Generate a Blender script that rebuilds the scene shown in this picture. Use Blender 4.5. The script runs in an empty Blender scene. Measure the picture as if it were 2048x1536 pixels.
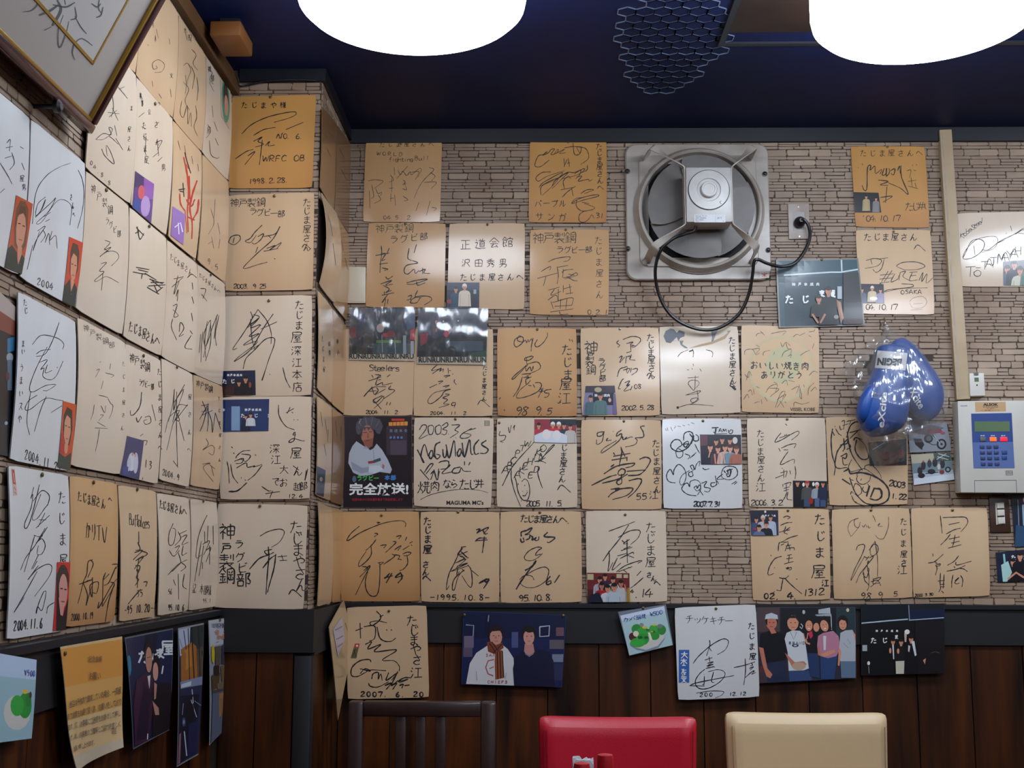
import bpy, bmesh, math, random
import numpy as np
from mathutils import Vector, Matrix, noise
R = random.Random(7)
scene = bpy.context.scene
COL = scene.collection

# ---------------------------------------------------------------- camera, world, exposure
F, PITCH, YAW, ROLL = 2350.8, .14356, .018478, .003232
EYE = Vector((0, 0, 1.25))
BACK_Y, PILLAR_Y, LEFT_X, SIDE_X = 3.625, 3.149, -.849, -.597
CEIL_Z, RAIL_TOP, RAIL_BOT = 2.60, 1.10, .985
_f = Vector((-math.sin(YAW)*math.cos(PITCH), math.cos(YAW)*math.cos(PITCH), math.sin(PITCH)))
_r = Vector((math.cos(YAW), math.sin(YAW), 0)); _u = _r.cross(_f)
RT = math.cos(ROLL)*_r + math.sin(ROLL)*_u; UP = -math.sin(ROLL)*_r + math.cos(ROLL)*_u; FW = _f
cd = bpy.data.cameras.new('camera'); cam = bpy.data.objects.new('camera', cd); COL.objects.link(cam)
cd.sensor_width = 36; cd.lens = 36*F/2048; cd.clip_start = .02
cam.matrix_world = Matrix(((RT.x, UP.x, -FW.x, EYE.x), (RT.y, UP.y, -FW.y, EYE.y), (RT.z, UP.z, -FW.z, EYE.z), (0, 0, 0, 1)))
scene.camera = cam
w = bpy.data.worlds.new('world'); scene.world = w; w.use_nodes = True
w.node_tree.nodes['Background'].inputs[0].default_value = (.6, .7, .9, 1)
w.node_tree.nodes['Background'].inputs[1].default_value = .02
vs = scene.view_settings
vs.view_transform = 'Standard'; vs.look = 'None'; vs.gamma = 1; vs.use_curve_mapping = False
vs.exposure = 0.0
LAMP_POWER = 24.0
cy_ = scene.cycles; cy_.max_bounces = 5; cy_.diffuse_bounces = 3; cy_.glossy_bounces = 2; cy_.transmission_bounces = 2; cy_.transparent_max_bounces = 8; cy_.caustics_reflective = False; cy_.caustics_refractive = False
LAMP_R, LAMP_Z = .25, 2.41
LAMPS = [(-.266, 2.42), (.872, 2.485), (2.02, 2.5), (.872, .6), (2.02, .6), (.872, -1.3)]

# ---------------------------------------------------------------- helpers
def lin(c):
    if isinstance(c, str):
        c = c.lstrip('#'); c = [int(c[i:i+2], 16)/255 for i in (0, 2, 4)]
    return tuple(x/12.92 if x <= .04045 else ((x+.055)/1.055)**2.4 for x in c)
def ray(px, py):
    return FW + RT*((px-1024)/F) - UP*((py-768)/F)
def on_y(px, py, Y): d = ray(px, py); return EYE + d*(Y/d.y)
def on_x(px, py, X): d = ray(px, py); return EYE + d*(X/d.x)
def on_z(px, py, Z): d = ray(px, py); return EYE + d*((Z-EYE.z)/d.z)
# a wall face: origin, direction to the right, normal into the room
FACES = {'B': (Vector((0, BACK_Y, 0)), Vector((1, 0, 0)), Vector((0, -1, 0))),
         'P': (Vector((0, PILLAR_Y, 0)), Vector((1, 0, 0)), Vector((0, -1, 0))),
         'L': (Vector((LEFT_X, 0, 0)), Vector((0, 1, 0)), Vector((1, 0, 0))),
         'S': (Vector((SIDE_X, 0, 0)), Vector((0, 1, 0)), Vector((1, 0, 0)))}
YF = 'BPMAGQ'
FACES['M'] = (Vector((0, BACK_Y-.172, 0)), Vector((1, 0, 0)), Vector((0, -1, 0)))      # fan motor front
FACES['A'] = (Vector((0, BACK_Y-.052, 0)), Vector((1, 0, 0)), Vector((0, -1, 0)))      # alarm panel front
def face_uv(face, px, py):
    p = on_y(px, py, FACES[face][0].y) if face in YF else on_x(px, py, FACES[face][0].x)
    return (p.x if face in YF else p.y, p.z)
def face_pt(face, u, v, n=0):
    o, U, N = FACES[face]
    return o + U*u + Vector((0, 0, v)) + N*n
def mesh_obj(name, verts, faces, mat=None, parent=None, smooth=False, cols=None):
    me = bpy.data.meshes.new(name); me.from_pydata([tuple(v) for v in verts], [], faces)
    if mat: me.materials.append(mat)
    if smooth: me.polygons.foreach_set('use_smooth', [True]*len(me.polygons))
    if cols is not None:
        at = me.color_attributes.new('Col', 'FLOAT_COLOR', 'POINT')
        at.data.foreach_set('color', np.array([(*c, 1) for c in cols], dtype=np.float32).ravel())
    me.update()
    o = bpy.data.objects.new(name, me); COL.objects.link(o)
    if parent: o.parent = parent
    return o
def bm_obj(name, bm, mat=None, parent=None, smooth=False, loc=None):
    bmesh.ops.recalc_face_normals(bm, faces=bm.faces[:])
    me = bpy.data.meshes.new(name); bm.to_mesh(me); bm.free()
    if mat: me.materials.append(mat)
    if smooth:
        me.polygons.foreach_set('use_smooth', [True]*len(me.polygons))
        try: me.set_sharp_from_angle(angle=math.radians(35))
        except Exception: pass
    o = bpy.data.objects.new(name, me); COL.objects.link(o)
    if parent: o.parent = parent
    if loc: o.location = loc
    return o
def empty(name, loc=(0, 0, 0), rz=0):
    o = bpy.data.objects.new(name, None); COL.objects.link(o); o.location = loc; o.rotation_euler.z = rz
    o.empty_display_size = .05
    return o
def tag(o, label, cat=None, group=None, kind=None):
    o['label'] = label
    if cat: o['category'] = cat
    if group: o['group'] = group
    if kind: o['kind'] = kind
    return o
def structure(o, label):
    o['kind'] = 'structure'; o['label'] = label; return o
def add_box(bm, a, b, bevel=0, seg=2):
    r = bmesh.ops.create_cube(bm, size=1)
    c = [(a[i]+b[i])/2 for i in range(3)]; s = [abs(b[i]-a[i]) for i in range(3)]
    for v in r['verts']:
        v.co = Vector((v.co.x*s[0]+c[0], v.co.y*s[1]+c[1], v.co.z*s[2]+c[2]))
    if bevel:
        es = set(e for v in r['verts'] for e in v.link_edges)
        bmesh.ops.bevel(bm, geom=list(es), offset=bevel, segments=seg, affect='EDGES', profile=.5)
def box(name, a, b, mat, parent=None, bevel=0, seg=2):
    bm = bmesh.new(); add_box(bm, a, b, bevel, seg)
    return bm_obj(name, bm, mat, parent, smooth=bevel > 0)
def smooth_pts(pts, n=6):
    P = [Vector(p) for p in pts]
    if len(P) < 3: return P
    out = []
    for i in range(len(P)-1):
        a = P[i-1] if i else P[0]*2-P[1]; b, c = P[i], P[i+1]; d = P[i+2] if i+2 < len(P) else c*2-b
        for k in range(n):
            t = k/n
            out.append(.5*((2*b)+(c-a)*t+(2*a-5*b+4*c-d)*t*t+(3*b-a-3*c+d)*t**3))
    out.append(P[-1]); return out
def add_tube(bm, pts, rad, seg=8, cap=True):
    rings = []; prev = None
    for i, p in enumerate(pts):
        t = (pts[min(i+1, len(pts)-1)]-pts[max(i-1, 0)]).normalized()
        if prev is None:
            prev = t.orthogonal().normalized()
        prev = (prev - t*prev.dot(t)).normalized(); q = t.cross(prev)
        r = rad[i] if isinstance(rad, (list, tuple)) else rad
        rings.append([bm.verts.new(p + (prev*math.cos(a)+q*math.sin(a))*r) for a in [2*math.pi*k/seg for k in range(seg)]])
    for a, b in zip(rings, rings[1:]):
        for k in range(seg): bm.faces.new((a[k], a[(k+1) % seg], b[(k+1) % seg], b[k]))
    if cap:
        bm.faces.new(rings[0][::-1]); bm.faces.new(rings[-1])
def add_lathe(bm, prof, M=Matrix(), seg=32, cap0=True, cap1=True):
    # prof: (radius, height) along local z
    rings = []
    for r, h in prof:
        rings.append([bm.verts.new(M @ Vector((r*math.cos(2*math.pi*k/seg), r*math.sin(2*math.pi*k/seg), h))) for k in range(seg)])
    for a, b in zip(rings, rings[1:]):
        for k in range(seg): bm.faces.new((a[k], a[(k+1) % seg], b[(k+1) % seg], b[k]))
    if cap0: bm.faces.new(rings[0][::-1])
    if cap1: bm.faces.new(rings[-1])
def add_prism(bm, poly, n0, n1, place):
    a = [bm.verts.new(place(x, y, n0)) for x, y in poly]; b = [bm.verts.new(place(x, y, n1)) for x, y in poly]
    k = len(poly)
    bm.faces.new(a[::-1]); bm.faces.new(b)
    for i in range(k): bm.faces.new((a[i], a[(i+1) % k], b[(i+1) % k], b[i]))
def rrect(x0, y0, x1, y1, r, n=5):
    out = []
    for cx, cy, a0 in ((x1-r, y1-r, 0), (x0+r, y1-r, 90), (x0+r, y0+r, 180), (x1-r, y0+r, 270)):
        for k in range(n+1):
            a = math.radians(a0+90*k/n); out.append((cx+r*math.cos(a), cy+r*math.sin(a)))
    return out

# ---------------------------------------------------------------- materials
MATS = {}
def mat(name, col=(.5, .5, .5), rough=.5, spec=.5, metal=0, coat=0, coat_rough=.1, vcol=False, noise_amt=0, noise_scale=10, noise_col=None, bump=0, bump_scale=200, emit=None, stretch=(1, 1, 1), rand=0):
    m = bpy.data.materials.new(name); m.use_nodes = True; MATS[name] = m
    nt = m.node_tree; N = nt.nodes; L = nt.links; b = N['Principled BSDF']
    c = lin(col) if isinstance(col, str) else col
    b.inputs['Base Color'].default_value = (*c, 1); b.inputs['Roughness'].default_value = rough
    b.inputs['Specular IOR Level'].default_value = spec; b.inputs['Metallic'].default_value = metal
    b.inputs['Coat Weight'].default_value = coat; b.inputs['Coat Roughness'].default_value = coat_rough
    src = None
    if vcol:
        a = N.new('ShaderNodeVertexColor'); a.layer_name = 'Col'; src = a.outputs[0]
    if noise_amt or bump:
        tc = N.new('ShaderNodeTexCoord'); mp = N.new('ShaderNodeMapping'); mp.inputs['Scale'].default_value = stretch
        g = N.new('ShaderNodeNewGeometry'); L.new(g.outputs['Position'], mp.inputs[0])
    if noise_amt:
        n = N.new('ShaderNodeTexNoise'); n.inputs['Scale'].default_value = noise_scale; n.inputs['Detail'].default_value = 6
        L.new(mp.outputs[0], n.inputs['Vector'])
        rp = N.new('ShaderNodeMapRange'); rp.inputs[1].default_value = .35; rp.inputs[2].default_value = .7
        rp.inputs[3].default_value = 0; rp.inputs[4].default_value = noise_amt
        L.new(n.outputs[0], rp.inputs[0])
        mx = N.new('ShaderNodeMix'); mx.data_type = 'RGBA'; L.new(rp.outputs[0], mx.inputs[0])
        if src: L.new(src, mx.inputs[6])
        else: mx.inputs[6].default_value = (*c, 1)
        nc = lin(noise_col) if isinstance(noise_col, str) else (noise_col or tuple(x*.4 for x in c))
        mx.inputs[7].default_value = (*nc, 1)
        src = mx.outputs[2]
    if rand:
        oi = N.new('ShaderNodeObjectInfo'); h = N.new('ShaderNodeHueSaturation'); L.new(src, h.inputs['Color']) if src else None
        rr = N.new('ShaderNodeMapRange'); rr.inputs[3].default_value = 1-rand; rr.inputs[4].default_value = 1+rand
        L.new(oi.outputs['Random'], rr.inputs[0]); L.new(rr.outputs[0], h.inputs['Value'])
        if not src: h.inputs['Color'].default_value = (*c, 1)
        src = h.outputs[0]
    if src: L.new(src, b.inputs['Base Color'])
    if bump:
        n2 = N.new('ShaderNodeTexNoise'); n2.inputs['Scale'].default_value = bump_scale; n2.inputs['Detail'].default_value = 3
        L.new(mp.outputs[0], n2.inputs['Vector'])
        bp = N.new('ShaderNodeBump'); bp.inputs['Strength'].default_value = 1; bp.inputs['Distance'].default_value = bump
        L.new(n2.outputs[0], bp.inputs['Height']); L.new(bp.outputs[0], b.inputs['Normal'])
        if coat: L.new(bp.outputs[0], b.inputs['Coat Normal'])
    if emit:
        b.inputs['Emission Color'].default_value = (*(lin(emit[0]) if isinstance(emit[0], str) else emit[0]), 1); b.inputs['Emission Strength'].default_value = emit[1]
    return m
mat('paper', vcol=True, rough=.45, spec=.4, coat=.75, coat_rough=.13, noise_amt=.14, noise_scale=9, noise_col='#9a6a38', bump=.00006, bump_scale=130, stretch=(1, 1, .25))
mat('print', vcol=True, rough=.35, coat=.35, coat_rough=.12, bump=.00005, bump_scale=90)
mat('matte_print', vcol=True, rough=.6)
mat('tack_grey', '#8d9096', rough=.3, metal=.7)
mat('ink', '#17171b', rough=.45)
mat('tack_brass', '#6b5a3a', rough=.35, metal=.6)
mat('stone', '#a8937f', rough=.5, spec=.4, noise_amt=.7, noise_scale=4, noise_col='#6d5038', rand=.16, bump=.0004, bump_scale=160)
mat('mortar', '#43352c', rough=.8, noise_amt=.4, noise_scale=30)
mat('wood_plank', '#4f260a', rough=.4, spec=.4, noise_amt=1.0, noise_scale=6, noise_col='#1a0b03', stretch=(4, 4, .35), rand=.25, bump=.0003, bump_scale=40)
mat('rail_dark', '#100d10', rough=.6, noise_amt=.3, noise_scale=20)
mat('ceiling_dark', '#182148', rough=.5, spec=.1, noise_amt=.5, noise_scale=2, noise_col='#0c0b14', bump=.0004, bump_scale=260)
mat('cornice_dark', '#0d1018', rough=.45)
mat('floor_dark', '#2a1d14', rough=.5, noise_amt=.5)
mat('plain_wall', '#6b5644', rough=.7, noise_amt=.4)
mat('lamp_glow', '#ffffff', rough=.5, emit=((.84, .94, 1.08), LAMP_POWER)); mat('lamp_glow_dimmed', '#ffffff', rough=.5, emit=((.84, .94, 1.08), LAMP_POWER*.58))   # left lamp dimmed only to keep the left wall darker
mat('lamp_rim', '#6a6a70', rough=.35, metal=.6)

# ---------------------------------------------------------------- the room
RIGHT_X, FRONT_Y = 2.75, -2.4
def slab(name, a, b, m, label, parent=None):
    return structure(box(name, a, b, MATS[m], parent), label)
floor = slab('floor', (LEFT_X-.1, FRONT_Y-.1, -.1), (RIGHT_X+.1, BACK_Y+.1, 0), 'floor_dark', 'dark floor under the tables and chairs')
ceiling = slab('ceiling', (LEFT_X-.1, FRONT_Y-.1, CEIL_Z), (RIGHT_X+.1, BACK_Y+.1, CEIL_Z+.1), 'ceiling_dark', 'dark navy ceiling above the round lamps')
wall_back = slab('wall_back', (SIDE_X, BACK_Y, 0), (RIGHT_X+.1, BACK_Y+.1, CEIL_Z), 'mortar', 'stone patterned back wall behind the boards and the fan')
wall_left = slab('wall_left', (LEFT_X-.1, FRONT_Y-.1, 0), (LEFT_X, PILLAR_Y, CEIL_Z), 'mortar', 'left wall covered with autograph boards')
wall_pillar = slab('wall_pillar', (LEFT_X-.1, PILLAR_Y, 0), (SIDE_X, BACK_Y+.1, CEIL_Z), 'mortar', 'square pillar in the corner with one column of boards')
slab('wall_right', (RIGHT_X, FRONT_Y, 0), (RIGHT_X+.1, BACK_Y, CEIL_Z), 'plain_wall', 'right hand side wall of the room')
slab('wall_front', (LEFT_X, FRONT_Y-.1, 0), (RIGHT_X, FRONT_Y, CEIL_Z), 'plain_wall', 'wall behind the camera')

# cornice boards under the ceiling
slab('trim_1', (SIDE_X+.012, BACK_Y-.012, CEIL_Z-.045), (RIGHT_X, BACK_Y, CEIL_Z), 'cornice_dark', 'dark cornice strip along the top of the back wall')
slab('trim_2', (LEFT_X+.02, PILLAR_Y-.012, CEIL_Z-.035), (SIDE_X+.012, PILLAR_Y, CEIL_Z), 'cornice_dark', 'dark cornice strip on top of the pillar front')
slab('trim_3', (SIDE_X, PILLAR_Y, CEIL_Z-.035), (SIDE_X+.012, BACK_Y, CEIL_Z), 'cornice_dark', 'dark cornice strip on top of the pillar side')
mat('strip_wood', '#5a3c1e', rough=.5, noise_amt=.5, noise_scale=12)
slab('trim_4', (LEFT_X, FRONT_Y, CEIL_Z-.075), (LEFT_X+.02, PILLAR_Y, CEIL_Z-.03), 'strip_wood', 'brown wooden strip along the top of the left wall')
# dado rails
slab('trim_5', (SIDE_X+.022, BACK_Y-.022, RAIL_BOT), (RIGHT_X, BACK_Y, RAIL_TOP), 'rail_dark', 'black dado rail along the back wall')
slab('trim_6', (LEFT_X+.022, PILLAR_Y-.022, RAIL_BOT+.008), (SIDE_X+.022, PILLAR_Y, RAIL_TOP+.004), 'rail_dark', 'black dado rail across the pillar front')
slab('trim_7', (SIDE_X, PILLAR_Y, RAIL_BOT), (SIDE_X+.022, BACK_Y, RAIL_TOP), 'rail_dark', 'black dado rail on the pillar side')
slab('trim_8', (LEFT_X, FRONT_Y, RAIL_BOT), (LEFT_X+.022, PILLAR_Y-.0, RAIL_TOP), 'rail_dark', 'black dado rail along the left wall')
slab('trim_9', (LEFT_X, FRONT_Y, RAIL_TOP-.012), (LEFT_X+.032, PILLAR_Y-.022, RAIL_TOP+.002), 'cornice_dark', 'narrow moulding on top of the left dado rail')
slab('trim_10', (SIDE_X+.022, BACK_Y-.03, RAIL_TOP-.01), (RIGHT_X, BACK_Y-.0, RAIL_TOP+.002), 'cornice_dark', 'narrow moulding on top of the back dado rail')

def planks(wall, face, u0, u1, step, z0, z1, n1):
    u = u0; base = None
    while u < u1-.01:
        e = min(u+step*R.uniform(.97, 1.03), u1)
        bm = bmesh.new(); g = .0018
        add_prism(bm, rrect(u+g, z0, e-g, z1, .002, 1), 0.0005, n1+R.uniform(-.0008, .0008), lambda x, y, n: face_pt(face, x, y, n))
        bm_obj('plank', bm, MATS['wood_plank'], wall)
        u = e
planks(wall_back, 'B', SIDE_X+.012, RIGHT_X-.01, .158, .002, RAIL_BOT, .012)
planks(wall_left, 'L', 1.2, PILLAR_Y-.012, .158, .002, RAIL_BOT, .012)
planks(wall_pillar, 'P', LEFT_X+.03, SIDE_X-.03, .097, .002, RAIL_BOT+.008, .012)
planks(wall_pillar, 'S', PILLAR_Y+.03, BACK_Y-.03, .2, .002, RAIL_BOT, .012)
for nm, a, b in (('corner_post', (SIDE_X-.028, PILLAR_Y-.018, .002), (SIDE_X+.018, PILLAR_Y+.028, RAIL_BOT)),):
    box(nm, a, b, MATS['rail_dark'], wall_pillar, .003)

# ceiling details: seam strips, a board panel, the raised honeycomb sheet
mat('seam_metal', '#23262e', rough=.4, metal=.3)
mat('panel_brown', '#24130c', rough=.5, noise_amt=.8, noise_scale=14, noise_col='#0b0706')
mat('honeycomb', '#596680', rough=.3, spec=.7)  # pale blue-grey puts the lamp light on the ridges into their colour
a = on_z(1482, -60, CEIL_Z); b = on_z(1455, 86, CEIL_Z); c = on_z(1720, 88, CEIL_Z)
cx, cy = (a.x+b.x)/2, b.y
box('seam_strip', (cx-.008, .6, CEIL_Z-.006), (cx+.008, cy+.008, CEIL_Z), MATS['seam_metal'], ceiling)
box('seam_strip', (cx+.008, cy-.008, CEIL_Z-.006), (RIGHT_X-.01, cy+.008, CEIL_Z), MATS['seam_metal'], ceiling)
box('ceiling_panel', (cx+.008, .6, CEIL_Z-.003), (RIGHT_X-.01, cy-.07, CEIL_Z), MATS['panel_brown'], ceiling)
def honeycomb():
    verts, faces = [], []
    r = .026; wv = .0026; zz = CEIL_Z-.0022
    p0 = on_z(1270, 0, CEIL_Z); p1 = on_z(1365, 215, CEIL_Z)
    ox, oy = (p0.x+.12), 2.95
    def edge(p, q):
        d = (q-p); n = Vector((-d.y, d.x)).normalized()*wv*.5; k = len(verts)
        for a in (p+n, q+n, q-n, p-n): verts.append((a.x, a.y, zz))
        for a in (p+n, q+n, q-n, p-n): verts.append((a.x, a.y, CEIL_Z))
        faces.extend([(k, k+1, k+2, k+3), (k, k+4, k+5, k+1), (k+3, k+2, k+6, k+7)])
    hx, hy = r*math.sqrt(3), r*1.5
    for j in range(-14, 15):
        for i in range(-6, 7):
            c = Vector((ox+i*hx+(hx/2 if j % 2 else 0), oy+j*hy))
            q = ((c.x-ox)/.15)**2+((c.y-oy-.02)/.36)**2
            if q > 1+R.uniform(-.25, .1): continue  # ridges kept to a ragged oval where the lamp light shows
            pts = [c+Vector((r*math.sin(math.radians(60*k)), r*math.cos(math.radians(60*k)))) for k in range(6)]
            for k in range(6): edge(pts[k], pts[(k+1) % 6])
    o = mesh_obj('honeycomb_relief', verts, faces, MATS['honeycomb'], ceiling); o['kind'] = 'stuff'
    o['label'] = 'fine raised honeycomb pattern on the dark ceiling, lamp light put into its pale colour'
honeycomb()

# ---------------------------------------------------------------- round ceiling lamps
lamp_labels = ['round glowing white ceiling lamp above the left part of the back wall', 'round glowing white ceiling lamp above the conduit and alarm panel, at the right edge',
  'round ceiling lamp out of view, right of the alarm panel', 'round ceiling lamp above the near side of the table, out of view', 'round ceiling lamp out of view, near the right wall', 'round ceiling lamp behind the camera']
def round_lamp(x, y, label):
    t = empty('ceiling_lamp', (x, y, CEIL_Z)); tag(t, label, 'lamp', 'round ceiling lamps')
    bm = bmesh.new(); d = CEIL_Z-LAMP_Z
    add_lathe(bm, [(.12, 0), (.2, -.006), (LAMP_R-.02, -d*.16), (LAMP_R-.004, -d*.2), (LAMP_R-.004, -d*.3)], seg=64)
    bm_obj('housing', bm, MATS['lamp_rim'], t, True)
    bm = bmesh.new()
    add_lathe(bm, [(LAMP_R-.03, -d*.28), (LAMP_R-.006, -d*.32), (LAMP_R, -d*.4), (LAMP_R, -d*.76), (LAMP_R*.985, -d*.86), (LAMP_R*.93, -d*.93), (LAMP_R*.75, -d*.975), (LAMP_R*.4, -d)], seg=64)
    bm_obj('diffuser', bm, MATS['lamp_glow_dimmed' if x < 0 else 'lamp_glow'], t, True)
for (x, y), lb in zip(LAMPS, lamp_labels): round_lamp(x, y, lb)

# ---------------------------------------------------------------- sheets on walls: boards, photographs, ink, prints
ZO = {}
for k, (x0, y0, x1, W) in dict(Z1=(0, 0, 480, 2048), Z2=(0, 340, 480, 2048), Z3=(0, 680, 480, 2048), Z4=(0, 960, 480, 2048), Z5=(0, 1200, 480, 2048),
    Z6=(400, 150, 760, 1229), Z7=(400, 560, 760, 1229), Z8=(400, 960, 760, 960),
    Y1=(690, 260, 1050, 1455), Y2=(1030, 260, 1240, 849), Y3=(1220, 260, 1720, 1873), Y4=(1660, 250, 2048, 1454), Y5=(670, 600, 1000, 2048), Y6=(980, 640, 1320, 2048), Y7=(1300, 640, 1660, 2048), Y8=(1640, 640, 2048, 1649),
    X1=(670, 820, 1000, 2048), X2=(980, 820, 1330, 2048), X3=(1310, 820, 1660, 2048), X4=(1640, 820, 2048, 2048), X5=(670, 1010, 1010, 2048), X6=(990, 1010, 1350, 2048), X7=(1480, 1010, 1830, 2048), X8=(1800, 980, 2048, 1587),
    W1=(620, 1190, 1150, 2048), W2=(1200, 1190, 1540, 2048), W3=(1490, 1190, 1900, 2048), PX=(0, 0, 2048, 2048)).items():
    ZO[k] = (x0, y0, W/(x1-x0))
def nums(s): return [float(t) for t in s.replace(',', ' ').split()]
def pairs(s):
    v = nums(s); return [(v[i], v[i+1]) for i in range(0, len(v)-1, 2)]
class Sheet:
    """A sheet lying on a wall face: bilinear patch with a gentle curl; photo-measured marks are mapped onto it."""
    def __init__(s, face, z, quad, off=.004, bv=0, bh=0, lift=0, curl=(0, 0, 0, 0)):
        s.face, s.z = face, z
        s.off, s.bv, s.bh, s.lift, s.curl = off, bv, bh, lift, curl
        s.px = [s.to_px(*p) for p in pairs(quad)]
        s.Q = [face_uv(face, *p) for p in s.px]       # TL TR BR BL in wall metres
        s.w = math.dist(s.Q[1], s.Q[0]); s.hh = math.dist(s.Q[3], s.Q[0])
        s.mpp = s.hh/math.hypot(s.px[3][0]-s.px[0][0], s.px[3][1]-s.px[0][1])   # metres per photo pixel
    def to_px(s, x, y):
        x0, y0, k = ZO[s.z]; return (x0+x/k, y0+y/k)
    def uv(s, a, b):
        Q = s.Q; k0, k1, k2, k3 = (1-a)*(1-b), a*(1-b), a*b, (1-a)*b
        return (Q[0][0]*k0+Q[1][0]*k1+Q[2][0]*k2+Q[3][0]*k3, Q[0][1]*k0+Q[1][1]*k1+Q[2][1]*k2+Q[3][1]*k3)
    def h(s, a, b):
        c = s.curl
        k = c[0]*max(0, 1-a*2.2-b*2.2)**2 + c[1]*max(0, 1-(1-a)*2.2-b*2.2)**2 + c[2]*max(0, 1-(1-a)*2.2-(1-b)*2.2)**2 + c[3]*max(0, 1-a*2.2-(1-b)*2.2)**2
        return s.off + s.bv*4*b*(1-b) + s.bh*(2*a-1)**2*(.35+.65*4*b*(1-b)) + s.lift*b*b + k
    def pt(s, a, b, n=0):
        u, v = s.uv(a, b); return face_pt(s.face, u, v, s.h(min(max(a, 0), 1), min(max(b, 0), 1))+n)
    def ab(s, x, y):
        x0, y0, k = ZO[s.z]; X = (x0+x/k-1024)/F; Y = (y0+y/k-768)/F
        dx, dy, dz = FW.x+RT.x*X-UP.x*Y, FW.y+RT.y*X-UP.y*Y, FW.z+RT.z*X-UP.z*Y
        if s.face in YF: t = FACES[s.face][0].y/dy; p0 = dx*t
        else: t = FACES[s.face][0].x/dx; p0 = dy*t
        p1 = EYE.z+dz*t
        Q = s.Q; a = b = .5
        for _ in range(3):
            e = s.uv(a, b); e0, e1 = e[0]-p0, e[1]-p1
            a0, a1 = (Q[1][0]-Q[0][0])*(1-b)+(Q[2][0]-Q[3][0])*b, (Q[1][1]-Q[0][1])*(1-b)+(Q[2][1]-Q[3][1])*b
            b0, b1 = (Q[3][0]-Q[0][0])*(1-a)+(Q[2][0]-Q[1][0])*a, (Q[3][1]-Q[0][1])*(1-a)+(Q[2][1]-Q[1][1])*a
            d = a0*b1-a1*b0
            a -= (e0*b1-e1*b0)/d; b -= (a0*e1-a1*e0)/d
        return a, b
    def board(s, name, col, thick=.0022, mat_='paper', age=0, edge=None, parent=None, nx=8, ny=10, round_=True):
        c0 = lin(col); ce = lin(edge) if edge else tuple(x*.55 for x in c0)
        V, Fc, C = [], [], []
        rr = .016
        def corner(a, b):      # pull the outermost vertices in a little: softly rounded corners
            if not round_: return a, b
            if (a in (0, 1)) and (b in (0, 1)): return a+(rr if a == 0 else -rr)*.5, b+(rr if b == 0 else -rr)*.5
            return a, b
        def tone(a, b):
            g = max(0, (b-.55)/.45)**1.5*.8 + max(0, abs(a-.5)*2-.8)*1.2
            k = min(1, age*g); br = (.42, .22, .08)
            return tuple(c0[i]*(1-k)+c0[i]*br[i]*k*1.2 for i in range(3))
        for side in (0, 1):
            for j in range(ny+1):
                for i in range(nx+1):
                    a, b = corner(i/nx, j/ny)
                    V.append(s.pt(a, b, thick*(1-side) if side == 0 else 0)); C.append(tone(a, b) if side == 0 else ce)
        K = (nx+1)*(ny+1); q = lambda i, j: j*(nx+1)+i
        for j in range(ny):
            for i in range(nx):
                Fc.append((q(i, j), q(i, j+1), q(i+1, j+1), q(i+1, j))); Fc.append((K+q(i, j), K+q(i+1, j), K+q(i+1, j+1), K+q(i, j+1)))
        rim = [(i, 0) for i in range(nx)]+[(nx, j) for j in range(ny)]+[(i, ny) for i in range(nx, 0, -1)]+[(0, j) for j in range(ny, 0, -1)]
        k0 = len(V)
        for i, j in rim: V.append(V[q(i, j)]); C.append(ce); V.append(V[K+q(i, j)]); C.append(ce)
        n = len(rim)
        for k in range(n):
            a, b = k0+2*k, k0+2*((k+1) % n); Fc.append((a, b, b+1, a+1))
        o = mesh_obj(name, V, Fc, MATS[mat_], parent, cols=C)
        me = o.data; sm = [True]*(2*nx*ny)+[False]*n; me.polygons.foreach_set('use_smooth', sm)
        s.top = thick
        return o
    # ---- ink
    def strokes(s, groups, V, Fc, width):
        for st in groups:
            P = smooth_pts([Vector((*s_, 0)) for s_ in st], 5) if len(st) > 2 else [Vector((*st[0], 0)), (Vector((*st[0], 0))+Vector((*st[-1], 0)))/2, Vector((*st[-1], 0))]
            n = len(P); k0 = len(V)
            zs = ZO[s.z][2]
            for i, p in enumerate(P):
                d = P[min(i+1, n-1)]-P[max(i-1, 0)]
                if d.length < 1e-6: d = Vector((1, 0, 0))
                d.normalize(); t = i/(n-1)
                wdt = width*.54*zs*(.62+.38*math.sin(math.pi*min(1, t*1.15+.12)))*(1+.18*math.sin(i*1.7+n))
                q = Vector((-d.y, d.x, 0))*wdt
                for e in (p+q, p-q):
                    a, b = s.ab(e.x, e.y); V.append(s.pt(a, b, s.top+.00025))
            for i in range(n-1): Fc.append((k0+2*i, k0+2*i+1, k0+2*i+3, k0+2*i+2))
    def ink(s, parent, ink='', txt=(), width=1.7, name='inscription', m='ink'):
        V, Fc = [], []
        wd = width
        for g in ink.split('/'):
            g = g.strip()
            if g.startswith('w'): wd = float(g[1:]); continue
            s.strokes([pairs(x) for x in g.split(';') if x.strip()], V, Fc, wd)
        for t in txt:
            t = list(t)+[None]*(9-len(t)); string, x, y, size, dx, dy = t[:6]; wd = t[6] or width; sl = t[7] or 0; asp = t[8] or (1 if s.face not in 'LS' else min(1, max(.3, dx/size*.98)) if abs(dx) > size*.15 else .58 if s.face == 'L' else .4)
            for ch in string:
                if ch in GL:
                    gs = []
                    jx, jy = R.uniform(-.04, .04)*size, R.uniform(-.04, .04)*size
                    for st in GL[ch]:
                        gs.append([(x+jx+(px+(50-py)*sl)*size/100*asp, y+jy+py*size/100) for px, py in st])
                    s.strokes(gs, V, Fc, wd)
                x += dx; y += dy
        if V:
            o = mesh_obj(name, V, Fc, MATS[m], parent); o['kind'] = 'stuff'; return o
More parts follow.
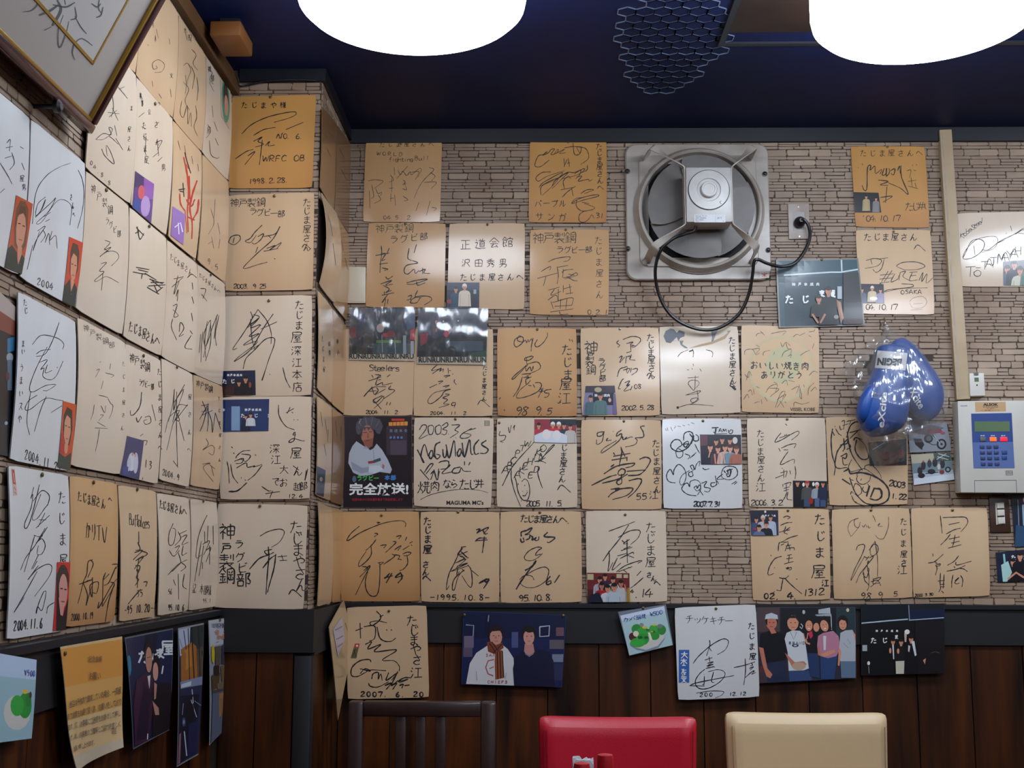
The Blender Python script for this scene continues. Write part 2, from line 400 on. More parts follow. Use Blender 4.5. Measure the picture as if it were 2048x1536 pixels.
    # ---- printed picture: flat coloured shapes, one thin layer over the next
    def picture(s, parent, items, name='printed_image', z=None, m='print', base=None, n0=.0003, clip=(0, 0, 1, 1)):
        V, Fc, C = [], [], []
        zz = s.z
        if z: s.z = z
        lay = 0
        def put(poly, col):
            nonlocal lay
            P = [s.ab(x, y) for x, y in poly]
            c = lin(col); curved = s.bv or s.bh or s.lift or any(s.curl); bent = s.lift or any(s.curl); g = 12 if bent else 6 if curved else 1; step = .00008 if bent else .00003
            P = clip_poly(P, *clip)
            if len(P) < 3: return
            a0, a1, b0, b1 = min(q[0] for q in P), max(q[0] for q in P), min(q[1] for q in P), max(q[1] for q in P)
            gx, gy = (clip[2]-clip[0])/g, (clip[3]-clip[1])/g
            for j in range(g):
                for i in range(g):
                    x0, y0 = clip[0]+gx*i, clip[1]+gy*j
                    if g > 1 and (x0 > a1 or x0+gx < a0 or y0 > b1 or y0+gy < b0): continue
                    W = clip_poly(P, x0, y0, x0+gx, y0+gy) if g > 1 else P
                    if len(W) < 3: continue
                    k = len(V)
                    for a, b in W: V.append(s.pt(a, b, s.top+n0+lay*step)); C.append(c)
                    Fc.append(tuple(range(k, k+len(W))))
            lay += 1
        if base:
            k = len(V); nx, ny = 12, 12; c = lin(base)
            for j in range(ny+1):
                for i in range(nx+1): V.append(s.pt(clip[0]+(clip[2]-clip[0])*i/nx, clip[1]+(clip[3]-clip[1])*j/ny, s.top+n0)); C.append(c)
            for j in range(ny):
                for i in range(nx): q = k+j*(nx+1)+i; Fc.append((q, q+nx+1, q+nx+2, q+1))
            lay = 3
        for it in items: draw(it, put)
        o = mesh_obj(name, V, Fc, MATS[m], parent, cols=C)
        s.z = zz
        return o
def clip_poly(P, x0, y0, x1, y1):
    for ax, lim, sg in ((0, x0, 1), (0, x1, -1), (1, y0, 1), (1, y1, -1)):
        out = []
        for i in range(len(P)):
            p, q = P[i-1], P[i]
            ip, iq = (p[ax]-lim)*sg >= 0, (q[ax]-lim)*sg >= 0
            if ip != iq:
                t = (lim-p[ax])/(q[ax]-p[ax]); out.append((p[0]+(q[0]-p[0])*t, p[1]+(q[1]-p[1])*t))
            if iq: out.append(q)
        P = out
        if not P: return P
    return P
def ell(cx, cy, rx, ry, a0=0, a1=360, n=14, rot=0):
    o = []; c, sn = math.cos(math.radians(rot)), math.sin(math.radians(rot))
    for k in range(n+1 if a1-a0 < 360 else n):
        a = math.radians(a0+(a1-a0)*k/n); x, y = rx*math.cos(a), ry*math.sin(a); o.append((cx+x*c-y*sn, cy+x*sn+y*c))
    return o
def line_poly(pts, wd):
    o, q = [], []
    for i, p in enumerate(pts):
        a, b = Vector(pts[max(i-1, 0)]), Vector(pts[min(i+1, len(pts)-1)]); d = (b-a); d = d.normalized() if d.length else Vector((1, 0))
        o.append((p[0]-d.y*wd/2, p[1]+d.x*wd/2)); q.append((p[0]+d.y*wd/2, p[1]-d.x*wd/2))
    return o+q[::-1]
def draw(it, put):
    """'R col x0 y0 x1 y1' rectangle, 'E col cx cy rx ry' ellipse, 'P col x y ...' polygon, 'L col w x y ...' line,
    'M skin hair shirt cx cy h bottom [squeeze]' a person, 'K col x y size char' a brush character"""
    k, *f = it.split()
    if k == 'R': x0, y0, x1, y1 = map(float, f[1:5]); put([(x0, y0), (x0, y1), (x1, y1), (x1, y0)], f[0])
    elif k == 'E': v = list(map(float, f[1:])); put(ell(*v[:4], rot=v[4] if len(v) > 4 else 0)[::-1], f[0])
    elif k == 'P': v = list(map(float, f[1:])); put(list(zip(v[::2], v[1::2])), f[0])
    elif k == 'L': v = list(map(float, f[2:])); put(line_poly(list(zip(v[::2], v[1::2])), float(f[1])), f[0])
    elif k == 'T':      # text in stroke glyphs: T col w size dx x y string
        wd, sz, dx, x, y = map(float, f[1:6])
        for ch in ' '.join(f[6:]):
            for st in GL.get(ch, []):
                put(line_poly([(x+a*sz/100, y+b*sz/100) for a, b in st], wd), f[0])
            x += dx
    elif k == 'M':
        skin, hair, shirt = f[:3]; v = list(map(float, f[3:])); cx, cy, h, bot = v[:4]; q = v[4] if len(v) > 4 else 1
        X = lambda d: cx+d*h*q
        put([(X(-.16), cy+.2*h), (X(-.2), cy+.75*h), (X(.2), cy+.75*h), (X(.16), cy+.2*h)], skin)
        put([(X(-.25), cy+.62*h), (X(-.8), cy+.8*h), (X(-1.0), cy+1.15*h), (X(-1.12), bot), (X(1.12), bot), (X(1.0), cy+1.15*h), (X(.8), cy+.8*h), (X(.25), cy+.62*h), (X(0), cy+.78*h)], shirt)
        d = tuple(int(shirt[i:i+2], 16) for i in (1, 3, 5)); dk = '#%02x%02x%02x' % tuple(int(x*.72) for x in d)
        put(line_poly([(X(-.72), cy+1.3*h), (X(-.76), (cy+1.3*h+bot)/2), (X(-.78), bot)], .07*h), dk); put(line_poly([(X(.72), cy+1.3*h), (X(.76), (cy+1.3*h+bot)/2), (X(.78), bot)], .07*h), dk)
        put(ell(cx, cy-.08*h, .43*h*q, .5*h)[::-1], hair)
        put(ell(cx, cy+.06*h, .35*h*q, .45*h)[::-1], skin)
        put(ell(cx, cy-.26*h, .37*h*q, .22*h)[::-1], hair)
        if h > 30:
            for sx in (-.15, .15):
                put(ell(X(sx), cy+.03*h, .055*h*q, .03*h, n=8)[::-1], '#20120e'); put(line_poly([(X(sx-.07), cy-.04*h), (X(sx+.07), cy-.045*h)], .03*h), hair)
            put([(X(-.03), cy+.05*h), (X(-.06), cy+.2*h), (X(.06), cy+.2*h), (X(.02), cy+.05*h)], '#%02x%02x%02x' % tuple(int(int(skin[i:i+2], 16)*.85) for i in (1, 3, 5)))
            put(ell(cx, cy+.31*h, .12*h*q, .028*h, n=8)[::-1], '#7c3a34')
BOARDS = []
def tack(sh, parent, x, y, m='tack_brass', r=.0042):
    a, b = sh.ab(x, y); p = sh.pt(a, b, sh.top-.0005); N = FACES[sh.face][2]
    M = Matrix.Translation(p) @ N.to_track_quat('Z', 'Y').to_matrix().to_4x4()
    bm = bmesh.new(); add_lathe(bm, [(r*.5, 0), (r*.5, .0015), (r, .002), (r*.95, .0035), (r*.5, .0046)], M, 10)
    return bm_obj('thumbtack', bm, MATS[m], parent, True)
GROUPS = {'B': 'autograph boards on the back wall', 'L': 'autograph boards on the left wall', 'P': 'autograph boards on the pillar front', 'S': 'boards on the pillar side'}
CR, TN, OR, WH = '#d3c0aa', '#ccac88', '#c69a68', '#cfcfcf'
def C(face, z, quad, col, label, ink='', txt=(), pin=None, pics=(), width=1.6, age=0, off=.004, bv=.0015, bh=0, lift=0, curl=(0, 0, 0, 0), pinmat='tack_brass', inkmat='ink', name='autograph_board', cat='autograph board'):
    sh = Sheet(face, z, quad, off, bv, bh, lift, curl)
    o = sh.board(name, col, age=age); tag(o, label, cat, GROUPS[face])
    sh.ink(o, ink, txt, width, m=inkmat)
    if pin: tack(sh, o, *pin, m=pinmat)
    for (pq, items, base) in pics: sub_photo(sh, o, pq, items, base)
    BOARDS.append(sh); return sh, o
def sub_photo(sh, parent, pq, items, base):
    q = [sh.ab(*p) for p in pairs(pq)]
    ps = Sheet.__new__(Sheet); ps.__dict__.update(sh.__dict__)
    ps.Q = [sh.uv(*t) for t in q]
    ps.h = lambda a, b: sh.h(*_lerp(q, a, b))+sh.top+.0003
    o = ps.board('photo', '#c9c6c6', thick=.0004, mat_='print', parent=parent, nx=5, ny=5, round_=False)
    ps.picture(o, items, base=base)
    return o
def _lerp(q, a, b):
    x = [q[0][i]*(1-a)*(1-b)+q[1][i]*a*(1-b)+q[2][i]*a*b+q[3][i]*(1-a)*b for i in (0, 1)]
    return (min(max(x[0], 0), 1), min(max(x[1], 0), 1))
def PH(face, z, quad, label, items, base, off=.004, bv=.001, bh=0, lift=0, pins=(), name='photograph', cat='photograph', border='#b9b9bb', group=None, inset=0, curl=(0, 0, 0, 0), thick=.0009, m='print', after=None):
    sh = Sheet(face, z, quad, off, bv, bh, lift, curl)
    o = sh.board(name, border, thick=thick, mat_='print', round_=False, edge=border); tag(o, label, cat, group)
    sh.picture(o, items, base=base, clip=(inset, inset, 1-inset, 1-inset), m=m)
    for p in pins: tack(sh, o, *p)
    BOARDS.append(sh); return sh, o

# ---------------------------------------------------------------- handwriting: stroke glyphs on a 100 x 100 field
GSRC = '''井 14 32 88 28,6 62 96 58,36 8 34 60 16 96,68 6 66 97
深 12 12 24 22,6 36 18 46,6 92 24 62,38 12 38 24,38 12 94 12 90 24,54 18 44 36,74 18 86 34,36 54 96 52,66 36 66 96,62 56 38 84,70 56 94 84
か 8 34 62 26 56 84 40 92,38 6 10 92,74 22 90 50
ス 18 16 80 14 54 56 10 94,54 52 92 92
店 50 2 50 14,12 16 92 14,14 16 14 60 4 96,56 26 56 52,58 38 84 37,36 56 36 92,36 56 80 55 80 90 36 92
越 26 4 26 40,8 20 44 18,6 38 46 36,26 40 26 86,28 62 44 60,12 60 4 88,4 86 40 94 96 90,52 26 94 24,52 26 50 76 66 70,72 6 84 70 94 60
た 8 26 62 20,38 4 30 50 8 96,55 48 92 45,52 84 62 95 94 90
じ 30 8 27 60 38 90 62 88 86 66,60 12 68 30,76 6 84 24
ま 15 22 85 18,18 44 80 40,50 3 52 78 36 93 18 82 34 68 60 76 88 94
屋 16 10 86 9 85 30 20 31,17 10 20 50 4 97,30 44 88 42,56 45 36 60 78 57,70 50 82 64,56 60 56 92,36 75 82 74,24 94 97 91
さ 14 28 86 20,44 3 76 56,72 60 42 55 16 76 42 94 76 88
ん 52 4 10 94 36 54 50 60 54 86 70 90 94 62
へ 4 62 36 28 97 78
江 14 12 24 22,6 36 18 46,8 92 26 62,42 18 92 16,66 18 64 86,34 90 98 86
や 6 46 60 24 90 36 80 56 60 58,55 4 64 20,28 14 52 97
お 10 26 62 22,38 4 38 80 22 92 14 78 50 52 84 62 72 94,74 14 92 30
い 14 16 16 66 30 84,74 22 88 58
し 34 6 32 66 44 94 82 72
き 16 22 80 16,18 42 84 36,40 3 74 62,74 70 42 62 24 80 44 96 76 92
り 26 10 24 54,68 6 72 54 48 97
が 6 34 62 26 56 84 40 92,38 6 10 92,72 26 88 52,74 8 80 20,88 4 94 16
と 34 8 42 44,82 30 28 66 36 92 88 88
う 36 6 62 16,20 42 62 30 78 52 42 97
あ 14 24 78 18,44 4 44 84,74 38 40 92 14 80 44 50 84 62 66 96
な 10 24 56 18,36 4 8 70,66 16 88 34,60 42 62 84 42 94 32 80 60 76 92 94
ら 36 6 62 16,32 30 26 64 60 50 82 68 40 97
す 8 22 92 18,56 3 56 60 36 64 38 44 58 50 54 76 34 97
る 24 14 74 12 20 62 60 46 84 70 60 95 44 84 62 78
で 8 20 88 14 46 50 56 90 78 92,70 38 76 50,84 34 90 46
こ 24 18 76 20,22 72 44 90 84 84
の 52 24 38 84 14 70 24 32 60 18 88 44 78 78 58 92
て 8 22 90 16 42 56 74 94
を 14 20 78 16,44 3 12 62 56 44 60 74,88 42 36 72 50 94 86 92
に 18 10 16 88,46 26 86 24,46 80 64 90 92 84
は 18 10 16 90,42 30 94 26,72 6 72 82 50 92 46 74 94 90
ラ 22 12 80 11,10 36 88 34 74 68 34 97
グ 38 5 10 50,36 22 80 20 64 68 24 97,82 3 90 13,92 0 99 9
ビ 26 10 26 80 46 90 86 86,82 30 28 48,76 6 84 18,88 3 95 14
ー 4 52 96 48
チ 76 6 24 20,6 42 96 38,52 16 52 60 28 97
ッ 18 40 26 58,44 34 52 54,86 34 74 70 44 94
キ 16 34 78 24,12 62 90 52,40 4 60 97
ケ 36 4 10 52,32 32 94 30,68 32 62 66 34 97
パ 34 24 8 88,58 24 92 86,80 2 92 8 86 18 78 10
プ 14 20 84 18 68 66 34 96,88 2 98 8 92 16 86 8
ル 34 12 30 60 6 94,62 8 62 90 94 58
サ 6 34 94 30,32 8 32 64,68 6 68 62 36 97
ン 16 16 40 32,10 92 60 66 92 24
ガ 10 34 78 28 70 84 54 94,44 6 14 96,80 6 88 18,90 2 97 14
カ 10 34 84 30 76 86 60 92,46 6 14 96
神 20 3 30 14,4 26 42 24 8 62,25 44 25 97,28 52 42 62,50 22 51 72,50 22 93 21 92 72,51 47 92 46,51 72 92 71,71 3 71 97
戸 15 8 88 7,25 28 86 27 85 52 25 53,25 28 24 60 6 97
製 10 12 60 11,4 26 66 24,35 2 35 48,12 38 58 36,76 8 76 34,93 3 92 46,50 48 52 57,4 62 96 60,48 62 6 90,30 76 32 96 46 88,50 62 94 97,86 66 62 78
鋼 25 3 3 35,25 5 46 30,12 38 40 38,8 55 46 54,26 38 26 88,12 66 16 80,40 64 35 80,4 93 48 88,55 10 54 97,55 10 95 9 95 94 85 92,64 22 70 34,87 20 78 34,60 43 90 42,75 42 75 72,63 55 63 72 88 72 88 55
部 8 18 50 16,30 3 30 18,16 25 22 42,44 22 36 42,4 46 54 44,12 58 12 92,12 58 46 58 46 92,12 90 46 90,65 8 65 97,65 10 90 10 78 38 92 56 88 76 70 70
正 10 14 90 12,50 14 50 90,54 50 84 48,24 44 24 90,4 92 97 89
道 46 6 54 18,76 4 66 18,36 24 96 22,48 34 48 78,48 34 86 34 86 78,48 48 86 48,48 62 86 62,48 78 86 78,12 12 22 24,4 42 26 40 12 80,4 84 40 94 98 90
会 50 3 6 46,50 5 96 44,30 42 70 41,14 60 88 58,48 60 26 90 76 84,68 72 84 94
館 26 3 4 34,26 5 46 28,14 34 38 33 38 58 14 58,14 34 14 92 40 82,30 70 46 92,52 22 52 36,52 20 96 20 92 34,74 4 74 20,60 42 60 94,60 42 88 42 88 60 60 60,60 72 90 72 90 92 60 92
沢 12 12 24 22,6 36 18 46,6 92 24 62,40 14 86 12 84 44 40 46,40 14 38 60 24 94,60 46 96 94
田 12 16 12 88,12 16 88 14 88 88,50 16 50 84,12 50 88 50,12 86 88 86
秀 70 4 24 12,6 24 94 22,50 10 50 46,48 24 8 46,52 24 94 44,18 54 72 52 62 66 86 66 78 94 62 92,40 54 34 76 10 96
男 22 6 22 48,22 6 78 6 78 48,50 6 50 48,22 27 78 27,22 48 78 48,8 64 86 62 80 92 64 94,48 52 40 76 10 97
焼 26 4 26 52 4 94,10 30 16 44,44 22 34 42,28 60 44 84,50 14 94 12,56 26 90 24,62 4 62 34,80 4 80 34,44 42 96 40,62 44 58 70 36 94,76 44 76 86 96 90 96 74
肉 16 24 16 96,16 24 84 22 84 92 72 94,52 3 28 52,50 26 74 48,52 50 28 78,50 56 74 78
夕 44 4 10 56,42 22 86 20 64 66 18 97,44 42 64 58
大 6 36 94 32,50 4 44 52 6 96,52 46 95 94
木 6 30 94 28,50 4 50 97,48 32 6 82,52 32 96 80
文 50 3 50 20,4 26 96 24,74 28 46 70 6 96,28 34 62 76 96 95
阪 8 8 8 97,8 10 34 10 22 34 36 56 28 70 12 66,46 14 94 10,48 14 46 60 30 94,54 40 88 38 66 76 40 96,58 44 96 96
御 24 4 4 34,26 30 6 58,18 50 18 97,44 8 36 30,36 24 64 22,30 44 68 42,50 24 50 80,36 58 36 86,34 90 68 78,74 16 74 96,74 16 96 16 94 74 84 70
様 4 26 40 24,22 4 22 97,22 32 4 66,24 36 40 50,52 4 60 16,86 2 76 16,46 22 96 20,50 36 92 34,42 50 97 48,70 22 70 92 58 90,60 60 44 88,88 56 76 68,72 66 96 92
客 50 2 50 14,8 16 8 30,8 16 92 16 88 28,42 24 14 52,40 32 72 30 10 72,34 40 92 68,30 70 30 96,30 70 74 70 74 96,30 94 74 94
願 6 8 52 8,8 8 6 60 2 94,18 22 18 50,18 22 46 22 46 50,18 36 46 36,18 50 46 50,32 50 32 90,56 8 98 8,62 22 62 70,62 22 92 22 92 70,62 38 92 38,62 54 92 54,62 70 92 70,68 74 56 96,84 74 97 94
完 50 2 50 14,8 16 6 32,8 16 92 16 88 30,26 38 76 36,8 56 92 54,38 56 30 80 6 96,62 56 62 86 78 94 96 90 96 76
全 50 2 4 46,50 4 97 44,26 46 76 45,20 66 80 65,50 46 50 92,6 93 95 92
放 28 2 28 20,4 24 50 22,22 26 20 62 4 96,20 46 44 44 40 92 28 92,66 4 52 44,60 28 96 26,84 28 74 66 48 96,60 42 76 74 97 96
送 44 6 52 20,82 4 72 20,40 28 92 26,34 46 98 44,66 28 62 56 38 80,68 48 92 78,10 10 20 24,4 42 24 40 12 80,4 84 40 94 98 90
記 10 10 40 8,4 26 46 24,10 40 40 39,10 54 40 53,10 68 10 94,10 68 40 68 40 92 10 92,56 14 90 13 90 44 58 46,58 46 56 86 72 92 96 88 97 72
予 20 10 80 8 54 32,28 24 66 48,6 46 94 44 80 66,50 46 50 92 34 90
約 26 4 10 28 30 32 8 58 40 54,24 56 24 97,10 70 6 86,38 66 42 82,60 6 46 44,58 24 94 22 88 84 72 90,62 44 72 62
本 6 28 94 26,50 4 50 97,48 30 6 78,52 30 95 76,30 76 70 75
上 48 6 48 90,50 44 86 42,4 92 97 89
申 50 3 50 97,12 22 12 72,12 22 88 21 88 72,12 46 88 46,12 72 88 72
鍋 25 3 3 35,25 5 46 30,12 38 40 38,8 55 46 54,26 38 26 88,4 93 48 88,60 8 60 40,60 8 90 8 90 40,54 44 54 97,54 44 96 44 96 92,66 62 66 84,66 62 86 62 86 84
1 56 6 44 94
2 18 28 36 8 70 10 76 32 14 92 90 86
3 20 14 60 6 74 26 42 44 76 56 68 84 20 94
4 62 4 10 64 92 60,66 30 54 97
5 82 6 34 10 26 44 62 38 76 66 56 90 14 90
6 64 4 26 44 22 84 54 94 72 70 50 52 26 66
7 14 18 18 10 80 8 64 46 44 96
8 72 18 44 6 26 24 68 66 56 94 26 88 32 62 78 14
9 70 30 44 8 20 30 40 50 70 34 66 62 46 97
0 52 6 22 30 24 76 50 94 76 70 74 26 50 6
. 24 86 32 96
- 14 52 86 50
' 44 4 36 24
! 56 4 46 66,42 86 46 94
\" 30 4 22 24,60 4 52 24
# 36 6 20 92,66 4 50 92,8 38 86 34,4 66 82 62
/ 84 6 16 96
A 6 96 46 4 90 96,22 62 76 60
B 20 6 16 94,20 8 62 12 56 44 20 48 70 54 66 88 16 94
C 84 18 50 6 16 44 34 90 86 80
D 20 8 16 94,20 8 74 16 86 56 56 92 16 94
E 80 8 22 10 18 92 82 88,20 48 68 46
F 80 8 24 10 16 94,22 48 66 46
G 82 18 46 6 14 46 30 90 72 88 80 58 50 58
H 22 6 16 94,80 4 76 94,20 50 78 46
I 50 6 46 94
J 14 10 88 8,56 10 52 78 30 94 12 80
K 22 6 16 94,84 6 22 50 88 94
L 22 6 18 92 82 88
M 10 94 22 8 48 66 78 6 90 94
N 14 94 20 8 76 92 84 6
O 50 6 14 40 28 90 70 90 88 46 52 6
P 20 94 24 8 72 12 70 44 22 52
R 18 94 22 8 72 12 68 44 22 50 86 94
S 80 16 44 6 22 28 70 56 66 86 16 92
T 8 12 92 8,52 10 46 94
U 16 8 20 76 50 94 80 74 84 6
V 10 6 46 94 90 4
W 4 8 24 92 50 32 72 92 96 6
Y 10 6 48 48,90 4 50 46 46 96
Z 14 10 86 8 12 92 90 88
a 76 44 40 38 20 66 36 92 74 70,78 42 74 78 92 92
b 24 4 20 90,22 62 56 44 76 66 52 94 20 86
c 76 48 44 42 20 70 44 94 82 84
d 76 44 36 46 20 74 42 92 74 72,84 4 76 92
e 22 70 78 60 56 40 24 60 32 92 82 84
f 76 10 48 14 40 97,20 44 72 40
g 76 44 38 42 22 64 44 78 74 60,78 42 72 92 40 99 22 90
h 24 4 20 94,22 62 56 44 72 62 70 94
i 48 44 44 92,52 20 54 24
k 24 4 20 94,72 42 24 68 80 94
l 50 4 46 92
m 12 94 16 46,16 56 38 44 46 62 44 92,46 60 70 44 80 62 78 94
n 20 94 24 46,24 58 56 42 74 62 72 94
o 50 42 20 64 36 92 70 88 78 58 50 42
p 22 44 16 99,22 54 60 42 74 64 50 86 20 82
r 26 94 30 46,30 58 54 42 76 48
s 74 48 42 42 30 58 70 72 64 92 22 92
t 44 14 42 78 60 94 80 84,16 42 76 40
u 22 44 24 82 50 92 74 70,76 42 74 78 90 92
w 8 44 26 92 50 54 70 92 92 42
x 20 44 80 94,78 42 18 96
y 22 44 46 74,80 42 50 82 26 99
z 22 46 76 44 18 92 82 90
& 84 92 26 26 46 6 62 24 18 66 30 94 80 58
¥ 12 6 50 44 88 4,50 44 50 96,20 52 82 52,20 70 82 70'''
GL = {}
for ln in GSRC.split('\n'):
    ln = ln.replace('\\"', '"')
    GL[ln[0]] = [pairs(t) for t in ln[2:].split(',')]

# ---------------------------------------------------------------- boards on the back wall
SK, SK2, HB, NV = '#c98a6c', '#b8705a', '#1a1214', '#141a33'
TJ = 'たじま屋さんへ'
# upper rows
C('B', 'Y1', '172 85 787 82 770 748 147 748', OR, 'faded tan board with thin pencil-like writing, highest left on the back wall',
  '400 310 405 370; 430 330 450 370 470 340 500 375 530 345 540 370 600 320 620 330 590 390; 370 370 395 410 360 430; 380 400 380 510; 360 480 395 475; 370 560 400 555; 375 520 372 585; 405 530 410 620; 470 410 490 430 470 450 500 440; 465 480 500 490 480 430; 510 300 420 400; 680 310 720 330 650 400 600 470 560 560; 690 350 730 380 700 420; 640 430 740 430 700 480; 600 590 575 660; 690 580 660 695; 700 630 740 640 720 660; 190 420 240 410 310 420 280 450 240 480; 220 450 235 540 215 560; 250 480 270 520 300 510 290 540; 200 500 205 640; 270 530 290 570 240 600; 540 350 600 345 570 410; 470 540 510 570 480 580',
  [('たじま屋さんへ', 280, 100, 44, 66, 0), ('WORLD', 258, 178, 34, 44, 2), ('fighting', 352, 225, 40, 24, 0), ('Bull', 562, 215, 40, 30, 0), ('04 5. 2', 308, 694, 36, 32, 0)], pin=(457, 118), width=1.1, age=.25, bv=.003)
C('B', 'Y2', '120 90 742 95 740 755 110 752', '#c8924e', 'ochre board with looping signatures numbered 14 and 31 left of the exhaust fan',
  '275 250 210 300 165 300 165 265 190 215 230 205 260 180 225 210 270 190 290 165 320 160 290 205 340 190 350 160 320 200 400 160 360 195 410 190; 400 150 470 140 560 150 590 190 590 240 530 285; 468 110 480 200 520 200 535 150 500 145 520 190; 395 235 400 300; 420 245 395 305; 420 275 445 270; 430 235 440 305; 290 345 220 350 170 390 190 420 260 380 400 335; 195 470 230 430 380 350 340 400 200 460; 210 530 210 470 260 430 350 395 300 460 220 535; 300 460 320 420 390 370 430 350 380 400 330 450 300 480; 340 400 420 350 480 350 550 320 560 330 500 370 380 400; 480 360 530 330 520 370 490 400; 400 480 390 420 430 380 450 400; 585 290 580 330 540 350; 500 385 540 380 510 420 590 405 600 420 625 405; 370 490 470 470; 380 550 430 500 490 460; 455 470 470 540; 530 520 580 490 635 490 560 520; 455 600 520 560 640 530 675 540 560 570 460 600 490 560 560 550; 500 570 495 620 540 660 620 650 640 630 560 600; 540 590 600 600; 560 660 520 690 520 740 560 750 600 720 620 690 640 720',
  [('パープル', 160, 570, 58, 64, 0), ('サンガ', 165, 672, 66, 92, 4), ('31', 645, 672, 46, 36, 2), (TJ, 652, 110, 54, 2, 56)], pin=(430, 105), width=1.5, age=.5, bv=.001, curl=(.004, 0, 0, 0))
C('B', 'Y1', '190 755 818 760 805 1440 167 1435', OR, 'glossy tan board signed in large brush kanji, beside the small white plate',
  'w2/295 940 300 1000 290 1070; 250 1020 360 1000; 360 960 340 1010; 290 1010 330 1005 300 1060 330 1050; 280 1090 350 1080; 290 1070 285 1160; 300 1120 350 1130 320 1140; 520 960 510 1040 540 1060; 580 930 560 1000; 545 1060 590 1080 500 1100 480 1150 510 1170 560 1130 570 1165 600 1140; 630 1120 630 1170; 600 1150 650 1130 640 1160 690 1165; 330 1190 350 1210 390 1185; 290 1250 380 1220 330 1260 390 1250; 310 1260 360 1290 330 1320 380 1300; 320 1310 320 1340; 300 1340 400 1320; 350 1330 300 1400 330 1370 320 1430; 350 1370 345 1410; 500 1240 580 1220 670 1210 560 1250 500 1250; 580 1230 590 1260 650 1240; 510 1350 540 1340 530 1370 500 1380; 590 1300 570 1350 620 1360; 530 1380 590 1350 680 1350 700 1380 640 1420; 540 1380 530 1400 580 1400 610 1360',
  [('神戸製鋼', 245, 768, 74, 78, -4, 1.2), ('ラグビ部', 365, 858, 66, 80, -8, 1.5)], pin=(490, 765), width=1.6, age=.3, bv=.002)
C('B', 'Y1', '843 760 1455 757 1450 1455 828 1445', TN, 'tan board with three lines of kanji and a two-man photo at its lower left', '',
  [('正道会館', 935, 890, 88, 112, -8, 1.6), ('沢田秀男', 945, 1045, 70, 98, 0, 1.5), ('たじま屋さんへ', 930, 1165, 58, 76, 0, 1.7)], pin=(1153, 770), age=.15, bv=.002,
  pics=[('825 1238 1088 1238 1085 1447 822 1445', ['R #2a3550 825 1238 1088 1300', f'M {SK} {HB} #27405a 898 1292 42 1445', f'M {SK} #d8d0c0 #d3c3ae 968 1272 46 1430', 'E #8c2a30 843 1390 20 18', 'R #93a0ac 1040 1295 1062 1330'], '#182030')])
C('B', 'Y2', '122 808 760 810 757 1503 117 1495', OR, 'tan board with large angular kanji and script on two sides, below the looping signatures',
  '270 1070 330 1045 440 1030 430 1060 390 1070; 210 1150 260 1120 290 1110 280 1140; 180 1205 350 1160; 250 1190 230 1265; 340 1110 350 1180 340 1250; 345 1115 430 1100; 380 1160 400 1140 470 1130; 390 1130 385 1200; 390 1200 440 1190 490 1160 500 1180 400 1210; 430 1170 480 1180; 420 1190 470 1220 505 1225; 270 1300 360 1275; 320 1290 290 1340 370 1310; 265 1380 330 1340 350 1390; 350 1290 350 1390; 390 1260 390 1320; 390 1290 460 1270; 440 1250 450 1330; 410 1330 470 1320; 290 1390 310 1450; 300 1400 460 1360 460 1420; 370 1370 365 1450; 420 1370 410 1450; 320 1430 460 1420; 285 1475 470 1450; 360 1470 370 1495 430 1490',
  [('神戸製鋼', 138, 830, 92, 88, 0, 1.5), ('ラグビー部', 335, 945, 58, 58, 0, 1.5), ('たじま屋さん', 645, 865, 64, 1, 88, 1.2), ('0.2.1', 580, 1455, 44, 34, 0)], pin=(410, 812), width=1.5, age=.25, bv=.002)
C('B', 'Y4', '150 165 705 165 742 775 187 768', '#c8924e', 'ochre stained board with jagged capital letters and a small photo, topmost left of the conduit',
  'w1.9/235 460 250 495 270 480 275 330 300 310 295 345 330 315 335 370 380 340 370 375; 400 330 385 380 410 375 415 330; 420 330 415 390 440 360 435 330; 445 350 480 335 470 380 450 370; 500 350 515 315 520 370; 525 310 530 400 580 525 520 480 430 440; 355 420 430 430 370 455 430 460; 420 470 410 590; 370 550 460 540 390 585; /w1.2/205 325 210 330; 235 295 240 310; 610 305 615 312; 640 300 645 310; 570 350 600 345 590 400; 620 345 640 350; 575 430 640 420; 580 465 655 485; 600 400 610 470; 630 440 640 480',
  [('たじま屋さんへ', 220, 190, 52, 70, 0, 1.2), ('たじ#い', 552, 582, 66, 48, 0, 1.5), ("'04.10.17", 225, 680, 50, 32, 0, 1.7)], pin=(425, 170), age=.55, bv=.003,
  pics=[('170 510 357 515 378 662 182 662', ['R #1c1a20 170 510 378 662', f'M {SK} {HB} #b09a6e 265 545 26 650', f'M {SK} {HB} #7f7a78 338 560 24 660'], '#15131a')])
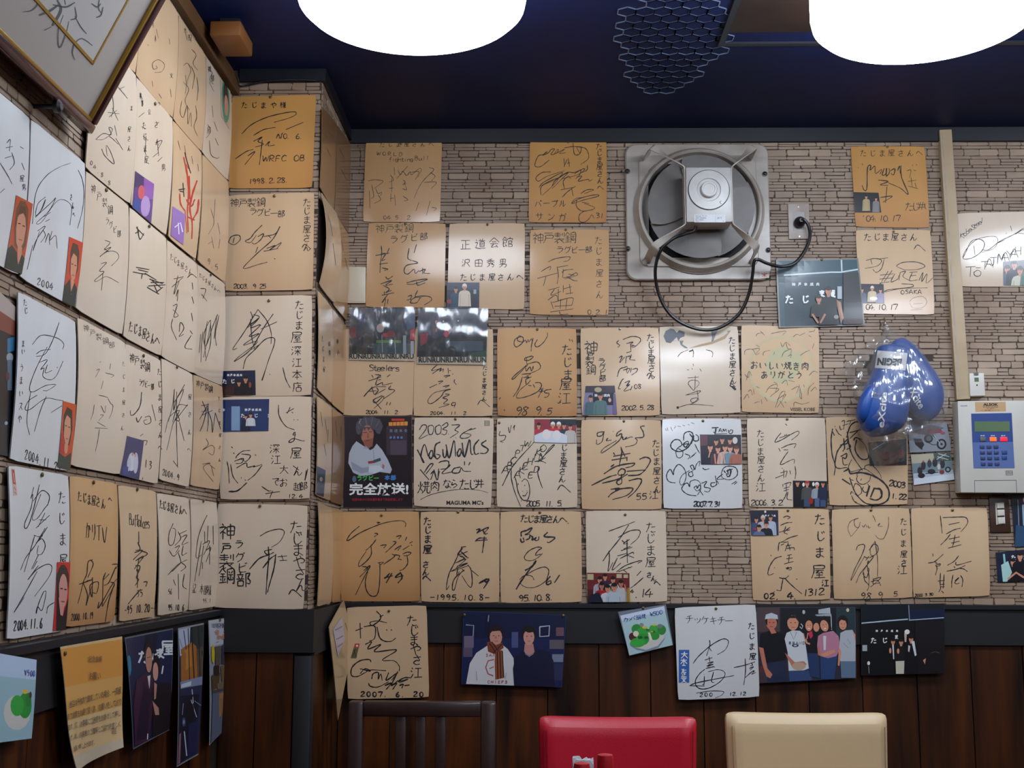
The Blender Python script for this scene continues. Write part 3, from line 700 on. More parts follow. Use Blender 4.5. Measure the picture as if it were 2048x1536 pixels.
C('B', 'Y4', '187 790 748 790 780 1425 218 1418', TN, 'tan board with capital letter scrawl and three-man photo, above the hanging gloves',
  'w1.5/265 1020 330 1005 380 1020 350 1060 255 1080; 300 1015 310 1050; 350 1010 430 1000; 400 1010 380 1080 340 1110 315 1085; 490 1060 540 1035 640 1032 705 1060 660 1085 560 1090 490 1065; 430 1100 380 1180; 460 1095 400 1180; 370 1130 470 1120; 365 1160 460 1150; 480 1120 450 1180 500 1160 510 1130; 520 1110 510 1170; 520 1110 560 1100 540 1140 590 1170; 610 1110 590 1170 650 1165; 600 1135 640 1130; 590 1110 650 1105; 660 1170 690 1110 680 1180 720 1120 715 1190 770 1145; 380 1200 370 1190 440 1180; 530 1195 610 1200 600 1220 430 1240 410 1255 530 1230 725 1225; /w.6/590 1330 620 1300 690 1290 720 1330 690 1370 620 1375 590 1340; 620 1345 690 1340; 600 1390 690 1385',
  [('たじま屋さん', 250, 815, 58, 68, 0, 1.7), ('へ', 620, 880, 92, 0, 0, 1.6), ('OSAKA', 522, 1238, 34, 32, 0, 1.5), ('04.10.17', 255, 1345, 46, 30, 0, 1.6)], pin=(470, 805), age=.3, bv=.002,
  pics=[('212 1195 395 1198 402 1340 218 1340', ['R #1a1424 212 1195 402 1250', f'M {SK} {HB} #46506a 235 1240 30 1340', f'M {SK} #d8ccb8 #c8b48c 310 1228 32 1330', f'M {SK} {HB} #8d7f9a 372 1245 30 1340', 'E #ece8dc 320 1305 30 14'], '#241c30')])
C('B', 'Y4', '945 665 1600 650 1640 1215 980 1215', CR, 'landscape cream board with oval signature at the right edge, right of the conduit',
  'w1.3/990 1000 1010 960 1050 880 1110 860 1150 890 1130 950 1060 1000 990 1005 1020 930 1100 860 1220 840 1250 870 1220 930 1130 960; 1070 910 1080 980; 1130 940 1180 940 1260 880 1320 850 1380 820 1440 780 1480 770 1500 800; 1310 815 1315 820; 1345 760 1355 800; 1250 890 1280 875 1300 870; 1380 825 1440 790 1470 820 1400 815',
  [('To', 1000, 1060, 90, 50, -6, 1.6), ('-', 1080, 1050, 50, 0, 0, 1.5), ('TAJIMAYAH.', 1120, 1020, 70, 31, -13, 1.5), ('Kobe', 965, 812, 42, 20, -15, 1.2), ('Steel', 1045, 750, 42, 17, -13, 1.2)], age=.3, bv=.002,
  pics=[('1290 1030 1640 1000 1642 1210 1293 1207', ['R #6a6468 1290 1000 1640 1080', f'M {SK} {HB} #38506a 1320 1085 56 1210', f'M {SK} {HB} #2a2a34 1372 1050 56 1210', f'M {SK} {HB} #c0b8a4 1415 1095 60 1210', f'M {SK} {HB} #4a6a58 1480 1060 58 1210', f'M {SK} {HB} #8a2a30 1550 1090 60 1210'], '#3a3238')])
# third row
C('B', 'Y5', '125 360 995 355 970 1437 100 1437', TN, 'tan board dated 2004.11.2 with a number eleven, below the left clear plastic sleeve',
  'w1.9/460 935 480 970; 500 930 570 940 540 960 500 990; 420 1010 580 960; 575 990 540 1000; 540 960 510 1060 590 1030 600 1060 720 1035; 650 960 690 930; 470 1080 360 1205 480 1090 640 1080; 460 1085 490 1180; 410 1140 520 1130; 520 1090 540 1130 500 1180 630 1110; 700 1070 670 1110 745 1130 610 1230; 590 1190 480 1245 510 1280 600 1200 600 1240 490 1350; 485 1250 580 1360; 655 1270 640 1310; 695 1275 680 1310',
  [('Steelers', 415, 805, 88, 46, 0, 1.8), ('2004. 11. 2', 380, 1370, 50, 36, 0, 1.7)], bv=.002, bh=.001)
C('B', 'Y5', '995 355 1965 360 1960 1445 975 1445', TN, 'tan board dated 2004.11.2 with a number 29, below the right clear plastic sleeve',
  'w1.8/1270 810 1200 880 1300 860; 1210 920 1320 850 1300 890 1350 860 1340 900; 1405 850 1410 920; 1420 880 1440 885; 1460 920 1465 930; 1350 950 1430 940 1370 970; 1280 1020 1340 1010 1290 1050; 1175 1095 1270 1050; 1490 990 1480 1020 1510 1055; 1340 1080 1420 1065 1370 1095; 1330 1130 1440 1110 1360 1140 1320 1200 1220 1280 1165 1285 1160 1240 1230 1160 1330 1130; 1370 1170 1420 1180 1340 1220 1400 1240 1350 1290 1420 1300 1290 1340; 1500 1280 1460 1280 1450 1310 1490 1310 1500 1285 1480 1340',
  [('たじま屋さん', 1830, 810, 62, -2, 78, 1.6), ('へ', 1765, 1205, 165, 0, 0, 1.6), ('2004. 11. 2', 1180, 1385, 46, 41, 0, 1.7)], bv=.002)
C('B', 'Y6', '88 100 1040 105 1050 1165 90 1160', OR, 'amber board dated 98.9.5 with a flowing signature numbered 45',
  'w1.9/385 205 310 230 290 290 320 330 390 280 400 220 350 200 330 250 390 270 430 250 440 280 460 240 470 270 500 230 510 290; 520 220 500 310 495 385; 570 240 540 300 570 330 640 280 690 200 690 155; 510 440 430 460 420 490 470 490 520 450 490 440 440 470 450 560; 440 540 560 510 605 550 590 600 480 650; 440 550 280 690 285 715 400 600 450 550; 430 580 440 620 480 570 500 620 520 560 520 600; 380 660 490 650 440 680; 400 700 470 690 430 720 500 690; 430 720 440 780 490 730; 460 790 500 800; 520 780 540 820; 540 760 600 760 620 800 570 870 430 930 320 940 360 850 470 760; 390 690 350 820 280 930; 600 820 620 850 580 940; 640 820 620 880; 590 870 650 860; 740 840 670 850 660 880 710 890 690 930 650 935; 955 235 965 260; 985 240 995 270; 815 995 825 1010; 845 985 852 1005; 110 960 130 935; 170 1080 178 1100',
  [('たじま', 860, 300, 130, 6, 148, 2.2), ('屋', 830, 700, 150, 0, 0, 2.2), ('江', 820, 860, 160, 0, 0, 2), ('98', 300, 1040, 115, 70, 0, 2, .25), ('9', 540, 1040, 105, 0, 0, 2, .2), ('.', 590, 1060, 100, 0, 0, 2), ('5', 670, 1060, 90, 0, 0, 2, .2)], pin=(570, 118), age=.6, bv=.002)
C('B', 'Y6', '1087 100 2033 95 2048 1155 1105 1160', TN, 'tan board dated 2002.5.28 with a two-man photo at its lower left',
  'w1.9/1550 250 1525 280 1560 310 1535 335; 1600 240 1700 205 1790 215 1810 260 1740 330 1700 330; 1640 290 1720 270 1690 300 1730 310; 1690 290 1695 380; 1690 320 1750 315; 1640 400 1700 385; 1550 460 1590 440 1560 520 1620 450; 1640 440 1630 530; 1640 450 1690 440 1680 480 1750 490; 1700 420 1690 470; 1530 690 1560 600 1620 575 1650 570 1640 640; 1600 610 1680 590 1650 650; 1700 580 1690 640; 1710 600 1770 590 1760 630 1700 670; 1610 710 1580 740 1545 830 1570 830; 1620 760 1680 740 1640 800 1680 780 1610 860 1690 840; 1690 850 1710 800',
  [('神', 1130, 255, 170, 0, 0, 2.3), ('戸', 1160, 385, 80, 0, 0, 2.2), ('製', 1145, 440, 110, 0, 0, 2), ('鋼', 1150, 540, 120, 0, 0, 1.8), ('ラグビ部', 1300, 460, 85, 4, 70, 1.8), ('たじま屋さん', 1885, 165, 95, 3, 92, 1.9), ('へ', 1880, 620, 100, 0, 0, 1.9), ('2002.5.28', 1575, 1035, 62, 44, -1, 1.9), ('08', 1725, 775, 60, 48, 0, 1.6)], pin=(1563, 112), pinmat='tack_grey', age=.15, bv=.002,
  pics=[('1150 800 1500 795 1530 1140 1115 1150', ['R #342a3a 1110 795 1530 880', 'R #0e1124 1240 880 1490 1030', 'E #a8a078 1300 845 45 30', 'T #d8d4d8 7 36 38 1255 895 神戸本焼肉', f'M {SK} {HB} #46606a 1210 945 66 1150', f'M {SK} {HB} #527272 1328 920 78 1150', 'E #c9a49a 1440 970 18 26', 'R #6a5a86 1480 900 1530 1150'], '#7c7698')])
C('B', 'Y7', '100 78 995 72 1030 1060 128 1080', CR, 'cream board with smeared ink drops at the top, right under the loop of black cable',
  'w1.3/310 425 350 380 430 345; 480 335 490 380 485 430; 630 345 690 360 710 390 700 430; 485 505 490 530; 415 570 440 575; 470 555 480 570; 560 560 580 590; 425 665 550 655; 510 640 500 800 450 760 430 720 470 690 540 700 550 740 500 790; 400 860 520 820 570 810 540 840 470 850 400 860; 530 800 540 900 480 945 460 910 520 890 550 910 500 945 440 965; 300 1005 440 965 600 970 720 980; /w6/300 1003 325 997; 930 760 970 800; /w3/905 755 930 765; 480 350 440 365',
  [('たじま屋さん', 885, 195, 82, 2, 92, 1.9), ('へ', 900, 710, 70, 0, 0, 2)], age=.15, bv=.004)
sh, o = BOARDS[-1], None
C('B', 'Y7', '1032 60 1915 88 1918 1065 1038 1050', TN, 'tan board crowded with small team autographs around a pale green printed emblem',
  'w1/1200 190 1220 160 1280 150; 1250 130 1300 180; 1370 160 1420 150 1540 130 1500 180; 1620 200 1660 170 1700 180; 1700 180 1760 150; 1800 140 1860 130 1870 110; 1800 180 1830 200; 1070 400 1080 350 1160 340 1200 400 1240 380; 1150 340 1240 330 1200 390; 1200 290 1240 310; 1280 410 1290 370 1360 350; 1410 370 1400 400; 1480 260 1500 310 1540 260 1590 300; 1490 430 1520 370 1600 340 1590 400; 1540 260 1560 330 1600 330; 1560 420 1600 400 1590 440; 1700 410 1760 370 1810 350; 1840 330 1860 270; 1070 620 1110 660 1130 600; 1090 690 1120 590 1150 640; 1060 910 1100 850 1120 890; 1110 820 1140 800 1160 860; 1170 790 1180 850; 1200 760 1240 780; 1310 830 1360 760 1440 740 1420 830; 1350 780 1460 790 1380 860 1360 880; 1400 710 1440 730; 1490 730 1540 690 1560 750; 1570 690 1640 710; 1600 800 1680 760 1660 840; 1690 740 1720 890 1700 880 1690 790; 1740 740 1750 770; 1180 950 1240 930; 1260 910 1270 960; 1300 880 1330 930; 1420 1000 1480 840 1530 820 1500 900; 1440 910 1540 850 1440 1000; 1470 920 1520 1000; 1530 930 1540 950; 1630 990 1640 940 1720 960 1810 940; 1800 640 1850 590 1900 600; 1790 860 1800 780 1860 720; 1820 820 1870 770 1890 800',
  [('おいしい焼き肉', 1135, 475, 92, 95, 2, 2.1), ('ありがとう', 1250, 585, 88, 98, 0, 2.1)], age=.15, bv=.003)
emblem = BOARDS[-1]
C('B', 'X1', '985 95 1975 100 1940 1220 980 1195', CR, 'cream board with bold capital lettering and printed black capitals at its foot',
  'w2/1050 250 1090 190 1140 200 1120 260 1045 365 1160 310; 1210 190 1160 210 1170 300 1210 300 1230 220 1200 190; 1300 185 1250 220 1260 300 1310 290 1320 210 1290 190; 1330 200 1390 160 1400 200 1340 240 1390 260 1370 310 1320 300; 1405 300 1410 305; 1450 190 1550 190 1490 250 1530 280 1430 350; 1500 345 1505 350; 1700 230 1580 300 1560 350 1640 350 1690 310 1600 290; 1750 230 1640 260; /w3/1025 495 1110 660 1070 570 1115 430 1160 580; 1200 500 1170 560 1190 610 1220 560 1210 500 1230 590; 1310 400 1250 440 1240 560 1270 610 1310 570 1260 550; 1340 490 1350 580 1380 580 1390 500 1410 600; 1380 430 1420 600 1480 380 1500 580; 1550 480 1520 540 1540 580 1570 520 1560 480 1590 570; 1580 410 1610 590 1670 370 1690 540 1720 550; 1790 370 1730 450 1740 550 1790 540; 1880 380 1820 430 1900 490 1870 540 1800 540; /w2.4/1060 740 1170 870; 1110 780 1180 680 1220 680 1130 800; 1190 800 1230 760 1190 870; 1230 740 1270 870 1300 760; 1290 660 1330 640 1410 640 1400 720 1310 740; 1290 730 1280 850; 1400 700 1430 690 1330 790 1460 770; 1560 710 1480 730 1460 780 1540 780 1570 720 1600 760 1690 765; 1610 640 1610 690; 1680 650 1660 690; /w1.2/1060 1115 1200 1050 1400 1005 1600 985 1800 1000 1900 1030',
  [('焼', 1015, 885, 165, 0, 0, 2.2), ('肉', 1180, 875, 130, 0, 0, 2.2), ('なら', 1335, 862, 112, 92, -4, 2.2), ('たじ', 1540, 850, 135, 105, 4, 2.3), ('井', 1740, 850, 120, 0, 0, 2.3)], pin=(1497, 115), age=.1, bv=.003)
maguma = BOARDS[-1]
C('B', 'X2', '80 95 1010 95 1025 1145 80 1140', CR, 'cream board with a long slanting signature, a drawn smile and a red group photo',
  'w2/145 890 240 700 350 560 480 420 520 370; 250 690 250 800 290 960 360 1135; 560 610 650 560; 520 605 600 600 655 625; 610 560 590 510 570 600; 570 600 740 430 735 415 680 470 600 590; 570 660 560 750 600 880 615 915; 290 780 310 850 330 960 380 1050 440 1050 465 960 450 850 410 810 370 840; 330 880 330 860; 405 880 410 890; 380 950 385 955; 430 945 435 950; 380 1000 410 1005 440 960; 365 1060 370 1070; /w1.6/120 250 110 300 180 300 170 350 120 370 160 380; 215 200 230 270 250 180; 270 220 290 180 280 240',
  [('ABC', 140, 655, 96, 46, -52, 2, .2), ('PTW', 285, 470, 80, 58, -58, 1.7, .2), ('AKEHIKO', 278, 715, 92, 50, -52, 1.9, .2), ('ED', 440, 725, 80, 66, -66, 2, .2), ('じま屋さん', 825, 400, 88, -6, 92, 2), ('へ', 780, 840, 170, 0, 0, 2.2), ('2005. 11. 5.', 415, 1060, 72, 36, 0, 2.2)], pin=(110, 152), age=.12, bv=.002,
  pics=[('520 110 1008 110 1008 395 520 380', ['R #8c2c3c 520 110 1008 330', 'R #1b2430 700 110 1008 180', f'M {SK} {HB} #b03040 570 185 60 300', f'M {SK} #e0dcd8 #c42a38 735 175 62 320', f'M {SK} #e0dcd8 #c42a38 805 175 62 320', f'M {SK} {HB} #30303a 865 185 60 320', f'M {SK} {HB} #b8b0a8 938 200 64 390', 'P #c8d0da 520 300 660 240 800 260 900 300 900 395 520 395', 'E #ddd4d4 660 290 50 60', 'E #ddd4d4 780 300 50 60'], '#7a3040')])
C('B', 'X2', '1065 115 2000 120 2010 1165 1070 1165', TN, 'tan board with tall brush signature ending in the number 55',
  'w2.2/1340 255 1260 270 1260 310 1310 300 1330 260 1310 370 1250 405 1245 350; 1380 330 1360 360 1420 355; 1440 250 1445 255; 1540 235 1490 270 1480 310 1540 280 1500 370 1310 505 1330 450 1480 360; 1560 330 1540 310 1560 350 1600 320 1580 345 1640 320 1670 320; 1810 190 1760 200 1790 260 1790 320 1700 330 1720 360 1690 410 1580 435; /w2.8/1530 435 1540 500 1520 600 1510 665; 1535 460 1580 550; 1440 545 1640 510; 1440 500 1460 530; 1420 590 1600 560; 1600 550 1600 600; 1410 670 1450 640 1430 660; 1330 750 1480 660 1680 625 1660 660 1580 680; 1500 720 1540 690 1580 710 1560 760 1500 760 1500 720; 1185 885 1380 790 1480 760; 1310 860 1500 810 1610 750; 1540 750 1530 800 1480 840 1500 875 1540 850 1530 760; 1600 720 1800 705; 1610 770 1740 760 1820 700; 1745 580 1820 555 1875 590 1830 680 1790 720; 1620 830 1740 805 1770 840 1700 950 1610 1030; 1410 930 1520 920 1420 980 1380 1025; 1460 940 1560 920 1670 920 1600 1000 1430 1050',
  [('たじま屋さん', 1890, 345, 92, 4, 108, 2), ('55', 1700, 975, 82, 62, 0, 2.2), ('江', 1860, 940, 110, 0, 0, 2)], pin=(1565, 135), age=.2, bv=.002, curl=(0, .003, 0, 0))
C('B', 'X3', '78 105 1005 103 1020 1155 95 1155', WH, 'white board with round bubbly signatures, hearts and a group photo, dated 2007.7.31',
  'w2.4/330 360 340 280 400 255 440 290 420 380 370 450 280 490 200 460 180 410 220 355 280 355 310 410 260 450 240 500 260 560 310 550 320 490 260 450; 310 410 380 400 350 440 330 400 380 370 390 420 350 460; 400 280 440 340 420 400; 450 300 450 360 500 360 500 310 470 290; /w1.8/345 515 400 540 380 580; 400 570 460 520 430 540 480 500; 460 400 500 480 520 510; /w2/235 855 160 840 130 780 150 720 180 700 210 760 220 700 270 640 330 680 360 760 340 850 300 880 285 830 320 760 400 710; 430 720 390 740 400 780 440 770 430 720 460 690; 430 700 410 660 440 650 460 700 480 640 520 600 510 660; 550 680 580 700 630 690; 480 1005 380 990 310 930 340 870 380 860 400 900 410 840 470 820 520 850 530 930 490 1000; 450 910 480 890 490 920 510 880 530 910 490 950 450 910; 510 930 560 1000; 540 860 600 840 570 900 640 920 620 960 570 950; 700 850 650 860 660 900 710 880 720 830 740 870; 700 770 720 880; 790 750 720 810 800 810; 770 740 800 680 860 660 940 680 960 750 920 800 850 820 780 790 770 740; 945 835 890 870; 955 845 920 875; /w3/830 720 880 700 870 770 840 780 830 740; 800 710 820 740; 890 700 900 690; 845 700 850 760; 660 212 740 208; 710 210 700 270 680 260; /w1.8/740 260 760 220 780 265; 745 250 775 245; 790 260 795 225 810 250 825 225 835 262; 690 285 840 278; 855 240 860 270 890 280 905 245 880 235 870 255 850 235; /w1.1/120 220 130 250; 140 210 150 250; 180 200 200 250; 220 220 240 190; 260 190 300 200; 320 180 350 190; 380 170 400 180; 420 150 460 165',
  [('2007.7.31', 440, 1070, 66, 34, 0, 2.8)], pin=(558, 130), bv=.003,
  pics=[('520 290 1000 293 1008 633 533 640', ['R #181226 520 290 1008 420', 'R #5a2c3a 520 300 610 420', 'E #c8c0b8 930 360 30 40', f'M {SK} {HB} #2a2030 710 370 70 640', f'M {SK} {HB} #2a2030 780 350 70 640', f'M {SK} {HB} #33202c 870 360 70 640', f'M #d4987c {HB} #10182c 640 435 84 640', f'M #d4987c #2a1816 #4a3040 730 455 80 640', f'M #d4987c #2a1816 #c8a89c 812 440 80 640', f'M #d8a088 #3a2018 #6b8a9c 872 450 80 640', f'M #d4987c #5a3020 #a0604c 945 465 80 640', 'L #d4987c 14 690 520 700 635', 'L #d4987c 14 740 520 720 635', 'L #d4987c 14 790 510 810 630', 'L #d4987c 14 640 480 620 560'], '#241a2c')])
C('B', 'X3', '1068 98 1985 93 2010 1140 1095 1135', CR, 'cream board with a thin kanji signature and four standing men in a photo',
  'w1.8/1520 165 1540 185; 1470 270 1420 330 1400 380 1480 350 1600 280 1670 250 1670 290 1590 355; 1450 330 1570 290; 1510 290 1520 310; 1530 285 1535 305; 1440 450 1460 490; 1470 450 1560 410 1640 400 1620 450; 1500 470 1550 470; 1550 490 1500 560 1460 630 1480 640 1560 600 1620 580 1620 630; 1630 660 1640 740 1630 810; 1480 680 1485 690; 1400 800 1500 760; 1460 740 1540 715; 1500 700 1500 800; 1540 720 1520 790; 1570 710 1580 755; 1490 870 1490 900; 1500 870 1580 850 1570 890; 1530 870 1530 960; 1500 920 1570 900; 1500 950 1560 930; 1540 960 1510 1030 1475 1085; 1550 960 1540 1040 1600 1055',
  [('たじま屋さん', 1180, 230, 92, 2, 104, 1.7), ('江', 1175, 840, 120, 0, 0, 1.7), ('2006.3.2', 1110, 1050, 72, 46, 0, 2)], pin=(1540, 110), age=.1, bv=.003,
  pics=[('1605 828 2005 835 2010 1135 1612 1135', ['R #100c18 1605 828 2010 900', 'E #e0dcd0 1730 875 14 24', 'E #e0dcd0 1845 870 14 24', f'M {SK} {HB} #10101a 1660 855 62 1135', f'M {SK} #b03030 #4a4a48 1772 865 62 1050', f'M {SK} #d8d4d4 #9098a0 1886 880 60 1040', f'M {SK} {HB} #1c2440 1955 865 58 1060', 'R #384a66 1735 1040 1805 1135', 'R #4a5c7c 1860 1035 1915 1135', 'R #3c4e70 1925 1055 1990 1135', 'E #8c2a1c 1815 1065 28 40'], '#2a1416')])
C('B', 'X4', '50 70 870 75 875 950 88 960', TN, 'tan board covered by thick black marker loops, partly behind the plastic bag',
  'w2.6/120 190 105 300 115 450 145 560 135 660; 115 215 140 260; 275 290 200 370 160 440 145 560 190 590 260 580 290 620; 230 285 240 380 220 420; 195 355 260 340 270 310; 265 220 290 380 330 480 420 610; 270 330 300 370 260 400; 200 470 260 440 250 490 220 480 230 550 270 550; 260 280 300 160 370 120 400 180 290 290; 290 230 410 200; 330 310 350 280 420 300; 360 300 345 400 390 480 440 500 480 470 440 350 380 290; /w1.6/310 500 280 570 300 620 390 600 430 590; 360 660 380 620 430 590 490 620 540 660; 440 600 450 560 520 560 590 640 610 690; /w3.4/230 620 280 600 300 640 400 630 520 660 620 720 680 800 680 890 620 940 520 950 440 930 360 850 320 770 290 680; 215 695 300 750; /w1.8/370 660 360 700 390 740 440 745 490 710 500 660; 400 710 410 690; 300 700 330 710; 330 780 350 740 400 770 410 830 370 860 340 840; 300 850 310 820 330 840; 310 860 340 920 400 950 450 960; 430 770 420 800 450 830 490 790 470 740; 340 920 360 925; /w4.6/490 760 460 870; /w4/540 780 500 880; 545 790 600 800 610 870 560 905 490 890; /w1.8/140 170 150 165; 150 190 180 240 210 260; 190 160 200 200 220 190; 210 120 240 110 230 200; 220 160 280 140; 260 120 300 110 290 150; 300 110 350 100',
  [('2003', 680, 705, 66, 38, 6, 2.8), ('1.22', 700, 835, 60, 38, 4, 2.8)], age=.15, bv=.002,
  pics=[('475 330 860 290 862 555 490 565', ['R #101418 520 440 862 565', 'E #6a2a20 800 440 40 50', 'R #4a1a14 600 430 780 560', 'L #a8b0b8 5 520 400 640 330', 'L #8898a0 4 500 350 560 300'], '#20202c')])
# fifth row
C('B', 'X5', '75 85 1018 75 1030 1160 75 1160', OR, 'tan board browned at the foot, with a sweeping signature numbered 44',
  'w2/300 255 200 340 150 420 180 420 300 340 500 250 650 205 800 190 855 220 850 265; 505 210 545 212 515 225; 480 340 520 350 475 385; 500 415 450 480 375 550; 440 500 440 600 370 690 295 740 300 680 380 560; 330 740 400 760 300 870; 350 790 430 730 350 880 250 1085; 400 800 370 920 385 1030 440 1095 510 1080 540 950 545 720 520 700 590 690 550 720; 590 715 720 620 690 590; 700 600 780 610 760 660; 770 650 810 660; 820 590 870 570 920 575 880 610 830 610; 870 600 880 700 830 770 780 790; 740 380 800 370 770 410; 700 440 740 450 670 520 610 575; 870 385 850 430; 550 490 620 480 590 520; 720 540 800 490 760 550; 820 540 900 490; 900 460 940 440; 920 480 935 490; /w3/665 820 620 870 600 880 700 850; 690 820 620 940; 800 810 730 870 830 850; 800 820 810 880 760 940', pin=(565, 125), age=.6, bv=.003)
C('B', 'X5', '1030 80 1985 85 1980 1175 1040 1165', TN, 'tan board dated 1995.10.8 between dashes with a spiky narrow signature',
  'w2.6/1700 300 1750 290 1710 340 1780 300; 1740 320 1850 270 1790 350; 1780 300 1810 350 1840 340; 1690 440 1740 400 1830 400; 1700 430 1840 420; 1800 380 1790 480 1775 580; 1520 510 1580 500; 1540 520 1480 600 1600 560; 1520 560 1580 620 1610 640; 1500 610 1560 640 1490 680; /w2/1530 510 1440 700 1380 820 1350 940 1345 1020 1380 970; 1450 700 1580 650 1460 760; 1470 740 1600 700 1400 800 1610 730; 1480 760 1470 860 1500 800; 1560 780 1440 890 1415 1000 1440 1020 1480 880 1530 800; 1530 770 1560 800; 1600 720 1640 780 1655 920 1640 990 1600 960 1530 850; 1650 790 1730 855; /w3.4/1735 945 1800 905 1780 930; 1860 890 1810 900 1820 930 1860 900 1790 1005',
  [('たじま', 1065, 140, 100, 4, 112, 2.6), ('屋', 1060, 480, 110, 0, 0, 3), ('さん', 1055, 670, 90, -5, 90, 2.4), ('へ', 1050, 830, 110, 0, 0, 3), ('-1995.10.8-', 1135, 1075, 76, 66, 0, 2.4)], pin=(1485, 85), age=.2, bv=.002)
C('B', 'X6', '60 75 980 70 990 1105 65 1115', TN, 'tan board dated 95.10.8 with a looped signature numbered 61',
  'w3/300 360 300 310 360 290 420 260 390 310 340 340 400 330; 290 380 300 420 330 415 320 370; 350 400 390 380 400 350 430 370 420 400 470 370 450 400 490 400 500 360; 600 310 560 360 680 370 620 425 590 420; /w2/520 560 460 570 490 520 530 490 480 480 390 520 335 590 360 630 430 630 500 590 540 550; /w4/470 630 420 700 340 745; /w2.6/420 700 330 820 240 960 300 850; /w1.8/280 850 340 800 420 810 445 855; 330 810 450 740 560 705 610 740 600 810 570 870 470 930 380 940 320 920 290 890; /w3/630 810 590 860 590 905 635 890 630 860 595 880; 735 795 675 885',
  [('たじま屋さんへ.', 285, 110, 92, 74, 2, 2.4), ('95.10.8.', 265, 1020, 80, 50, -2, 2.4)], pin=(510, 85), age=.15, bv=.002)
C('B', 'X6', '1030 65 1940 65 1960 1100 1045 1105', CR, 'pale board with a tall thin signature and a crowded group photo at its lower left',
  'w2/1290 300 1400 260 1590 190; 1520 225 1420 380 1300 530 1225 640 1300 520; 1400 370 1520 300 1620 285 1650 310 1620 380 1540 450; 1440 400 1470 425 1510 400; 1500 390 1500 540 1505 660; 1530 390 1460 440 1510 440; 1460 500 1540 470; 1430 520 1560 480; 1390 580 1500 550; 1420 610 1560 540 1575 560; 1500 570 1580 600; 1295 520 1300 620 1285 755 1340 650; 1390 600 1330 740 1430 660; 1380 760 1480 690 1620 640 1670 635 1620 665; 1400 760 1560 700; 1460 740 1500 770; 1510 710 1540 715; 1660 750 1610 805; 1685 825 1600 900 1540 945',
  [('たじま屋', 1710, 190, 122, -2, 132, 1.9), ('さん', 1715, 760, 70, 50, 40, 2), ('へ', 1800, 850, 80, 0, 0, 2.4), ('.14', 1570, 950, 110, 62, 0, 2.4), ('4', 1535, 960, 46, 0, 0, 2)], pin=(1480, 110), age=.08, bv=.002, curl=(0, .004, 0, 0),
  pics=[('1045 770 1527 775 1530 1100 1050 1105', ['R #6a2224 1045 770 1530 960', 'R #b8a880 1050 785 1120 850', 'R #b8a888 1380 785 1440 830', 'R #b8a888 1460 790 1510 830', f'M {SK} {HB} #a8a0a8 1190 850 70 1105', f'M {SK} {HB} #3a2030 1250 815 64 1105', f'M {SK} {HB} #c0b8b4 1340 850 70 1105', f'M {SK2} {HB} #b8b0b0 1430 890 74 1105', 'L #b8705a 16 1470 900 1490 980', f'M {SK2} {HB} #9c1c24 1212 915 76 1105', f'M {SK} {HB} #c2c4c4 1278 945 80 1105', f'M {SK} {HB} #aab6c0 1352 930 86 1105', 'P #141a30 1050 1105 1090 1020 1180 990 1230 1105', 'R #a07828 1500 940 1530 1105'], '#4a1a20')])
C('B', 'X7', '105 45 1035 45 1055 1105 145 1120', TN, 'tan board with a small photo of five people at its top left, dated 02.4',
  'w2/500 150 540 130 580 145 550 165; 465 240 540 210 605 205; 530 250 510 300 450 320; 580 260 510 320 550 340; 540 300 580 290; 670 355 560 390 480 440; 440 540 450 450 490 430; 470 470 510 455; 500 440 560 430; 560 440 520 540; 530 480 590 470; 540 510 620 500 630 530; 560 460 580 530; 355 585 358 600; 480 600 400 630 340 720 320 800 340 820 390 800; 395 730 400 735; 545 590 600 580; 535 630 610 620; 510 690 620 660; 570 590 560 680; 530 740 560 730 540 750 590 730 590 755 560 760; 450 850 520 860 565 825; 500 850 480 950 470 1000 420 995; 650 865 665 870; 510 850 600 940 720 1040; 370 1040 400 1010',
  [('たじま', 865, 105, 130, 0, 195, 2.6), ('屋', 830, 690, 170, 0, 0, 2.4), ('江', 945, 865, 90, 0, 0, 3), ('02', 265, 1030, 74, 68, 0, 3), ('.', 400, 1020, 90, 0, 0, 4), ('4.', 540, 1020, 84, 68, 0, 3.4), ('1312', 715, 985, 90, 62, -6, 2.6)], pin=(555, 65), age=.25, bv=.002,
  pics=[('110 62 440 62 445 355 125 355', ['R #16142c 110 62 445 200', 'E #d8d8d0 290 80 12 14', 'T #d8d4d8 6 24 34 250 115 神戸本焼肉', f'M {SK} {HB} #3a4468 185 170 60 355', f'M {SK} #c8b8a8 #b4b0b4 262 155 62 355', f'M {SK} {HB} #a8b0c0 350 150 62 355', f'M {SK} {HB} #12121e 300 225 70 355', f'M {SK} {HB} #5a6688 215 265 66 355', 'E #a82c34 165 285 18 12'], '#2a2c50')])
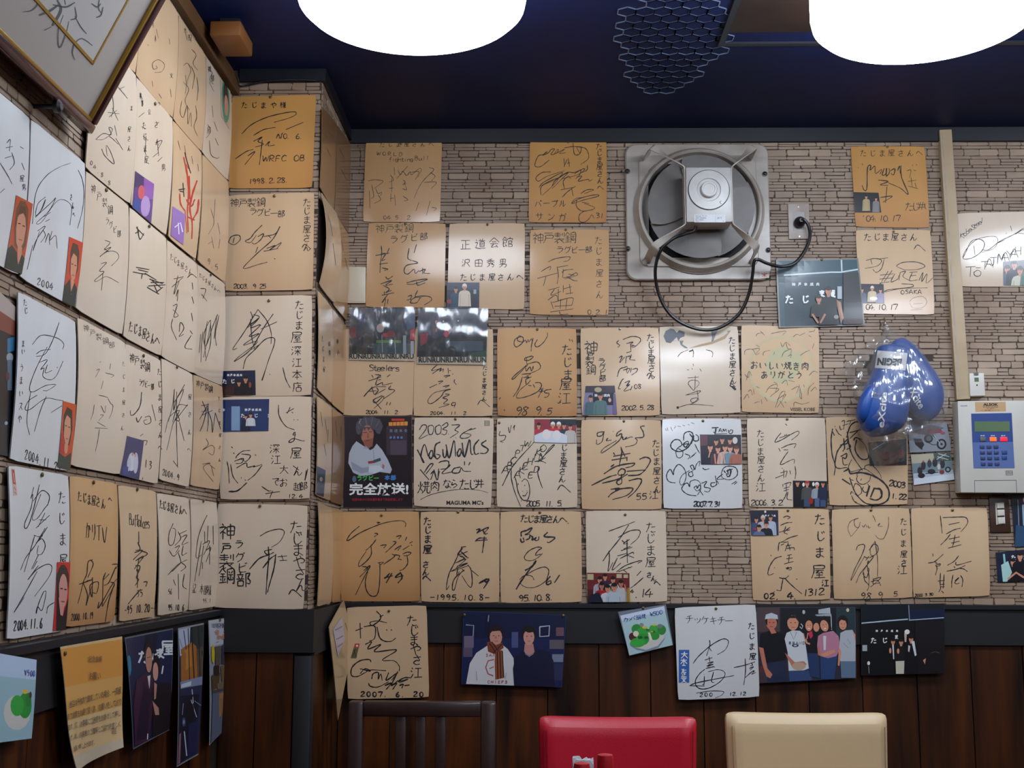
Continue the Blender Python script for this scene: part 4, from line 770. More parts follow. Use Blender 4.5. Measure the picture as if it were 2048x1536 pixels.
C('B', 'X7', '1065 50 1975 35 2015 1085 1090 1105', TN, 'tan board dated 98 9 5 with a thin tall signature, just above the rail',
  'w1.2/1400 200 1380 260 1340 250 1330 180 1380 155 1290 190 1255 270 1280 350 1300 360 1390 250; 1420 240 1440 260 1460 230 1480 265; 1490 240 1500 270 1520 260; 1545 120 1570 170 1575 200; 1600 240 1630 215 1610 250 1660 250; 1730 140 1725 260 1680 380 1640 400 1600 385 1575 350; /w1.7/1350 530 1370 480 1430 460 1450 490 1410 600 1330 760 1290 885 1380 720 1450 600; 1570 420 1580 480 1600 640 1600 840; 1500 530 1560 460 1600 480 1605 540 1560 590 1520 580 1520 500 1570 430; 1440 600 1480 620 1500 600 1460 650; 1500 620 1550 610 1400 800 1350 915; 1490 650 1480 720 1500 760 1470 850 1430 790 1480 700 1500 650; 1480 740 1500 820 1500 950; 1440 790 1450 880 1500 940 1480 1005; 1540 870 1640 850 1520 960; 1560 860 1550 920 1630 910; 1520 900 1600 880 1640 945',
  [('たじま屋', 1860, 150, 84, 2, 128, 1.8), ('さ', 1870, 640, 80, 0, 0, 2), ('江', 1830, 700, 120, 0, 0, 2), ('98', 1395, 1020, 86, 66, 0, 1.9, .15), ('9', 1600, 1010, 86, 0, 0, 1.8), ('5', 1780, 1010, 66, 0, 0, 1.8)], pin=(1525, 60), age=.35, bv=.002)
C('B', 'X8', '130 230 1105 225 1143 1355 160 1380', TN, 'tan board with sparse wide-spaced kanji, last of its row below the alarm panel',
  'w1.9/505 330 515 440 525 555; 535 355 700 348 820 350 855 400 830 460 765 535; 610 445 750 415; 575 565 680 510 765 490; 630 565 580 630 505 705; 610 630 750 600; 690 575 670 680 650 735; 640 680 750 655; 600 745 770 700; 405 815 408 850; 345 935 430 915 540 820; 735 840 680 910 590 965; 700 920 715 960 900 910; 675 975 690 1000; 430 920 460 930; 440 940 470 950 500 945 490 970 450 970; 580 1040 720 1010 820 965; 740 1000 800 1010 850 1045; 505 1060 500 1180 510 1260; 550 1080 545 1200 540 1260; 470 1165 560 1155; 500 1210 560 1205; 500 1240 560 1235; 510 1260 485 1305; 520 1290 550 1320; 665 1085 650 1170 650 1250; 760 1090 790 1150 780 1240; 690 1160 740 1120 690 1180 710 1200 750 1190; 440 960 460 1000 440 1090',
  [('2000 3.30', 175, 1330, 38, 26, -2, 1.7)], pin=(660, 258), age=.3, bv=.004)
# bottom row on the rail and the planks
OFF = .034
C('B', 'W1', '297 90 910 75 930 780 305 795', TN, 'tan board with large free script and a tiny seal sticker, above the wooden chair',
  'w2.4/525 120 560 160 540 200 490 230 480 205 540 195 605 210; 550 165 580 150; 365 270 420 250; 400 210 405 330; 430 240 500 230 520 260 510 330 470 350; 530 240 550 320 590 350 640 350 675 325; 600 262 610 266; 635 262 645 266; 440 375 490 355 460 410 560 375 510 430 660 415 670 430 570 495 660 500 700 540 700 580; 400 560 480 580 440 560 400 600; 485 510 470 490 400 500 340 550 335 610 380 620 440 590 480 570 600 575; 490 640 500 600 540 590 540 640 560 600 570 650; 620 590 600 650 660 610 690 590 640 650; 690 580 640 690 690 650; 465 670 480 695 540 700 620 660; 790 630 740 630 690 660 770 640 700 670; /w3/590 690 640 670 600 720; 640 690 680 670 650 720; 700 690 730 680 720 710; 740 690 780 685',
  [('たじ', 755, 150, 85, 15, 80, 2.4), ('ま', 775, 305, 80, 0, 0, 2.4), ('や', 780, 370, 90, 0, 0, 2.4), ('さ', 795, 455, 80, 0, 0, 2.4), ('江', 785, 540, 95, 0, 0, 2.4), ('2007. 6. 20', 400, 735, 42, 45, 0, 2.8)], pin=(622, 118), off=OFF, bv=.001, age=.1)
yoji = BOARDS[-1]
C('B', 'W2', '880 145 1850 105 1895 1210 922 1250', WH, 'white board with a blue name strip, dated 2007 12.12, hanging under the rail',
  'w1.9/1295 530 1300 590 1260 720; 1290 620 1320 665; 1100 810 1170 720 1320 590 1450 520 1510 530 1520 570 1480 650 1390 705; 1240 770 1330 740; 1290 730 1300 790; 1270 810 1340 790 1280 830; 1260 840 1340 820 1270 850; 1250 870 1340 850 1360 855; 1240 880 1180 930 1130 1010 1140 1080 1200 1115 1300 1100 1420 1030 1480 950 1460 900 1380 885 1280 910; 1235 960 1230 1060 1210 1060; 1230 940 1232 945; 1345 910 1320 1020 1350 1040; 1060 1075 1150 1040 1450 980 1590 955; 1060 1075 1240 1080; 1720 750 1725 900 1705 1070; 1585 860 1720 830 1840 790; 1790 800 1810 830 1780 840; 1770 870 1820 850 1780 890; 1720 980 1800 910 1830 900 1800 940 1850 915; /w1.4/1140 1165 1300 1140 1460 1145 1440 1190 1360 1225',
  [('チッケキチー', 1005, 235, 100, 95, 4, 1.4), ('たじま屋', 1750, 320, 84, 6, 122, 2), ('200', 1175, 1160, 50, 58, -2, 1.8), ('12.12', 1525, 1155, 46, 42, -2, 1.9)], pin=(1375, 155), off=OFF, bv=.003)
daiki = BOARDS[-1]

# ---------------------------------------------------------------- boards on the pillar front
C('P', 'Z6', '215 155 797 140 770 775 190 780', '#c8924e', 'amber board dated 1998.2.28 with a long swooping stroke, topmost on the pillar',
  'w1.8/290 410 350 350 450 300 560 270 650 258 655 280 600 305 510 330; 370 420 440 380 520 365; 370 460 430 430 400 460 440 480 380 500; 430 450 420 540 410 620; 450 490 480 460 470 490 515 485; 245 580 320 530 370 515; 330 560 380 530 310 620; 590 380 710 330; 525 440 540 410 550 440 570 400',
  [('たじまや様', 285, 190, 44, 66, 0, 1.7), ('10. 6.', 540, 405, 40, 28, 0, 1.6), ('WRFC OB', 430, 555, 46, 42, -1, 1.8, .12), ('1998.2.28.', 330, 712, 38, 28, -1, 1.7)], pin=(485, 158), age=.35, bv=.002)
C('P', 'Z6', '190 825 785 805 775 1470 175 1480', TN, 'tan board with a circled number one and slanted signature, second on the pillar',
  'w1.8/430 1030 380 1080 350 1120 315 1140 350 1150 390 1100; 400 1110 440 1090 420 1130 380 1160 360 1150; 440 1110 520 1090 550 1040 500 1130 400 1220 300 1325 400 1300 465 1283; 470 1100 490 1120; 400 1180 385 1220; 440 1210 540 1190; 460 1190 520 1170 480 1200 560 1150 530 1190; 510 1258 520 1262; 200 1150 220 1110 270 1100 280 1130 240 1165 200 1150; 240 1115 230 1155',
  [('神戸製鋼', 205, 848, 62, 60, -1, 1.5), ('ラグビー部', 340, 912, 52, 48, 4, 1.5), ('たじま屋さん', 705, 845, 56, 0, 62, 1.6), ('へ', 700, 1145, 66, 0, 0, 1.8), ('2003. 9 25', 230, 1430, 34, 22, 0, 1.7)], pin=(512, 832), age=.25, bv=.003)
C('P', 'Z7', '165 115 770 105 765 790 150 800', CR, 'cream board with a tall hatched signature and a small night photo low on its left',
  'w1.8/350 220 360 270 300 370 230 475 260 470; 400 205 340 310 410 260 330 330; 400 205 460 280 490 360 490 440; 370 240 410 260 350 330 420 310 340 390 410 370 300 450 400 420 350 480 420 440; 505 235 440 330 350 480 240 560 280 520 390 440; 530 290 420 340; 350 270 360 400 380 480; 300 610 320 540 380 480 450 410 510 400 510 450 470 560 430 690 450 620 425 690; 480 645 483 650; 570 600 590 680 620 740',
  [('たじま', 650, 140, 62, 0, 72, 1.8), ('屋', 620, 355, 80, 0, 0, 1.8), ('深江本店', 625, 450, 70, 4, 82, 1.8)], pin=(475, 145), age=.15, bv=.003,
  pics=[('155 625 383 620 385 788 158 792', ['R #142040 155 620 385 690', 'T #d8d8dc 5 16 22 190 645 神戸本焼肉', 'T #e0e0e0 6 30 55 160 680 たじ', f'M {SK} {HB} #12121c 272 705 34 790', f'M {SK} {HB} #101018 318 680 40 790', 'R #3a1a20 155 730 240 792', 'E #8c4a40 348 720 9 20'], '#1c1a2c')])
C('P', 'Z7', '148 800 765 795 755 1495 140 1500', CR, 'cream board with a large blue night photo at its top left and curling script',
  'w1.9/540 855 545 930 590 1000 650 1025; 645 880 590 910; 620 870 600 915; 630 905 640 910; 645 955 648 960; 670 955 673 960; 650 1040 640 1060 660 1060; 655 1040 645 1100 610 1110 640 1085 700 1100 720 1100; 220 1140 230 1150; 235 1180 240 1190; 250 1220 260 1200 300 1170 350 1165; 240 1240 300 1220 290 1250 250 1255; 290 1190 350 1200 320 1240 280 1220; 255 1285 320 1250 330 1280 380 1270 370 1280 430 1260; 380 1195 390 1200; 190 1240 200 1290 205 1390; 215 1260 230 1340 265 1390; 430 1265 380 1330 330 1370; 285 1350 290 1355; 310 1365 320 1370; /w3/200 1445 260 1440 325 1385; /w1.9/425 1410 470 1440 490 1440; 450 1460 550 1445; 500 1440 480 1490; 640 1270 680 1300; 740 1290 720 1370 730 1300',
  [('屋', 620, 1140, 80, 0, 0, 1.9), ('ん', 640, 1275, 66, 0, 0, 1.9), ('深', 480, 1120, 70, 0, 0, 1.7), ('江', 490, 1195, 70, 0, 0, 1.8), ('大', 545, 1265, 64, 0, 0, 1.6), ('で', 495, 1350, 56, 0, 0, 1.6), ('お', 545, 1355, 60, 0, 0, 1.7), ('越', 640, 1380, 60, 0, 0), ('部', 680, 1375, 60, 0, 0, 1.7), ('12.4', 600, 1462, 30, 26, 0, 1.7)], age=.15, bv=.003,
  pics=[('158 820 477 815 473 1033 155 1040', ['R #1a2c5c 158 815 477 870', 'R #7c9cc0 220 865 278 1030', 'T #d0d4dc 5 18 24 310 880 神戸本焼肉', f'M {SK} {HB} #141c3c 318 935 28 1035', f'M {SK} {HB} #c8ccd4 352 925 30 1000', 'T #d8dce0 5 28 90 285 915 たじま', 'E #c8ccd4 165 890 12 10'], '#1a3464')])
C('P', 'Z8', '100 125 580 135 557 690 75 680', CR, 'cream board with bold brush kanji in two columns, lowest on the pillar front',
  'w1.8/325 300 370 275 430 262 455 280 430 330 385 360; /w2.6/370 355 370 400 350 380 390 370; 270 475 320 420 370 400 400 385; 340 470 380 420 410 400; 375 390 365 500 357 610; 410 395 400 470 375 560 365 600; /w1.8/420 410 470 405; 430 430 470 428; 440 400 450 430',
  [('神', 110, 235, 88, 0, 0, 3), ('戸', 115, 335, 56, 0, 0, 2.8), ('製', 108, 395, 84, 0, 0, 2.6), ('鋼', 108, 470, 86, 0, 0, 2.8), ('ラ', 190, 320, 46, 0, 0, 2.2), ('グ', 195, 385, 52, 0, 0, 2.2), ('ビ', 200, 440, 58, 0, 0, 2.2), ('部', 195, 490, 82, 0, 0, 3), ('たじまやさん', 480, 215, 70, 6, 62, 2.1), ('へ', 475, 565, 76, 0, 0, 2.4)], pin=(325, 140), age=.1, bv=.002, off=.008)

# ---------------------------------------------------------------- boards on the pillar side, seen edge-on
def S(quad, z, col, label, **k): return C('S', z, quad, col, label, **k)
S('815 215 912 330 895 930 800 770', 'Z6', '#8a6440', 'dark brown weathered board on the pillar side, uppermost near the front edge', age=.4, off=.006, bv=.002, ink='830 400 850 440; 840 500 870 560; 850 380 880 420', width=.8)
S('915 335 1018 480 1005 1095 900 935', 'Z6', '#83603c', 'dark brown weathered board on the pillar side, uppermost near the back wall', age=.4, off=.006, bv=.002, ink='930 500 960 560; 940 640 980 720', width=.8)
S('800 800 905 940 890 1560 785 1430', 'Z6', TN, 'strongly bowed tan board sticking out from the pillar side below the dark one', age=.3, off=.008, bv=.014, bh=.006, ink='840 1000 850 1100; 850 1150 870 1300; 820 950 835 1000', width=.9)
S('906 945 1012 1112 1002 1700 890 1565', 'Z6', OR, 'brown board with glossy lower half on the pillar side near the small white plate', age=.3, off=.006, bv=.006, ink='930 1100 950 1200; 960 1250 980 1330', width=.9)
S('785 68 885 192 880 842 780 742', 'Z7', TN, 'tan board with faint script columns halfway up the pillar side, near its front edge', age=.3, off=.006, bv=.004, txt=[('たじま屋', 800, 380, 40, 4, 70, .9), ('田男', 845, 420, 36, 2, 60, .9)])
S('888 197 990 330 970 918 880 845', 'Z7', OR, 'orange tan board halfway up the pillar side, beside the left plastic sleeve', age=.25, off=.006, bv=.003, txt=[('神戸', 905, 400, 40, 4, 80, .8)])
S('780 792 880 872 870 1508 770 1468', 'Z7', TN, 'tan board with a dark corner photo, low on the pillar side near the front edge', age=.3, off=.006, bv=.003, ink='800 900 810 1000; 830 950 840 1050; 850 1020 845 1100; 820 1120 835 1200', width=.9,
  pics=[('772 1270 830 1300 822 1480 772 1462', ['R #1c2440 772 1270 830 1480', 'E #b08070 800 1360 10 16'], '#182038')])
S('882 876 980 936 970 1545 872 1512', 'Z7', '#9a7048', 'brown tan board low on the pillar side, beside the man poster', age=.3, off=.006, bv=.005, ink='900 960 910 1060; 940 1000 935 1100', width=.8)
S('605 115 680 150 675 655 600 675', 'Z8', TN, 'plain tan board of the lowest pillar side row, near the front edge', age=.25, off=.01, bv=.003, bh=.003)
S('684 146 752 165 750 645 686 655', 'Z8', OR, 'plain orange tan board of the lowest pillar side row, beside the back wall', age=.35, off=.008, bv=.003)
S('742 742 792 690 786 950 735 1180', 'Z8', TN, 'tan board tucked behind the dangling one under the rail on the pillar side', age=.2, off=.0235, bv=0)
S('620 785 705 640 738 900 655 1290', 'Z8', '#b99c74', 'curled tan board dangling askew from one corner under the pillar rail', age=.15, off=.032, bv=.002, bh=.003, lift=.008,
  pics=[('640 800 690 730 700 850 662 940', ['R #b8b0c0 640 730 700 940', 'L #6a6080 6 650 800 690 780', 'L #6a6080 6 655 850 692 830', 'L #6a6080 6 660 890 690 870'], '#a098b0')], ink='705 760 715 800; 720 820 725 860', width=.9)

# ---------------------------------------------------------------- boards on the left wall (rows from the ceiling down)
def Lb(z, quad, col, label, ink='', txt=(), **k):
    k.setdefault('bv', .003); k.setdefault('off', .006); k.setdefault('bh', .003)
    return C('L', z, quad, col, label, ink, txt, **k)
Lb('Z1', '850 -800 1165 -350 1118 630 800 270', TN, 'cream board mostly hidden behind the gilt picture frame, top row', age=.1)
Lb('Z1', '1170 -350 1488 115 1440 1010 1120 640', TN, 'yellowed board with a faint spiral drawing, top row next to the picture frame', 'w1/1290 560 1300 580 1270 590 1260 540 1310 510 1360 550 1340 610 1280 620; 1290 250 1310 330; 1400 330 1405 380; 1210 380 1225 390; 1320 800 1345 840; 1260 690 1270 740; 1410 760 1420 830', [('2. 2', 1310, 870, 50, 30, 40, .9), ('大木', 1250, 180, 60, 20, 120, .9), ('文', 1400, 620, 50, 0, 0, .8)], age=.2)
Lb('Z1', '1490 125 1725 475 1690 1295 1442 1015', TN, 'yellowed board with a long wavy signature, middle of the top row on the left wall', 'w1.1/1520 560 1560 540 1590 600 1560 680 1540 800; 1590 560 1620 640 1600 760; 1640 660 1650 760 1640 860; 1510 860 1500 960 1530 1000 1560 900 1570 1060 1590 960 1600 1080; 1550 280 1560 340; 1580 300 1600 360; 1540 640 1550 720; 1600 420 1640 470 1610 540 1650 600; 1520 700 1570 760 1540 860 1580 940; 1630 900 1640 1000 1620 1080 1650 1160', [('本田', 1530, 230, 60, 40, 60, 1)], age=.2)
Lb('Z1', '1728 480 1945 805 1915 1540 1692 1300', CR, 'board with a dark haired face in a green oval, top row against the pillar', 'w1.3/1740 600 1780 620 1750 680 1790 720; 1745 700 1790 780; 1770 900 1780 1000; 1730 1060 1760 1120 1720 1180; 1790 1040 1820 1120; 1750 1200 1770 1320 1820 1350 1840 1340; 1800 1180 1830 1240', [('神', 1735, 560, 60, 0, 0, 1.2), ('部', 1760, 640, 60, 0, 0, 1.2), ('屋', 1725, 1080, 60, 0, 0, 1)],
   age=.1, pics=[('1850 660 1935 780 1915 1100 1850 990', ['E #2a8a78 1890 860 34 190', 'E #241816 1892 830 22 130', 'E #c08878 1893 900 16 90'], '#bfa888')])
Lb('Z1', '720 175 1125 640 1075 1745 685 1430', CR, 'pale board with a sharp thin signature below the corner of the picture frame', 'w1.3/960 740 1010 800 1040 840; 970 760 1020 740; 910 800 920 920 900 1000; 870 960 970 970; 880 1000 950 940; 910 920 960 1030; 765 1190 830 1140 900 1150 880 1090 910 1100 890 1150 830 1190 765 1190; 880 1160 920 1190 960 1230; 930 1070 950 1160; 820 1270 850 1330 930 1400 900 1300 860 1240 870 1330; 940 1180 1000 1280', [('屋さん', 1035, 1080, 50, 0, 80, 1), ('ま', 1060, 900, 44, 0, 0, 1), ('04.8.8', 720, 1370, 40, 32, 34, 1.2)], age=.05)
Lb('Z1', '1125 650 1440 1010 1385 2010 1075 1750', CR, 'cream board with scattered short strokes and a purple stage photo, second row', 'w1.3/1150 800 1170 840 1160 870; 1130 1000 1190 960; 1280 1080 1320 1040; 1160 1080 1200 1100; 1170 1160 1220 1200; 1280 1220 1340 1200 1300 1280; 1180 1260 1200 1330; 1260 1340 1310 1300; 1190 1380 1230 1400; 1300 1380 1340 1340; 1200 1160 1190 1300; 1300 1200 1310 1330', [('神部', 1145, 790, 60, 16, 60, 1), ('たじま屋', 1165, 1040, 66, 6, 96, 1.2), ('さん', 1275, 1030, 62, 8, 150, 1.2), ('男', 1330, 1400, 60, 0, 0, 1), ('会', 1220, 930, 50, 0, 0, 1)], age=.1, pin=(1285, 885),
   pics=[('1100 1460 1270 1570 1255 1900 1090 1770', ['R #38285c 1090 1460 1180 1600', 'R #8c50a0 1180 1520 1270 1700', 'E #b090c0 1200 1760 40 90', 'E #c8505c 1160 1640 30 60', 'R #2a4a90 1100 1700 1150 1800'], '#5a3a80')])
Lb('Z1', '1440 1020 1690 1300 1640 2215 1400 2020', TN, 'cream board with a red ink drawing and a purple label on the left wall', 'w1.1/1480 1200 1500 1280; 1540 1240 1550 1320; 1600 1330 1610 1400; 1650 1400 1655 1460', age=.15,
   pics=[('1425 1760 1540 1830 1530 2090 1420 2010', ['R #8a60b0 1420 1760 1540 2090', 'L #e8e0ec 10 1450 1940 1500 1900 1520 1980', 'L #e8e0ec 8 1480 1900 1490 2000'], '#8458a8')])
redcard = BOARDS[-1]
Lb('Z1', '1695 1310 1920 1550 1890 2410 1655 2225', TN, 'yellowed board with faint grey script dated 9.5, second row against the pillar', 'w.9/1760 1780 1790 1900 1740 2000; 1770 2020 1790 2120; 1800 1700 1790 1860; 1820 1900 1840 2000; 1740 2080 1780 2060; 1840 2040 1830 2120', [('9.5', 1740, 2200, 60, 32, 26, 1)], age=.2)
Lb('Z2', '-330 -900 205 -450 110 900 -350 650', WH, 'white board with an orange portrait photo at the far left edge, third row', 'w1.6/40 -150 60 -60 20 0; -20 -100 40 -120; -60 -60 0 40 40 120; 110 -200 140 -180; 120 -60 140 0; 0 -230 30 -260 20 -160; -10 -190 50 -200; -150 -300 -80 -100 -160 100 -60 0; -200 0 -100 200 -20 160', [('屋', 105, 40, 60, 0, 90, 1.3), ('男', 115, 120, 55, 0, 0, 1.2)],
   pics=[('70 215 203 290 130 890 -10 830', ['R #b8441c 60 210 205 900', 'P #6b3c20 70 330 100 260 140 270 165 340 160 520 150 640 110 720 60 640 55 480', 'P #c6876a 82 400 110 350 140 390 146 500 130 620 100 690 74 620 70 500', 'P #5a3018 78 400 100 300 140 320 150 430 125 370 95 380', 'L #3a1c14 9 84 455 104 460', 'L #3a1c14 9 118 475 138 482', 'L #9c4c40 9 90 590 118 600', 'P #c6876a 84 640 120 660 120 800 90 800', 'P #1c2c26 -10 690 40 640 80 700 95 810 120 720 150 760 150 900 -10 900'], '#b8441c')])
Lb('Z2', '215 -441 685 -60 600 1180 120 915', WH, 'white board with a round scribbled signature, red portrait photo and year 2004, third row', 'w1.4/330 230 260 290 240 390 300 330 330 250 280 360 240 400 390 270 420 240 360 350 250 450 300 440 440 260 550 300 540 470; 310 400 380 360; 330 440 370 420; 260 520 330 480 250 600 225 690 280 520; 310 510 330 560 290 620; 330 620 360 540 370 640; 390 520 370 600 420 560 435 670; 210 460 240 200 330 60 450 -20 560 -60; 620 0 650 80 660 200 640 350 600 500; 180 850 220 640', [('さんへ', 545, 200, 60, 10, 75, 1.2), ('2004', 270, 920, 66, 36, 14, 1.6)],
   pics=[('532 570 640 620 590 1170 490 1120', ['R #c43a20 490 560 640 1170', 'P #4a2a1a 540 690 560 620 600 640 612 720 600 860 570 960 535 880', 'P #cd8a6c 546 760 565 710 592 740 594 830 580 930 560 960 543 880', 'L #3a1c14 8 550 800 564 806', 'L #3a1c14 8 574 812 588 818', 'L #9c4c40 8 556 895 574 902', 'P #cd8a6c 548 930 575 950 572 1060 552 1060', 'P #1a2a24 490 1120 500 990 540 930 556 1070 575 960 600 1010 592 1170'], '#c03c20')])
Lb('Z2', '690 0 1060 300 1005 1410 600 1180', CR, 'clean cream board with one thin swirling signature, third row below the frame', 'w1.3/845 600 890 620 840 680 900 660 800 740 870 695 940 700 960 750 900 820; 840 670 880 700; 810 800 860 790 800 860 840 870 760 940 780 950 860 910 960 960; 830 880 820 1030', [('神戸製鋼', 730, 120, 80, 48, 60, 1.1), ('ラグビ部', 850, 400, 64, 34, 38, 1)], pin=(865, 170), age=.05)
Lb('Z2', '1065 310 1385 580 1340 1590 1010 1420', CR, 'cream board with scribbled-out dark strokes in the middle, third row', 'w2.4/1120 490 1190 560; 1110 540 1150 520; 1130 480 1150 590 1190 540; 1110 830 1230 850; 1080 870 1200 890; 1130 850 1220 870; 1170 880 1160 930; 1190 880 1290 940; 1230 930 1340 970; 1240 960 1350 960; 1210 1000 1310 1060; 1220 990 1360 980; 1270 980 1300 1060; 1250 940 1330 1010; 1290 1040 1340 1000', [('たじま屋さんへ', 1060, 1290, 96, 38, 20, 1.7)], pin=(1235, 480), age=.1)
Lb('Z2', '1388 590 1650 800 1625 1740 1340 1590', CR, 'cream board with a narrow column signature ending in a ring, third row', 'w1.7/1440 930 1530 910; 1420 1000 1520 920; 1480 900 1440 1060 1490 950; 1460 1080 1480 1020 1470 1120; 1430 1160 1470 1150 1440 1250 1480 1240 1430 1190; 1430 1270 1420 1340 1470 1450; 1490 1380 1500 1300 1530 1350 1490 1420 1530 1400; 1560 920 1600 890 1640 920; 1600 960 1605 1020; 1595 1080 1610 1140; 1590 1220 1600 1290; 1580 1370 1600 1400; 1590 1410 1540 1510 1600 1530', [('たじま屋さん', 1410, 710, 60, 32, 26, 1)], age=.1)
Lb('Z2', '1652 800 1890 970 1865 1840 1620 1735', CR, 'cream board with steep zigzag hatching, third row against the pillar', 'w1.6/1670 1010 1720 1020 1690 1100; 1680 1060 1730 1120; 1820 1230 1780 1330 1720 1500 1700 1400 1760 1280 1740 1420 1700 1600; 1690 1380 1680 1500 1680 1640; 1730 1290 1710 1460 1720 1600; 1760 1300 1760 1480 1720 1630; 1810 1260 1790 1440; 1830 1240 1800 1400 1810 1500; 1670 1400 1660 1560', [('たじま屋さんへ', 1665, 880, 40, 26, 22, .9)], pin=(1765, 895), age=.1)
Lb('Z3', '100 -421 600 -160 545 1120 30 1020', WH, 'white board with a huge looping signature and an orange portrait photo, fourth row', 'w1.5/460 -150 400 0 330 120 250 140; 215 40 300 -40 430 -20 490 30 480 80; 250 120 300 90 380 80; 280 190 350 170 290 250 320 240 310 310 370 340 420 310 460 230 480 180; 350 210 330 280 390 260; 430 230 435 240; 350 60 260 220 200 360 190 430 230 440 330 390 420 380 350 430 310 430; 260 470 180 520 150 590 200 590 330 500 430 510 480 520; 200 440 180 560 170 700 200 810; 470 560 380 620; 340 480 290 600 240 780', [('たじ', 145, -350, 60, 4, 70, 1.2), ('うまいスや', 90, 200, 70, -2, 110, 1.4), ('まい', 110, 0, 60, 0, 70, 1.3), ('2004.11.21', 160, 930, 90, 32, 13, 1.8)], bh=.004,
   pics=[('475 520 575 550 548 1110 445 1085', ['R #c44818 440 515 580 1110', 'P #34241a 480 640 505 570 545 600 548 760 530 900 490 880 474 760', 'P #cc8c6e 488 690 505 640 532 670 536 790 520 890 500 900 484 820', 'L #2c1814 8 492 730 506 734', 'L #2c1814 8 516 742 530 746', 'L #9c4c40 8 500 840 518 846', 'E #cc8c6e 505 920 14 50', 'P #b02c28 460 800 480 780 490 980 450 960', 'P #2c3a30 440 1110 450 960 500 1000 545 960 548 1110'], '#b84c20')])
Lb('Z3', '615 -200 1030 20 985 1150 555 1070', CR, 'bowed cream board with very faint washed-out script, fourth row', 'w1/760 260 790 250 750 320; 880 250 890 200; 840 280 910 300 890 320; 790 190 810 185; 820 350 800 420; 830 480 780 470 860 490; 860 500 880 540 900 560 890 620 870 670; 740 550 730 620 710 680; 800 560 830 620 840 560; 790 640 820 640 780 690; 750 750 860 755; 770 700 840 740; 790 760 780 860 765 950', [('たじま屋さん', 985, 180, 44, -4, 110, .7), ('神戸製鋼部', 660, -130, 60, 56, 36, .9)], bv=.006, age=.1)
Lb('Z3', '1030 25 1335 170 1310 1230 980 1150', CR, 'cream board numbered 13 with a dark blue photo of a white group, fourth row', 'w2/1165 445 1150 560 1100 630 1065 640 1060 600; 1115 660 1130 700 1165 650; /w1.4/1190 660 1230 650 1240 700 1200 720 1180 690 1210 680; 1250 550 1280 690; 1150 820 1180 800; 1160 860 1210 860 1200 900; 1185 1170 1180 1195', [('神戸製鋼', 1060, 110, 84, 46, 26, 1.5), ('ラグビー部', 1140, 330, 60, 26, 10, 1.3), ('たじま屋さんへ', 1300, 240, 60, 0, 108, 1.2), ('13', 1195, 1020, 76, 30, 8, 1.7)], pin=(1185, 135), age=.1,
   pics=[('1030 818 1182 858 1150 1195 980 1150', ['R #20245c 980 815 1185 930', 'E #c8c8d0 1080 1040 36 80', 'E #c0bcc8 1115 1050 22 90', 'E #b8b8c8 1055 1060 18 60', 'E #c89080 1085 975 9 16', 'E #c89080 1110 985 9 16', 'R #2c3c80 1000 1080 1050 1150'], '#242860')])
Lb('Z3', '1340 150 1610 290 1580 1255 1320 1190', CR, 'cream board dated 2004.9 with a narrow leaf-like signature, fourth row', 'w1.5/1540 380 1470 500 1440 600 1450 420 1430 560 1390 700; 1440 540 1530 420 1460 620; 1560 550 1450 690 1490 600 1400 660 1360 790; 1460 600 1490 690 1440 700 1380 940; 1470 440 1465 700 1470 900 1480 1090; 1490 700 1530 860; 1430 700 1480 560 1560 560; 1440 1030 1480 1080', [('屋さんへ', 1565, 460, 50, -4, 150, 1), ('2004.9', 1345, 1100, 60, 26, 8, 1.6)], pin=(1475, 232), age=.1)
Lb('Z3', '1615 290 1870 395 1840 1280 1590 1240', TN, 'tan board with a kanji signature crossed by long strokes, fourth row against the pillar', 'w1.6/1690 520 1720 600 1680 610; 1680 560 1750 550; 1660 680 1740 560 1700 700; 1740 540 1740 700 1730 780; 1740 600 1770 700 1775 790 1800 620; 1665 780 1700 700 1730 560; 1800 620 1840 760; 1690 640 1780 600; /w1.2/1720 840 1740 890 1690 940 1760 900 1790 920 1780 980 1740 960; 1690 1060 1760 1050 1700 1090 1790 1210; 1750 1060 1800 1100; 1770 1080 1790 1160', [('神戸製鋼', 1640, 340, 62, 36, 16, 1.2), ('たじま屋さん', 1825, 480, 34, 0, 105, .9)], age=.25)
Lb('Z4', '20 -130 540 -40 510 1285 5 1365', WH, 'white board with a portrait photo on red at its lower right, lowest row', 'w1.7/290 40 260 150 200 350 160 415 150 370 210 240 230 120 210 160 240 60; 230 180 310 90 370 130 360 200 330 240 260 330 220 320 300 120; 330 280 270 400; 370 300 250 410; 280 340 340 340; 350 400 290 480 230 470; 330 410 240 560 160 660 110 770; 310 470 250 540 300 500 330 560 300 630 260 630 270 560; 240 470 200 600 145 785; 270 640 210 760; 260 690 220 760; 270 730 180 850 250 770 340 720 385 740 360 830 240 995; 260 780 160 960 60 1130 150 1000; 320 950 280 1050 260 1140 270 1080 310 1110 340 960 320 950; 410 1045 360 1080 350 1140', [('たじま屋', 440, 90, 110, 0, 180, 1.8), ('2004.11.6', 65, 1195, 96, 29, -3, 2.4)], pin=(310, -45),
   pics=[('425 700 530 700 512 1280 405 1290', ['R #c01c20 400 695 535 1290', 'E #281a1c 470 860 50 140', 'E #c88c80 475 950 36 150', 'P #1c1418 430 1290 420 800 450 760 440 900 450 1080 480 1170 520 1000 520 1290', 'P #c88c80 440 1000 460 1150 480 1160 490 1050', 'L #281818 12 452 925 472 928', 'L #281818 12 484 932 502 936', 'L #8c4440 12 462 1035 490 1040'], '#b01c20')])
sticker = BOARDS[-1]
